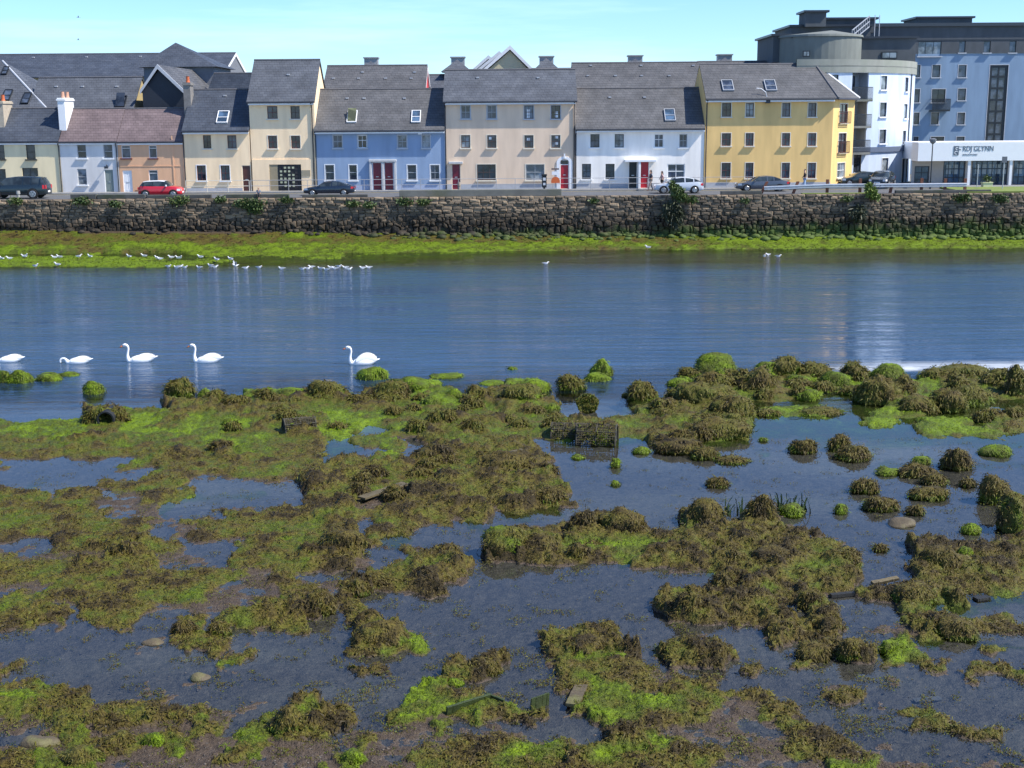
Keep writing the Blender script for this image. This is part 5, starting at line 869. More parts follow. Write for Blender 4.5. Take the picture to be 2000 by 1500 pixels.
gull('gull alone at the water edge of the green bank right of the spit', 673, 488, 'stand', 0); gull('lone white gull floating mid-river below the beige house', 1067, 516, 'float', pi); gull('white gull standing in shallow water, left one of three below the yellow house', 1493, 505, 'stand', pi/2, 1.5); gull('white gull just behind the standing one, middle of three below the yellow house', 1499, 499, 'float', .6, 1.4); gull('white gull floating, right one of three below the yellow house', 1521, 502, 'float', 2.8, 1.5)
gull('tiny gull at the waterline left of the bright algae bank', 1264, 487, 'stand', 0, 1.1)
for px, py, lb in ((153, 34, 'upper one of two faint birds flying high at the left'), (153, 78, 'lower one of two faint birds flying high at the left')):
    x, z = PY(px, py, 240); t = thing('flying_bird', lb, 'bird', (x, 240, z), None, .4); q = MB(); q.tube([(-.35, 0, 0), (0, 0, .02), (.4, 0, .0)], [.03, .07, .02], 6); q.ob('body', mat('far_bird', (.35, .42, .45), .8), t)
    for s in (1, -1): q = MB(); q.poly([(-.12, 0, .03), (-.1, s*.4, .25), (.05, s*.9, .2), (.03, s*.4, .22), (.1, 0, .03)]); q.poly([(-.15, 0, .02), (.2, 0, .02), (.1, s*.5, .29), (.1, s*1.1, .29), (-.1, s*.5, .34)]) if 0 else None; q.ob('wing', mat('far_bird', (.35, .42, .45), .8), t)
# ------------------------------------------------------------------ shore: terrain, algae, water
RUNS = {
 690: "_200", 715: "_200", 728: "_148 g172 _200", 745: "_76 g85 _98 g105 _134 g140 b158 g170 ,174 g184 b190 g200", 765: "_48 g59 b68 _71 b79 _80 g83 b90 _93 b98 b105 _110 _122 b128 _134 b155 g160 ,168 g172 b178 g184 b200",
 785: "_32 b44 g50 b68 b80 g96 b110 _122 ,127 b138 b146 ,172 b180 g184 b186 ,200", 805: "_16 b24 b44 b60 g68 o80 b90 o98 b106 ,110 _120 ,124 b134 b146 ,149 g163 ,172 g180 ,186 ,200",
 825: "o4 g17 b24 g30 b36 g50 b56 b64 g76 o90 b98 o106 g110 b118 b124 o130 b146 ,170 g176 ,180 g188 ,192 b200", 845: "g8 g17 o24 g36 o56 b62 g70 ,76 g84 b92 o104 g108 b122 o128 b147 ,175 ,180 g186 g196 ,200",
 865: "o10 b24 o40 g50 o64 ,70 o78 ~83 b92 b104 ~108 ,122 ,127 b138 ,147 ~155 ,164 ~168 ,200", 885: "o30 b36 o42 b48 o64 ,70 ~74 g79 ~84 b104 ~107 ~147 ,150 ~163 ~200",
 905: "o2 ~24 o64 ,66 b84 o92 b106 ~172 ,200", 925: "~30 o36 o62 b72 b80 o88 b108 ~200", 945: "~6 ,10 ~20 o36 ~60 b70 o76 o84 b109 ~200", 965: "o8 ~10 o20 ~22 .28 o36 ,44 ,50 ~60 b68 o80 b104 b110 ~200",
 985: "o18 .22 .32 ,36 ~58 o64 b70 m76 o80 b100 b110 ~117 ~200", 1005: "o22 .32 ,34 ~36 ~44 o60 b66 o76 b92 b96 ~98 ,102 ,108 ~132 b140 ~146 b151 ~200", 1025: "o30 .38 o46 o60 o70 ~74 o78 o88 ~90 ,94 ~112 b116 b124 ~132 b141 ~145 b152 ~200",
 1045: "o28 ~34 .38 o50 o68 b71 ~74 o82 ~95 b106 b109 ~110 b140 b152 b158 ~200", 1065: "~10 o16 b28 o36 ~44 o56 o62 b71 ~74 o76 ,82 ~95 b106 b109 g130 b158 b164 ~179 b190 b200",
 1085: ".12 .22 b28 .40 ~46 o58 b70 ~78 o84 b90 ~95 b108 o120 g128 b140 b166 ~178 b200", 1105: "o16 b20 o30 .40 .46 o60 b68 .72 ~75 o82 b92 ~122 ,126 b136 b150 b167 ~178 b200", 1125: "o24 o44 .52 o58 .62 ~70 b76 b92 ~138 ,142 b150 b168 ~180 b198 b200",
 1145: ".12 o30 o42 .50 o60 .66 ~68 b74 o82 b88 ~144 b150 o160 b168 ~170 ~177 o200", 1165: ".4 o34 o42 .50 m56 o60 b64 ~66 o72 ~132 b140 b148 o156 b162 ~170 b176 b184 ,200", 1185: "o6 o12 .16 o30 .40 .48 o56 b66 ~68 o72 ~129 b144 b150 ~155 b162 ~166 ~176 b182 ,186 ~200",
 1205: "o8 o14 ~17 o28 ~36 .44 o48 b65 ~70 o73 ~130 b146 b150 o156 b163 ~178 o182 ,188 o194 ~200", 1225: "o4 o14 ~20 o28 ~33 o40 ~44 ~48 o62 ~70 b76 ~148 o156 b162 ~166 .178 b190 o200", 1245: "~34 o44 ~49 .50 ~68 b79 g82 ~106 o110 b120 ~152 b156 ~158 ~170 .180 b188 ~200",
 1265: "~26 .32 ~38 o42 ~68 o74 g84 ~100 ~107 b119 b124 ~130 b140 ~157 b168 ,172 g178 ,200", 1285: "~42 o50 ~88 ,90 ~92 ~108 o114 g118 b125 ~130 b139 ~157 b167 ~171 g180 ~190 o196 ~200", 1305: "o4 ~68 o74 ~87 b98 ~110 o118 o127 .133 ~145 o148 ~153 o157 ~178 o186 ~200",
 1325: "~36 .40 ~86 o90 g92 b96 ~108 o116 o128 .132 o140 ~170 .175 ~190 o200", 1345: "o6 o12 ~28 .34 ~82 g88 ~94 ~108 .112 o114 g122 .128 o134 o140 ~160 ~200", 1365: "g5 o18 ~27 .33 ~36 .48 ~58 ~81 g88 o94 ,96 ~110 m114 g130 o148 .152 ~160 o170 ~200",
 1385: "g4 o12 o18 .24 o34 o36 g40 .46 ~52 b58 ~80 o90 g106 ~110 g130 o140 .144 o154 ~172 .176 ~200", 1405: "o2 .6 o10 o20 b28 o33 m36 o46 ~50 g60 o66 ~79 g94 o104 ~114 g122 o134 m150 o158 ~176 o184 ~200", 1425: ".8 o12 o16 g18 m24 .26 .34 m36 o42 m46 g56 b60 o66 ~80 .98 ~118 o126 .138 .150 o160 ~180 o194 ~200",
 1445: "~6 m12 g18 o22 m30 o38 m46 g56 o58 .80 .86 g90 .108 .120 b128 o132 .144 .152 o158 o165 .176 ~200", 1465: "m14 .20 o30 g34 m46 o52 m60 .72 o76 .86 .92 o100 g112 b120 g132 o136 .150 o160 .172 ~200", 1485: "o5 g12 g20 m44 o50 m66 g70 m84 o96 g108 o130 o140 .160 g172 .200", 1505: "o8 g20 m44 m60 g72 m84 o140 .160 g174 .200", 1560: "m200"}
CH = {'_': (-.42, 0, 0, .0), '~': (-.05, 0, 0, .6), ',': (-.06, .7, .50, .0), '.': (.0, .5, .34, .8), 'm': (.02, .25, .25, 1.), 'o': (.055, 1, .37, .1), 'g': (.065, 1, .74, 0), 'b': (.13, 1, .24, 0)}   # height, cover, greenness, mud
def rast(R_, y0, dy, ny, nx=201):
    ys = sorted(R_); A = np.zeros((len(ys), nx, 4)); px = np.arange(nx)*10.+5
    for i, y in enumerate(ys):
        c = 0
        for tok in R_[y].split(): e = int(tok[1:])*10; A[i, (px >= c) & (px < e)] = CH[tok[0]]; c = e
        A[i, px >= c] = CH[R_[y].split()[-1][0]]
    out = np.zeros((ny, nx, 4)); yy = y0+dy*np.arange(ny)
    for j, y in enumerate(yy):
        k = np.searchsorted(ys, y)-1; k = min(max(k, 0), len(ys)-2); f = min(max((y-ys[k])/(ys[k+1]-ys[k]), 0), 1); out[j] = A[k]*(1-f)+A[k+1]*f
    return out
def samp(T, px, py, y0, dy):
    ny, nx = T.shape[:2]; u = np.clip(px/10-.5, 0, nx-1.001); v = np.clip((py-y0)/dy, 0, ny-1.001); i = np.floor(v).astype(int); j = np.floor(u).astype(int); fu = (u-j)[..., None]; fv = (v-i)[..., None]
    return (T[i, j]*(1-fu)+T[i, j+1]*fu)*(1-fv)+(T[i+1, j]*(1-fu)+T[i+1, j+1]*fu)*fv
TF = rast(RUNS, 690, 5, 180)
def shore_fields(x, y):
    wx = (fbm(x*1.0, y*.75, 6, 3, .62)-.5)*3.2; wy = (fbm(x*1.0+40, y*.75, 6, 8, .62)-.5)*2.4; px, py = PROJ(x+wx*.55, y+wy*.8, np.zeros_like(x)); return samp(TF, px, py, 690, 5)
def shore(x, y):
    f = shore_fields(x, y); h = f[..., 0]; big_ = fbm(x*1.7, y*1.7, 3, 21)-.5; n1 = fbm(x*6, y*6, 3, 31)-.5; n2b = np.abs(fbm(x*13, y*13, 3, 41)-.5); cov = f[..., 1]; br = np.clip((h-.06)/.1, 0, 1)
    land = np.clip((h+.2)/.2, 0, 1); m1 = np.clip(fbm(x*2.1, y*2.1, 2, 71)-.42, 0, 1)*2.2; m2 = np.clip(n2(x*5.3, y*5.3, 73)-.4, 0, 1)*1.4; m3 = np.clip(n2(x*11, y*11, 74)-.35, 0, 1)*1.4; rag = fbm(x*3.5, y*3.5, 4, 77, .65)-.5; k = np.clip(h*9+.4, 0, 1)*cov
    z = h+land*(big_*.06+n1*.05+rag*.11*(1-br))+k*(.03-n2b*.2)+k*(m1*.09+m2*.08+m3*.05)*(.55+1.1*br)+br*(big_*.2+m1*.07+n1*.10)
    top = np.clip(m1*.8+m2*.6+m3*.3, 0, 1)
    g = f[..., 2]+.16*np.clip((y-34)/8, 0, 1)*cov+((fbm(x*1.6, y*1.6, 4, 55)-.5)*1.1+.06)*cov-(top-.3)*.55*cov*(f[..., 2] < .7)
    c2 = np.maximum(cov, np.clip((z-.015)*30, 0, 1)*(f[..., 3] < .55))
    return z, c2, np.clip(g, 0, 1), f[..., 3]
NR, NCc = 630, 760
pyr = np.linspace(1640, 640, NR); Yr = np.array([GZ(1000, p)[1] for p in pyr]); uu = np.linspace(-.50, .50, NCc); Yg, Ug = np.meshgrid(Yr, uu, indexing='ij'); Xg = Ug*(Yg+4)
Z, cov, grn, mud = shore(Xg, Yg); Z = Z-np.clip((Yg-47.5)/8, 0, 1)**1.2*1.1*(Z < -.1)
idx = np.arange(NR*NCc).reshape(NR, NCc); Q = np.stack([idx[:-1, :-1], idx[:-1, 1:], idx[1:, 1:], idx[1:, :-1]], -1).reshape(-1, 4)
# weed & mud material
def weedmat(name, frond):
    m, p = base(name); at = nd(m, 'ShaderNodeAttribute'); at.attribute_name = 'green'; ge = nd(m, 'ShaderNodeNewGeometry'); n = nd(m, 'ShaderNodeTexNoise'); n.inputs['Scale'].default_value = 7; n.inputs['Detail'].default_value = 6; n.inputs['Roughness'].default_value = .7; lk(m, ge.outputs['Position'], n.inputs['Vector'])
    v = math_(m, 'MULTIPLY_ADD', math_(m, 'SUBTRACT', n.outputs['Fac'], .5), .5, at.outputs['Fac'])
    if frond: v = math_(m, 'MULTIPLY_ADD', math_(m, 'SUBTRACT', ge.outputs['Random Per Island'], .5), .28, v)
    r = nd(m, 'ShaderNodeValToRGB'); e = r.color_ramp.elements; e[0].position = 0; e[0].color = (.036, .025, .007, 1); e[1].position = 1; e[1].color = (.135, .205, .003, 1)
    for ps, c in ((.2, (.095, .072, .013, 1)), (.42, (.10, .095, .011, 1)), (.62, (.075, .095, .007, 1)), (.82, (.09, .13, .004, 1))): k = e.new(ps); k.color = c
    lk(m, v, r.inputs[0]); nf_ = nd(m, 'ShaderNodeTexNoise'); nf_.inputs['Scale'].default_value = 16; nf_.inputs['Detail'].default_value = 6; nf_.inputs['Roughness'].default_value = .75; lk(m, ge.outputs['Position'], nf_.inputs['Vector'])
    col = mixc(m, 1., r.outputs[0], mrange(m, nf_.outputs['Fac'], .36, .64, .3, 1.35), 'MULTIPLY')
    if not frond:
        am = nd(m, 'ShaderNodeAttribute'); am.attribute_name = 'cover'; n3_ = nd(m, 'ShaderNodeTexNoise'); n3_.inputs['Scale'].default_value = 9; n3_.inputs['Detail'].default_value = 7; n3_.inputs['Roughness'].default_value = .7; lk(m, ge.outputs['Position'], n3_.inputs['Vector'])
        vo = nd(m, 'ShaderNodeTexVoronoi'); vo.inputs['Scale'].default_value = 22; lk(m, ge.outputs['Position'], vo.inputs['Vector'])
        mr = nd(m, 'ShaderNodeValToRGB'); q_ = mr.color_ramp.elements; q_[0].position = .3; q_[0].color = (.09, .075, .064, 1); q_[1].position = .75; q_[1].color = (.21, .17, .14, 1); lk(m, n3_.outputs['Fac'], mr.inputs[0])
        bw_ = nd(m, 'ShaderNodeRGBToBW'); lk(m, vo.outputs['Color'], bw_.inputs[0]); spz = nd(m, 'ShaderNodeSeparateXYZ'); lk(m, ge.outputs['Position'], spz.inputs[0]); mc = mixc(m, .45, mr.outputs[0], mrange(m, bw_.outputs[0], .2, .8, .4, 1.2), 'MULTIPLY'); mc = mixc(m, mrange(m, spz.outputs[2], -.01, .012), mc, mixc(m, 1., mc, (.52, .46, .38), 'MULTIPLY')); f = mrange(m, math_(m, 'MULTIPLY_ADD', math_(m, 'SUBTRACT', n3_.outputs['Fac'], .5), 1.0, am.outputs['Fac']), .35, .6); col = mixc(m, f, mc, col)
        b = nd(m, 'ShaderNodeBump'); b.inputs['Strength'].default_value = 1.; b.inputs['Distance'].default_value = .05; n5 = nd(m, 'ShaderNodeTexNoise'); n5.inputs['Scale'].default_value = 30; n5.inputs['Detail'].default_value = 4; lk(m, ge.outputs['Position'], n5.inputs['Vector']); lk(m, n5.outputs['Fac'], b.inputs['Height']); lk(m, b.outputs[0], p.inputs['Normal'])
    lk(m, col, p.inputs['Base Color']); p.inputs['Roughness'].default_value = .6; p.inputs['Specular IOR Level'].default_value = .25; return m
WM = weedmat('mud_and_weed', False); FM = weedmat('seaweed_frond', True)
tag(ob('mudflat', mesh('mudflat', np.stack([Xg, Yg, Z], -1).reshape(-1, 3), Q, [WM], smooth=True, attrs={'green': grn.ravel(), 'cover': (cov*(1-.5*mud)).ravel()})), None, None, kind='structure')
q = MB(); q.quad((-400, -60, -2.2), (400, -60, -2.2), (400, 900, -2.2), (-400, 900, -2.2)); q.quad((-60, -40, -.3), (60, -40, -.3), (30, 18.6, -.32), (-30, 18.6, -.32)); tag(q.ob('river_bed', mat('river_bed_silt', (.014, .03, .045), .9, .2, .5)), None, None, kind='structure')
# fronds of weed
def frond_mesh(name, P, L, Wd, green, m, elev=(15, 80), droop=1.3, dirs=None):
    n = len(P); az = rng.random(n)*2*pi if dirs is None else dirs; e0 = np.radians(elev[0]+(elev[1]-elev[0])*rng.random(n)); d = np.stack([np.cos(az)*np.cos(e0), np.sin(az)*np.cos(e0), np.sin(e0)], 1); e1 = e0-droop*(.6+.8*rng.random(n)); az2 = az+rng.normal(0, .6, n); d2 = np.stack([np.cos(az2)*np.cos(e1), np.sin(az2)*np.cos(e1), np.sin(e1)], 1)
    L = (L*(.6+.8*rng.random(n)))[:, None]; s = np.stack([-np.sin(az), np.cos(az), rng.normal(0, .5, n)], 1); s /= np.linalg.norm(s, axis=1)[:, None]; s = s*(Wd*(.6+.8*rng.random(n)))[:, None]
    a = P; b = P+d*L*.55; c = b+d2*L*.45; V = np.stack([a-s*.5, a+s*.5, b-s, b+s, c-s*.35, c+s*.35], 1).reshape(-1, 3); i = np.arange(n)[:, None]*6; F_ = np.concatenate([i+[0, 1, 3, 2], i+[2, 3, 5, 4]], 0); return mesh(name, V, F_, [m], attrs={'green': np.repeat(green, 6)})
NF = 900000; pyf = 725+rng.random(NF)**.92*800; xf = (rng.random(NF)-.5); Yf = (H)/np.tan(PITCH+np.arctan((pyf-750)/F)); Xf = xf*.86*(Yf+2); z, cv, gr, md = shore(Xf, Yf)
keep = (z > -.005) & (cv-md*.6 > .45+.5*rng.random(NF)-.3) & (rng.random(NF) < np.clip(.6+1.2*np.clip(z, 0, .3), 0, 1)); Xf, Yf, z, gr = Xf[keep], Yf[keep], z[keep], gr[keep]
kk = rng.permutation(len(Xf))[:150000]; Xf, Yf, z, gr = Xf[kk], Yf[kk], z[kk], gr[kk]; sc_ = .62+.38*Yf/35
tag(ob('seaweed', frond_mesh('seaweed', np.stack([Xf, Yf, z-.01], 1), (.09+.07*(gr < .4))*sc_*rng.uniform(.5, 1.4, len(gr)), (.0065+.0045*(gr < .4))*sc_, np.clip(gr+rng.normal(0, .07, len(gr)), 0, 1), FM, elev=(-25, 45))), 'olive and brown seaweed covering the mud, stones and shallows of the near shore', 'seaweed', kind='stuff')
NT = 260000; pyf = 860+rng.random(NT)*650; Yf = H/np.tan(PITCH+np.arctan((pyf-750)/F)); Xf = (rng.random(NT)-.5)*.86*(Yf+2); z, cv, gr, md = shore(Xf, Yf); tk = fbm(Xf*2.6, Yf*2.6, 4, 91, .6)
k_ = (z < .05) & (z > -.12) & (tk > .54-.06*(md > .7)+.17*rng.random(NT)); Xf, Yf, z = Xf[k_][:52000], Yf[k_][:52000], z[k_][:52000]; zt_ = (tk[k_][:52000]-.6)*.25
tag(ob('weed_scraps', frond_mesh('weed_scraps', np.stack([Xf, Yf, np.maximum(z, -.012)+np.clip(zt_, 0, .04)], 1), np.full(len(Xf), .05), np.full(len(Xf), .008), np.clip(rng.normal(.35, .2, len(Xf)), 0, 1), FM, elev=(-5, 40))), 'scraps of dark weed strewn over the shallow pools', 'seaweed', kind='stuff')
# debris specks on the wet mud
ND = 26000; pyf = 900+rng.random(ND)*620; Yf = H/np.tan(PITCH+np.arctan((pyf-750)/F)); Xf = (rng.random(ND)-.5)*.86*(Yf+2); z, cv, gr, md = shore(Xf, Yf); k_ = (z > -.075) & (md > .35) & (rng.random(ND) < .2+.8*(md > .8)); Xf, Yf, z = Xf[k_], Yf[k_], z[k_]
n = len(Xf); r_ = .006+.024*rng.random(n)**3; base_ = np.array([(1, 0, 0), (0, 1, 0), (-1, 0, 0), (0, -1, 0), (0, 0, .7), (0, 0, -.5)]); V = base_[None]*(1+.5*(rng.random((n, 6, 1))-.5))*r_[:, None, None]*np.array([1.3, 1, 1]); V = V+np.stack([Xf, Yf, np.maximum(z, -.012)], 1)[:, None]; i = np.arange(n)[:, None]*6
F_ = np.concatenate([i+a for a in ([0, 1, 4], [1, 2, 4], [2, 3, 4], [3, 0, 4], [1, 0, 5], [2, 1, 5], [3, 2, 5], [0, 3, 5])], 0); PBM = leafmat('pebble_mix', (.02, .016, .012), (.12, .10, .08)); tag(ob('gravel', mesh('gravel', V.reshape(-1, 3), F_, [PBM])), 'small stones, shells and scraps scattered over the wet mud', 'gravel', kind='stuff')
# far bank
RB = {440: "m200", 452: "o16 m52 o72 o200", 462: "o30 o55 g66 o110 o130 g200", 470: "o45 o62 o75 o105 g112 o140 g158 g200", 478: "o20 g36 o50 g100 g125 o140 g160 g200", 484: "g16 o24 g50 g98 g108 o118 ,130 g150 g200", 490: ",18 ,36 g98 ,112 _145 _200", 498: ",16 g22 ,36 g66 ,90 _135 _200", 505: "g30 ,40 ,60 g66 ,82 _125 _200", 513: "g43 ,52 _80 _200", 521: "g40 _50 _200", 528: "_200", 540: "_200"}
CHs = dict(CH); CH.update({'_': (-.5, 0, 0, 0), ',': (-.1, .9, .6, 0), 'o': (.05, .8, .40, .3), 'g': (.07, 1, .98, 0), 'm': (.05, .2, .2, 1)}); TB = rast(RB, 440, 3, 34); CH.update(CHs)
def far(x, y):
    zf = zfoot(x); b = np.clip((y-100.9)/4.7, 0, 1)**1.1*zf; px, py = PROJ(x+(fbm(x*.35, y*.5, 3, 12)-.5)*6, y+(fbm(x*.25, y*.4, 3, 14)-.5)*1.2, b); f = samp(TB, px, py, 440, 3); n_ = fbm(x*1.5, y*1.5, 4, 17)-.5; n5 = fbm(x*5, y*5, 3, 19)-.5
    return b*(f[..., 0] > -.05)+f[..., 0]+(n_*.2+n5*.22)*(f[..., 0] > -.3)*f[..., 1], f[..., 1], np.clip(f[..., 2]+n_*1.2+n5*.9-.03, 0, 1), f[..., 3]
xs = np.linspace(-48, 48, 500); ys = np.linspace(82, 106.3, 250); Yg, Xg = np.meshgrid(ys, xs, indexing='ij'); Z, cov, grn, mud = far(Xg, Yg); idx = np.arange(Z.size).reshape(Z.shape); Q = np.stack([idx[:-1, :-1], idx[:-1, 1:], idx[1:, 1:], idx[1:, :-1]], -1).reshape(-1, 4)
tag(ob('far_mud_bank', mesh('far_mud_bank', np.stack([Xg, Yg, Z], -1).reshape(-1, 3), Q, [WM], smooth=True, attrs={'green': grn.ravel(), 'cover': cov.ravel()})), None, None, kind='structure')
NB = 90000; xb = (rng.random(NB)-.5)*90; yb = 84+22*rng.random(NB); z, cv, gr, md = far(xb, yb); k_ = (z > 0) & (cv > .5) & (rng.random(NB) < .8); xb, yb, z, gr = xb[k_], yb[k_], z[k_], gr[k_]
tag(ob('shore_algae', frond_mesh('shore_algae', np.stack([xb, yb, z-.02], 1), np.full(len(xb), .16), np.full(len(xb), .03), gr, FM, elev=(0, 50))), 'bright green algae strands on the mud bank below the quay wall', 'algae', kind='stuff')
# loose boulders at the wall foot
bs = []
for i in range(520):
    x = random.uniform(-43, 43); 
    if random.random() > .25+.75*(x > -12): continue
    y = 105.7-random.random()**2*(1.6 if x > -12 else .8); r = random.uniform(.06, .34)*random.uniform(.6, 1); bs.append((x, y, far(np.array([x]), np.array([y]))[0][0]+r*.25, r))
n = len(bs); A = np.array(bs); ico = bmesh.new(); bmesh.ops.create_icosphere(ico, subdivisions=2, radius=1); iv = np.array([v.co[:] for v in ico.verts]); iF = np.array([[v.index for v in f.verts] for f in ico.faces]); ico.free()
V = (iv[None]*(.8+.5*rng.random((n, len(iv), 1)))*np.array([1.3, 1, .75]))*A[:, 3][:, None, None]+A[:, None, :3]; F_ = (iF[None]+np.arange(n)[:, None, None]*len(iv)).reshape(-1, 3); tag(ob('rubble', mesh('rubble', V.reshape(-1, 3), F_, [qm], attrs={'tone': np.repeat(rng.random(n)*.5, len(iv))})), 'fallen rubble stones along the foot of the quay wall', 'rubble', kind='stuff')
# ------------------------------------------------------------------ rocks
ico = bmesh.new(); bmesh.ops.create_icosphere(ico, subdivisions=5, radius=1); RV = np.array([v.co[:] for v in ico.verts]); RF = np.array([[v.index for v in f.verts] for f in ico.faces]); ico.free()
ico = bmesh.new(); bmesh.ops.create_icosphere(ico, subdivisions=3, radius=1); RV3 = np.array([v.co[:] for v in ico.verts]); RF3 = np.array([[v.index for v in f.verts] for f in ico.faces]); ico.free()
ico = bmesh.new(); bmesh.ops.create_icosphere(ico, subdivisions=4, radius=1); RV4 = np.array([v.co[:] for v in ico.verts]); RF4 = np.array([[v.index for v in f.verts] for f in ico.faces]); ico.free()
STN = mat('bare_tan_stone', (.085, .065, .036), .7, .2, 6, .4, 25, col2=(.13, .13, .04)); rk = [0]
def rock(px, py, w, h, ty, label, tw=1., green=None, sq=1., name='weedy_rock', cat='rock'):
    rk[0] += 1; i = rk[0]; w, h = (w*1.14, h*1.2) if (py < 830 and px > 1350 and py > 720) else (w, h); x, y0 = GZ(px, py); k = y0/F/cos(PITCH); wr = w*k/2; dr = wr*.75*tw; hr = max((h*k-2*dr*.0)*.92, .05); hr = max(h*k-dr*.35, .35*h*k); y = y0+dr*.8; t = thing(name, label, cat, (x, y, -.06), 'weed-covered rocks of the near shore'); V0, F0 = (RV, RF) if w*h > 5000 else ((RV4, RF4) if w*h > 900 else (RV3, RF3))
    V = V0.copy(); s = n3(V*1.3+i*9.7, 1)-.5; s2 = n3(V*3+i*5.1, 2)-.5; s3 = np.abs(n3(V*8+i*3., 3)-.5); s4 = n3(V*17+i, 4)-.5; rough = {'G': .35, 'M': .8, 'B': 1.1, 'S': .25}[ty]; V = V*(1+.5*s+.3*s2*rough-.16*s3*rough+.09*s4*rough)[:, None]; zz = V[:, 2]; up = np.clip(zz, 0, None)**(.8 if sq == 1 else .6); V = np.stack([V[:, 0]*wr*1.0, V[:, 1]*dr, np.where(zz > 0, up*(hr*1.15+.06), zz*.25)], 1)
    tz = np.clip(V[:, 2]/(hr+.06), 0, 1.2); nn = n3(V0*2.2+i*7.7, 5); bg = {'G': .86+(nn-.5)*.7-.2*(tz < .15), 'M': np.where(tz > .45+.5*(nn-.5), .22, .62)+(nn-.5)*.3, 'B': .16+(nn-.5)*.5+.25*(tz < .25), 'S': .3+nn*.2}[ty]
    bg = bg+(.16 if (py < 860 and ty in 'MB') else 0)
    if green is not None: bg = bg+green*np.clip(tz-.4+(nn-.5), 0, 1)
    bg = np.clip(bg, 0, 1); me = mesh('rock', V, F0, [STN if ty == 'S' else WM], smooth=True, attrs={'green': bg, 'cover': np.ones(len(V))}); r = ob('rock', me, t)
    if ty == 'S': return t
    nf = int(min(1500, w*h*({'G': .4, 'M': 1.2, 'B': 1.4}[ty])+80)); fi = rng.integers(0, len(V), nf); okk = V[fi, 2] > -.0; fi = fi[okk]; Pn = V[fi]; nr = Pn/np.array([wr, dr, hr+.06])**2; az = np.arctan2(nr[:, 1], nr[:, 0])+rng.normal(0, .5, len(fi)); kk_ = y0/30
    fm = frond_mesh('seaweed', Pn*.99, np.full(len(fi), (.09 if ty == 'G' else .14)*kk_*rng.uniform(.5, 1.3, len(fi))), np.full(len(fi), (.008 if ty == 'G' else .011)*kk_), bg[fi], FM, elev=((-40, 15) if ty == 'G' else (-60, 30)), droop=1. if ty == 'G' else 1.1, dirs=az); o = ob('seaweed', fm, t); o['kind'] = 'stuff'; return t
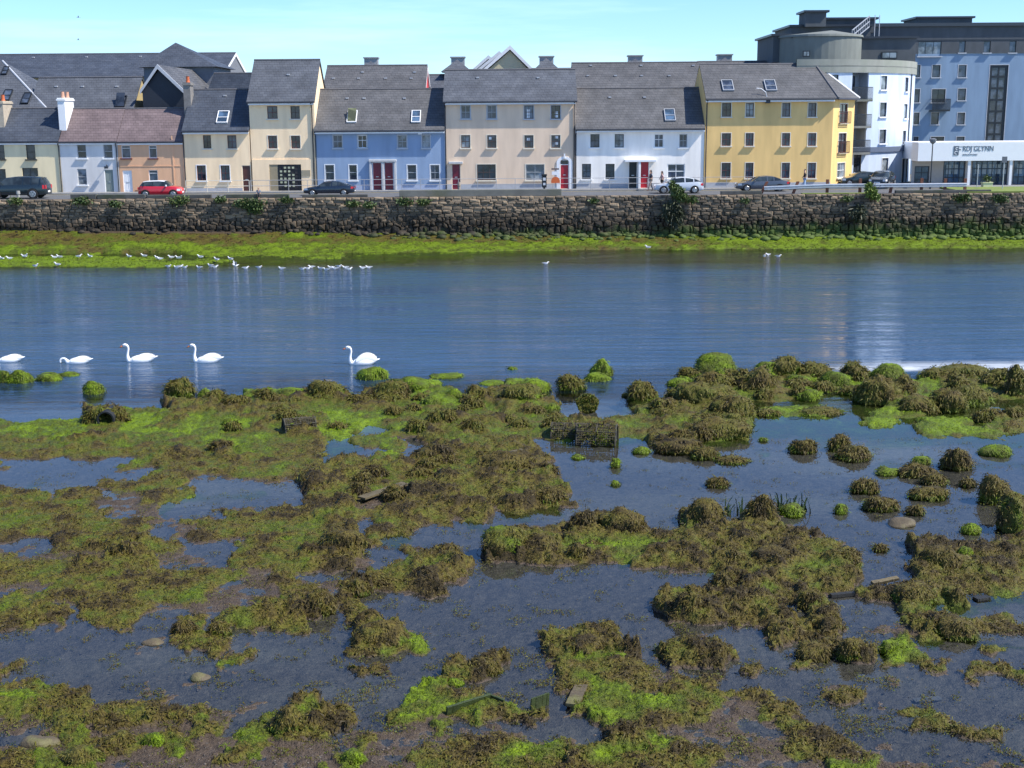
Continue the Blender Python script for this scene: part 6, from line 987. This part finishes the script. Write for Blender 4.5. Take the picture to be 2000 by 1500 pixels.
RK = [
 (4, 748, 34, 24, 'G', 'bright green mound in the river cut by the left edge'), (35, 749, 46, 27, 'G', 'round bright green mound right beside the one at the left edge'), (90, 745, 54, 20, 'G', 'low dark green mound between the left edge and the small round mound'), (128, 735, 42, 11, 'G', 'flat green patch behind the low dark green mound'), (180, 770, 46, 27, 'G', 'small round green mound alone in the water above the black pot opening'),
 (348, 773, 50, 34, 'M', 'green mound with dark weedy cap standing in water, left of the tall capped one'), (398, 776, 28, 18, 'G', 'small bright green lump behind the one with brown top'), (419, 787, 42, 24, 'M', 'green lump with brown top at the left shore edge'), (515, 783, 36, 24, 'M', 'dark rock at the left end of the smooth bright green mound'), (561, 783, 72, 27, 'G', 'long smooth bright green mound left of the tall capped rock'), (634, 784, 80, 42, 'M', 'tall blocky rock with brown cap and green sides at the water edge'),
 (726, 742, 62, 28, 'G', 'green mound right below the rightmost swan'), (760, 786, 76, 42, 'B', 'big brown shaggy rock right of the tall capped rock'), (700, 792, 50, 26, 'B', 'dark rock between the tall capped rock and the big brown shaggy one'), (812, 763, 92, 30, 'G', 'long bright green mound behind the big brown shaggy rock'), (868, 740, 66, 15, 'G', 'flat green rock just right behind the long bright green mound'), (887, 779, 38, 20, 'G', 'small green mound left of the dark haired rock'), (936, 786, 54, 34, 'B', 'dark shaggy rock with flat weed top in the middle of the shore edge'),
 (1018, 792, 86, 46, 'M', 'large brown rock below the spreading bright green one'), (1042, 767, 74, 28, 'G', 'spreading bright green rock behind the large brown one'), (966, 752, 58, 12, 'G', 'flat bright green weed patch on the water mid-shore'), (1001, 722, 20, 7, 'G', 'tiny dark tuft alone in the river above the shore'), (1115, 763, 54, 32, 'M', 'pointed brown rock with green skirt standing alone in water'), (1175, 737, 44, 34, 'G', 'dark green angular rock, tallest of the pair in the river'), (1166, 746, 56, 20, 'G', 'bright green rock in front of the dark green angular one'),
 (1253, 781, 58, 36, 'B', 'dark brown slanting rock alone in green water'), (1400, 729, 72, 34, 'G', 'light green wedge rock highest at the left of the weedy ridge'), (1345, 738, 36, 22, 'M', 'dark little rock left of the light green wedge'), (1330, 756, 50, 19, 'G', 'light green low mound before the dark little rock'), (1392, 768, 66, 34, 'B', 'dark brown rock at the left of the ridge'), (1478, 768, 72, 38, 'B', 'dark brown rock in the middle of the ridge'), (1536, 740, 62, 38, 'M', 'high dark-topped rock of the ridge'),
 (1592, 741, 66, 28, 'M', 'rounded rock right of the high dark-topped one'), (1563, 752, 48, 18, 'G', 'small light green hump in front of the high dark-topped rock'), (1636, 756, 60, 28, 'G', 'smooth green boulder in the middle right of the ridge'), (1672, 738, 48, 26, 'B', 'black rock between two smooth green boulders'), (1738, 743, 58, 26, 'G', 'smooth green boulder right of the black rock'), (1574, 768, 72, 17, 'G', 'flat light green rock before the ridge'), (1720, 790, 82, 48, 'B', 'big dark round rock on the right ridge'), (1660, 770, 38, 15, 'M', 'small rock before the smooth green boulder'),
 (1832, 746, 62, 26, 'M', 'dark green rounded boulder at the back of the right ridge'), (1893, 742, 94, 30, 'M', 'broad dark boulder at the back of the right ridge'), (1960, 762, 66, 34, 'M', 'green and brown boulder near the right edge'), (1992, 775, 38, 46, 'B', 'dark boulder cut by the right edge at the ridge'), (1895, 792, 72, 36, 'M', 'dark-sided rock below the broad back boulder'), (1855, 806, 68, 42, 'B', 'black round rock at the front of the right ridge'), (1798, 808, 70, 30, 'B', 'dark low rock left of the black round one'), (1985, 822, 40, 24, 'B', 'dark rock at the right edge below the ridge'), (1935, 825, 44, 22, 'B', 'brown rock left of the dark one at the right edge'),
 (1298, 812, 54, 32, 'B', 'dark rock left of the brown weed heap'), (1380, 795, 104, 44, 'B', 'big brown heap rock left of the green pool'), (1432, 822, 82, 44, 'B', 'brown weed heap rock at the edge of the green pool'), (1500, 812, 40, 12, 'M', 'small brown knob in the green pool, leftmost'), (1610, 812, 70, 16, 'M', 'flat brown-topped rock in the green pool'), (1415, 858, 110, 44, 'B', 'broad brown rock rising from the blue pool'), (1324, 886, 100, 36, 'B', 'dark brown rock with clear reflection, above the blue pool'), (1380, 896, 54, 22, 'M', 'green rock right beside the dark one with reflection'), (1254, 886, 36, 16, 'G', 'small bright green rock left of the dark one with reflection'), (1434, 905, 66, 16, 'M', 'flat olive rock in the blue pool'),
 (1571, 884, 48, 27, 'M', 'small cone-shaped green rock in the blue pool'), (1641, 880, 38, 28, 'M', 'olive knob behind the longer rock in the blue pool'), (1672, 899, 66, 30, 'M', 'longer rock with brown top in the blue pool'), (1492, 862, 18, 10, 'G', 'tiny green stone left in the blue pool'), (1873, 917, 62, 42, 'B', 'dark pointed rock at the right of the blue pool'), (1796, 932, 72, 30, 'B', 'dark rock with yellow-green top left of the pointed one'), (1829, 946, 48, 24, 'M', 'rounded rock in front of the dark yellow-topped one'), (1801, 906, 36, 16, 'G', 'light green cap behind the dark yellow-topped rock'), (1738, 928, 46, 18, 'G', 'flat pale green rock left of the dark yellow-topped one'), (1692, 962, 50, 26, 'M', 'olive round rock left of the flat pale green one'),
 (1820, 976, 78, 26, 'M', 'long flat olive rock in front of the rounded rock'), (1722, 998, 62, 32, 'M', 'lumpy green rock behind the tan flat stone'), (1790, 1005, 30, 18, 'M', 'small olive rock right of the tan flat stone'), (1644, 1003, 26, 18, 'G', 'small green rock left of the tan flat stone'), (1902, 1043, 44, 22, 'G', 'small green mound left of the big square rock'), (1948, 983, 56, 50, 'M', 'rounded upright rock behind the big square one'), (1987, 1040, 76, 74, 'B', 'big square dark rock with mossy yellow top at the right edge', 1., .7, 2), (1894, 950, 32, 16, 'M', 'small rock between pointed and rounded upright rocks'), (1952, 890, 66, 24, 'G', 'yellow-green flat rock near the right edge'),
 (1765, 1029, 62, 18, 'S', 'bare tan flat stone lying in the pool'), (1375, 1030, 82, 52, 'M', 'big rounded rock left of the dark stump'), (1487, 1028, 56, 60, 'B', 'dark upright stump-like rock with flat top', .8, None, 2), (1138, 1042, 56, 48, 'B', 'pointed brown rock at the left of the long weed bank'), (1215, 1046, 94, 50, 'B', 'broad brown rock on the long weed bank'), (992, 1090, 100, 60, 'M', 'big square dark rock with mossy top in the middle pool', 1., .5, 2), (1055, 1088, 76, 46, 'B', 'brown rock joined to the right of the big square middle rock'), (878, 1090, 42, 26, 'B', 'brown knob on the small weed island left of the square rock'),
 (1203, 912, 20, 18, 'G', 'small green tuft rock in the pool below the weed drum'), (1203, 948, 18, 10, 'G', 'lower small green tuft in the same pool'), (1404, 950, 42, 18, 'M', 'small dark-green islet between pool and stump'), (1128, 896, 26, 11, 'G', 'green lump at the left end of the blue pool'), (1720, 1075, 28, 13, 'M', 'small olive stone in the right pool'), (1075, 985, 60, 34, 'M', 'overhanging rock at the right tip of the brown weed field'),
 (742, 1268, 110, 56, 'M', 'cone-shaped brown-topped heap with bright green tail'), (800, 1265, 70, 20, 'G', 'bright green tail right of the cone-shaped heap'), (622, 1200, 66, 48, 'B', 'tan and brown rock on the weed edge, left of the middle pool'), (945, 1318, 76, 34, 'B', 'shaggy brown rock above the thin plank'), (890, 1340, 38, 16, 'G', 'small green lump left below the shaggy brown rock'), (1145, 1286, 92, 46, 'B', 'brown shaggy rock at the left of the long near weed heap'), (1225, 1320, 84, 30, 'M', 'olive rock right below the brown shaggy one'), (1343, 1288, 112, 36, 'M', 'wide low rock with green patches, alone right of the near weed heap'),
 (1600, 1290, 82, 36, 'B', 'brown rock left part of the pair at lower right'), (1666, 1292, 60, 46, 'M', 'taller green rock right part of the pair at lower right'), (1880, 1250, 84, 42, 'M', 'brown rock with green foot at the right'), (1742, 1276, 42, 28, 'G', 'bright green cap stone right of the pair'), (1345, 1212, 66, 56, 'B', 'tall brown rock at the left tip of the lower weed bank'), (1534, 1246, 74, 40, 'B', 'dark rounded rock at the bottom of the lower weed bank'), (1610, 1234, 62, 34, 'M', 'rounded rock right of the dark one at the bottom of the weed bank'), (1412, 1165, 52, 42, 'B', 'pointed rock on the upper left of the lower weed bank'), (1590, 1192, 56, 40, 'B', 'pointed dark rock in the middle of the lower weed bank'),
 (560, 1440, 74, 56, 'M', 'green heap with dark top, tallest in the lower left'), (228, 1468, 72, 36, 'M', 'dark olive mound at the lower left'), (296, 1462, 46, 30, 'G', 'green mound right of the dark olive one'), (152, 1502, 92, 42, 'M', 'mossy boulder at the bottom edge, lower left', 1, .3), (68, 1466, 84, 28, 'S', 'bare tan boulder at the lower left'), (388, 1329, 46, 15, 'S', 'bare tan stone alone on the wet mud'), (296, 1261, 50, 13, 'S', 'flat brownish stone on the mud below the left weed patch'), (686, 1497, 52, 34, 'G', 'green tuft mound at the bottom edge, left of centre'), (355, 1242, 50, 30, 'B', 'dark weedy clump right of the flat weed patch'), (425, 1240, 44, 26, 'M', 'green clump right of the dark weedy one'),
 (695, 1162, 52, 28, 'M', 'olive hump left of the middle pool'), (732, 1150, 50, 30, 'M', 'olive hump nearer the small weed island'), (1795, 1182, 84, 46, 'M', 'ribbed rock under the broken crate'), (1515, 1110, 90, 40, 'B', 'rounded brown rock in the long weed bank'), (1850, 1120, 90, 50, 'M', 'olive boulder with tan patch on the right weed bank'), (1890, 1095, 40, 26, 'G', 'green knob at the top of the right weed bank'), (1660, 1110, 50, 34, 'M', 'round olive rock at the right end of the long weed bank'), (670, 1085, 90, 50, 'B', 'brown shaggy mound right of the weed field'), (240, 1090, 60, 34, 'B', 'dark brown clump in the left weed field'), (430, 885, 40, 26, 'B', 'dark tuft on the olive field'),
 (850, 905, 90, 40, 'B', 'brown mound between the two small pools'), (990, 930, 110, 50, 'B', 'brown mound at the top right of the weed field'), (1175, 868, 50, 22, 'G', 'green foot of the weed drum'), (860, 835, 60, 36, 'B', 'dark brown knob in the back weed field'), (460, 800, 60, 30, 'B', 'brown knob behind the left weed field'), (1212, 1300, 60, 26, 'G', 'bright green patch on the near weed heap')]
for r in RK: rock(*r)
rr = random.Random(5)
for (n, xa, xb, ya, yb, wa, wb, types, lb) in ((30, 1400, 1990, 738, 792, 26, 50, 'BBMG', 'small jagged rocks packed into the rock ridge at right'), (14, 1270, 1460, 775, 875, 30, 52, 'BBM', 'small dark rocks left of the green pool'),
  (34, 440, 1110, 782, 850, 24, 46, 'BMMG', 'small weedy rocks in the shore edge below the swans'), (16, 640, 1090, 890, 990, 28, 52, 'BBM', 'small brown lumps on the brown central weed field'), (16, 1130, 1660, 1050, 1140, 28, 54, 'BBM', 'small brown lumps on the long weed bank at right')):
    cand = []
    for i in range(n):
        px = rr.uniform(xa, xb); py = rr.uniform(ya, yb); w_ = rr.uniform(wa, wb); xw_, yw_ = GZ(px, py)
        if shore(np.array([xw_]), np.array([yw_+.3]))[0][0] >= 0: cand.append((px, py, w_, w_*rr.uniform(.4, .75), rr.choice(types)))
    for i, c in enumerate(sorted(cand)): rock(*c, (ORD+['twenty-sixth', 'twenty-seventh', 'twenty-eighth', 'twenty-ninth', 'thirtieth', 'thirty-first', 'thirty-second', 'thirty-third', 'thirty-fourth'])[i]+' from the left of the '+lb)['group'] = lb
# ------------------------------------------------------------------ pots, planks, kelp
NET = mat('old_netting', (.07, .06, .035), .9, .3, 8); FRM = mat('pot_frame', (.05, .045, .03), .8, .3, 8)
def pot(label, px, py, w, h, rz, hole=True, dark=False):
    x, y = GZ(px, py); k = y/F; wl, r = w*k, h*k*.9; t = thing('lobster_pot', label, 'lobster pot', (x, y+r*.6, -.02), 'old lobster pots', rz); L2 = wl/2; arc = [(r*.75*cos(a), r*sin(a)) for a in np.linspace(0, pi, 13)]; q = MB()
    for u in (-1, 0, 1): q.tube([(u*L2, a, b) for a, b in arc], .028, 6)
    for j in (0, 3, 6, 9, 12): q.tube([(-L2, arc[j][0], arc[j][1]), (L2, arc[j][0], arc[j][1])], .025, 5)
    q.ob('frame', FRM, t); q = MB(); nx_ = int(wl/.075)
    for i in range(nx_+1): u = -L2+wl*i/nx_; q.tube([(u+random.uniform(-.01, .01), a*1.01, b*1.01) for a, b in arc], .011, 3, caps=False)
    for j in range(25): a = pi*j/24; q.tube([(-L2, r*.76*cos(a), r*1.01*sin(a)), (L2, r*.76*cos(a), r*1.01*sin(a))], .011, 3, caps=False)
    q.ob('netting', NET, t)['kind'] = 'stuff'; q = MB()
    for u in (-1, 1): q.poly([(u*(L2-.02), a*.96, b*.96) for a, b in arc])
    q.poly([(-L2, -r*.72, .01), (L2, -r*.72, .01), (L2, r*.72, .01), (-L2, r*.72, .01)]); q.ob('inner_lining', mat('pot_dark', (.012, .012, .01), .9, .1), t)
    P = rng.random((260, 3)); th_ = pi*P[:, 0]; PP = np.stack([(P[:, 1]-.5)*wl, r*.78*np.cos(th_), r*1.02*np.sin(th_)], 1)[: int(260*(.4 if not dark else 1))]; o = ob('seaweed', frond_mesh('seaweed', PP, np.full(len(PP), .12), np.full(len(PP), .022), np.clip(rng.normal(.4, .2, len(PP)), 0, 1), FM), t); o['kind'] = 'stuff'; return t
pot('netted lobster pot tilted in the weed, right of the round black opening', 582, 848, 62, 34, .35); pot('netted lobster pot with dark end, left of the weedy drum', 1103, 858, 50, 34, -.15); pot('weed-clad lobster pot with black left end beside the netted one', 1168, 868, 78, 42, -.2, dark=True)
x, y = GZ(205, 835); t = thing('pipe_barrel', 'old weedy barrel lying in the mud, its round black opening towards us', 'barrel', (x, y+.1, .0)); R0 = .3; q = MB(); n = 24
for i in range(n):
    a, b = 2*pi*i/n, 2*pi*(i+1)/n; P = lambda t_, r, yy: (r*cos(t_), yy, R0*.8+r*sin(t_)); q.quad(P(b, R0, 0), P(a, R0, 0), P(a, R0, 1.1), P(b, R0, 1.1)); q.quad(P(a, R0, 0), P(b, R0, 0), P(b, R0-.05, 0), P(a, R0-.05, 0)); q.quad(P(a, R0-.05, 0), P(b, R0-.05, 0), P(b, R0-.05, .9), P(a, R0-.05, .9)); q.poly([P(a, R0-.05, .9), P(b, R0-.05, .9), (0, .9, R0*.8)])
q.ob('shell', mat('black_rubber', (.012, .014, .016), .7, .2), t)
rock(182, 832, 46, 38, 'B', 'brown weedy block hugging the barrel on its left'); rock(228, 830, 40, 32, 'B', 'brown weedy block hugging the barrel on its right'); rock(234, 806, 40, 14, 'G', 'bright green cushion on top behind the barrel')
x, y = GZ(1148, 806); t = thing('wheel_disc', 'upright round weed-covered disc standing in the green water', 'disc', (x, y+.1, -.05), None, .0); r0 = 22*y/F; V = [(0, 0, r0*.85)]; F_ = []
for yy in (0, .1):
    for i in range(20): a = 2*pi*i/20; V.append((r0*1.05*cos(a)*(1+.08*sin(5*a)), yy+.25*(r0*.85+r0*sin(a)), r0*.85+r0*.9*sin(a)))
V.append((0, .1+.25*r0*.85, r0*.85)); V[0] = (0, .25*r0*.85, r0*.85)
for i in range(20): j = (i+1) % 20; F_ += [(0, 1+i, 1+j), (41, 21+j, 21+i), (1+i, 21+i, 21+j, 1+j)]
o = ob('disc', mesh('disc', V, F_, [WM], attrs={'green': [.45]*42, 'cover': [1]*42}), t); Vn = np.array(V)[rng.integers(1, 21, 260)]; Vn = Vn*rng.random((260, 1))**.5+np.array(V[0])*(1-rng.random((260, 1))*.0-1)+0; Vn = np.array(V[0])+(np.array(V)[rng.integers(1, 21, 260)]-np.array(V[0]))*rng.random((260, 1))**.5; o = ob('seaweed', frond_mesh('seaweed', Vn-[0, .02, 0], np.full(260, .09), np.full(260, .02), np.clip(rng.normal(.5, .15, 260), 0, 1), FM), t); o['kind'] = 'stuff'
PLK = mat('sodden_plank', (.10, .08, .04), .7, .25, 5, .3, 20, streak=.3); PLG = mat('green_slimed_board', (.035, .05, .012), .6, .3, 6, .3, 25)
def plank(label, a, b, wd, th_, m, z=.05, tilt=0, nm='plank'):
    x0, y0 = GZ(*a); x1, y1 = GZ(*b); d = Vector((x1-x0, y1-y0, 0)); L = d.length; q = MB(); n = 8
    for i in range(n): j = random.uniform(-.006, .006); q.box(-L/2+L*i/n, -L/2+L*(i+1)/n, -wd/2+j, wd/2+j, 0, th_+(i % 2)*.002)
    o = q.ob(nm, m); o.location = ((x0+x1)/2, (y0+y1)/2, z); o.rotation_euler = (tilt, 0, atan2(d.y, d.x)); tag(o, label, 'plank'); return o
plank('pale brown plank lying in the weed field right of the upper pools', (706, 984), (792, 955), .3, .05, PLK, .14); plank('thin slimed board edge rising in the lower middle weed', (872, 1398), (955, 1372), .05, .16, PLG, .02, .2); plank('thin dark stick bridging between two green clumps', (950, 1368), (985, 1382), .04, .05, PLG, .1); plank('upright little green board at the right of the lower middle weed', (1036, 1388), (1071, 1376), .03, .24, PLG, .0, .1, 'board')
plank('flat tan stone slab standing in the near weed heap', (1117, 1385), (1136, 1345), .24, .06, STN, .04); plank('pale grey slab lying flat on the mud at the right', (1785, 1366), (1838, 1362), .14, .02, mat('grey_slab', (.16, .15, .15), .6, .1), -.03); plank('dark broken crate edge above the ribbed rock', (1702, 1150), (1752, 1140), .1, .07, PLK, .1, .3); plank('black sliver of board in the pool left of the crate', (1622, 1166), (1670, 1162), .12, .07, mat('black_board', (.02, .02, .018), .6, .2), .0)
plank('dark wedge of board at the right edge of the right weed bank', (1905, 1172), (1930, 1168), .18, .06, MC['black_board'], -.01); plank('dark thin board on the brown mound of the weed field', (990, 905), (1020, 898), .12, .05, PLK, .3)
x, y = GZ(560, 1200)
KL = leafmat('kelp_leaf', (.012, .03, .01), (.04, .075, .018))
def kelp(label, px, py, n, w, hh):
    x, y = GZ(px, py); t = thing('kelp_plant', label, 'kelp', (x, y, -.05), 'upright kelp plants'); k = y/F; V = []; F_ = []
    for i in range(n):
        bx_ = random.uniform(-w, w)*k/2; by = random.uniform(-.25, .25); h_ = hh*k*random.uniform(.4, 1); lean = random.uniform(-.5, .7)*h_; a = random.uniform(0, pi); b0 = len(V); ww = random.uniform(.02, .045)
        for j in range(6): u = j/5; xx = bx_+lean*u*u; zz = h_*u*(1-.25*max(0, u-.7)/.3*random.random()); wj = ww*(1-.75*u)*(1+.4*sin(j*2.)); V += [(xx-cos(a)*wj, by-sin(a)*wj, zz), (xx+cos(a)*wj, by+sin(a)*wj, zz)]
        for j in range(5): F_.append((b0+2*j, b0+2*j+1, b0+2*j+3, b0+2*j+2))
    ob('fronds', mesh('fronds', V, F_, [KL]), t)
kelp('sparse dark kelp blades sticking up left of the stump-like rock', 1432, 1000, 16, 46, 42); kelp('bushy dark kelp blades sticking up right of the stump-like rock', 1530, 992, 30, 56, 40); kelp('single curled kelp blades above the green mound right of the stump', 1572, 998, 10, 26, 46); kelp('tiny kelp tuft in the right pool near the big square rock', 1848, 1058, 8, 28, 16)
rock(1550, 1008, 50, 26, 'G', 'green mound under the kelp right of the stump')
# ------------------------------------------------------------------ water
wm, p = base('river_water'); nt = wm.node_tree; nt.nodes.remove(p); outn = nt.nodes['Material Output']; ge = nd(wm, 'ShaderNodeNewGeometry'); sp = nd(wm, 'ShaderNodeSeparateXYZ'); lk(wm, ge.outputs['Position'], sp.inputs[0])
def wnoise(sx, sy, sc, det, ro=.5, dist=0):
    mp_ = nd(wm, 'ShaderNodeMapping'); mp_.inputs['Scale'].default_value = (sx, sy, 1); lk(wm, ge.outputs['Position'], mp_.inputs[0]); n = nd(wm, 'ShaderNodeTexNoise'); n.inputs['Scale'].default_value = sc; n.inputs['Detail'].default_value = det; n.inputs['Roughness'].default_value = ro; n.inputs['Distortion'].default_value = dist; lk(wm, mp_.outputs[0], n.inputs['Vector']); return n.outputs['Fac']
big_n = wnoise(.35, 1.0, .25, 5, .62); yr_ = mrange(wm, sp.outputs[1], 44, 56, 0., 1.); patch = mrange(wm, big_n, .36, .62, .3, 1.15); rip = math_(wm, 'MULTIPLY', yr_, patch)
xg = mrange(wm, sp.outputs[0], 11, 20, 1., .06); yg_ = mrange(wm, sp.outputs[1], 60, 50, 0., 1.); calm = math_(wm, 'MAXIMUM', xg, math_(wm, 'SUBTRACT', 1., yg_)); rip = math_(wm, 'MULTIPLY', rip, calm)
h1 = wnoise(.14, 1.0, 1.5, 5, .62, .5); h2 = wnoise(.5, 1.3, 4., 3, .5); hh = math_(wm, 'MULTIPLY_ADD', h2, .12, h1)
bp = nd(wm, 'ShaderNodeBump'); bp.inputs['Distance'].default_value = .12; lk(wm, rip, bp.inputs['Strength']); lk(wm, hh, bp.inputs['Height'])
h3 = wnoise(.6, 1, 3.5, 3); bp2 = nd(wm, 'ShaderNodeBump'); bp2.inputs['Distance'].default_value = .02; bp2.inputs['Strength'].default_value = .05; lk(wm, h3, bp2.inputs['Height']); lk(wm, bp.outputs[0], bp2.inputs['Normal'])
gl = nd(wm, 'ShaderNodeBsdfGlossy'); lk(wm, math_(wm, 'MULTIPLY_ADD', rip, .07, .02), gl.inputs['Roughness']); lk(wm, bp2.outputs[0], gl.inputs['Normal']); fr = nd(wm, 'ShaderNodeFresnel'); fr.inputs['IOR'].default_value = 1.55; lk(wm, bp2.outputs[0], fr.inputs['Normal'])
frs = math_(wm, 'MULTIPLY', fr.outputs[0], math_(wm, 'MULTIPLY_ADD', rip, -.1, 1.))
tr = nd(wm, 'ShaderNodeBsdfTransparent'); tr.inputs['Color'].default_value = (.84, .92, .93, 1); df = nd(wm, 'ShaderNodeBsdfDiffuse'); df.inputs['Color'].default_value = (.032, .074, .145, 1); mb = nd(wm, 'ShaderNodeMixShader'); en = wnoise(.4, .8, .5, 4); yj = math_(wm, 'MULTIPLY_ADD', en, 5., sp.outputs[1]); deep = math_(wm, 'MULTIPLY', mrange(wm, yj, 50, 57), mrange(wm, yj, 95, 89)); lk(wm, deep, mb.inputs[0]); lk(wm, tr.outputs[0], mb.inputs[1]); lk(wm, df.outputs[0], mb.inputs[2])
ms = nd(wm, 'ShaderNodeMixShader'); lk(wm, frs, ms.inputs[0]); lk(wm, mb.outputs[0], ms.inputs[1]); lk(wm, gl.outputs[0], ms.inputs[2]); fx = mrange(wm, math_(wm, 'MULTIPLY_ADD', en, 5., sp.outputs[0]), 14., 19.); fn = wnoise(.5, 2.2, 1.4, 6, .65, .6); fy = math_(wm, 'MULTIPLY', mrange(wm, sp.outputs[1], 51.6, 52.2), mrange(wm, math_(wm, 'MULTIPLY_ADD', fn, 2.2, sp.outputs[1]), 55.3, 53.9)); sheen_mask = math_(wm, 'MULTIPLY', math_(wm, 'MULTIPLY', fx, fy), mrange(wm, fn, .38, .6, .12, .75))
sheen_diff = nd(wm, 'ShaderNodeBsdfDiffuse'); sheen_diff.inputs['Color'].default_value = (.7, .74, .78, 1); mf = nd(wm, 'ShaderNodeMixShader'); lk(wm, sheen_mask, mf.inputs[0]); lk(wm, ms.outputs[0], mf.inputs[1]); lk(wm, sheen_diff.outputs[0], mf.inputs[2]); lk(wm, mf.outputs[0], outn.inputs['Surface'])  # pale diffuse streaks painted in for the bright hotel reflection on the water
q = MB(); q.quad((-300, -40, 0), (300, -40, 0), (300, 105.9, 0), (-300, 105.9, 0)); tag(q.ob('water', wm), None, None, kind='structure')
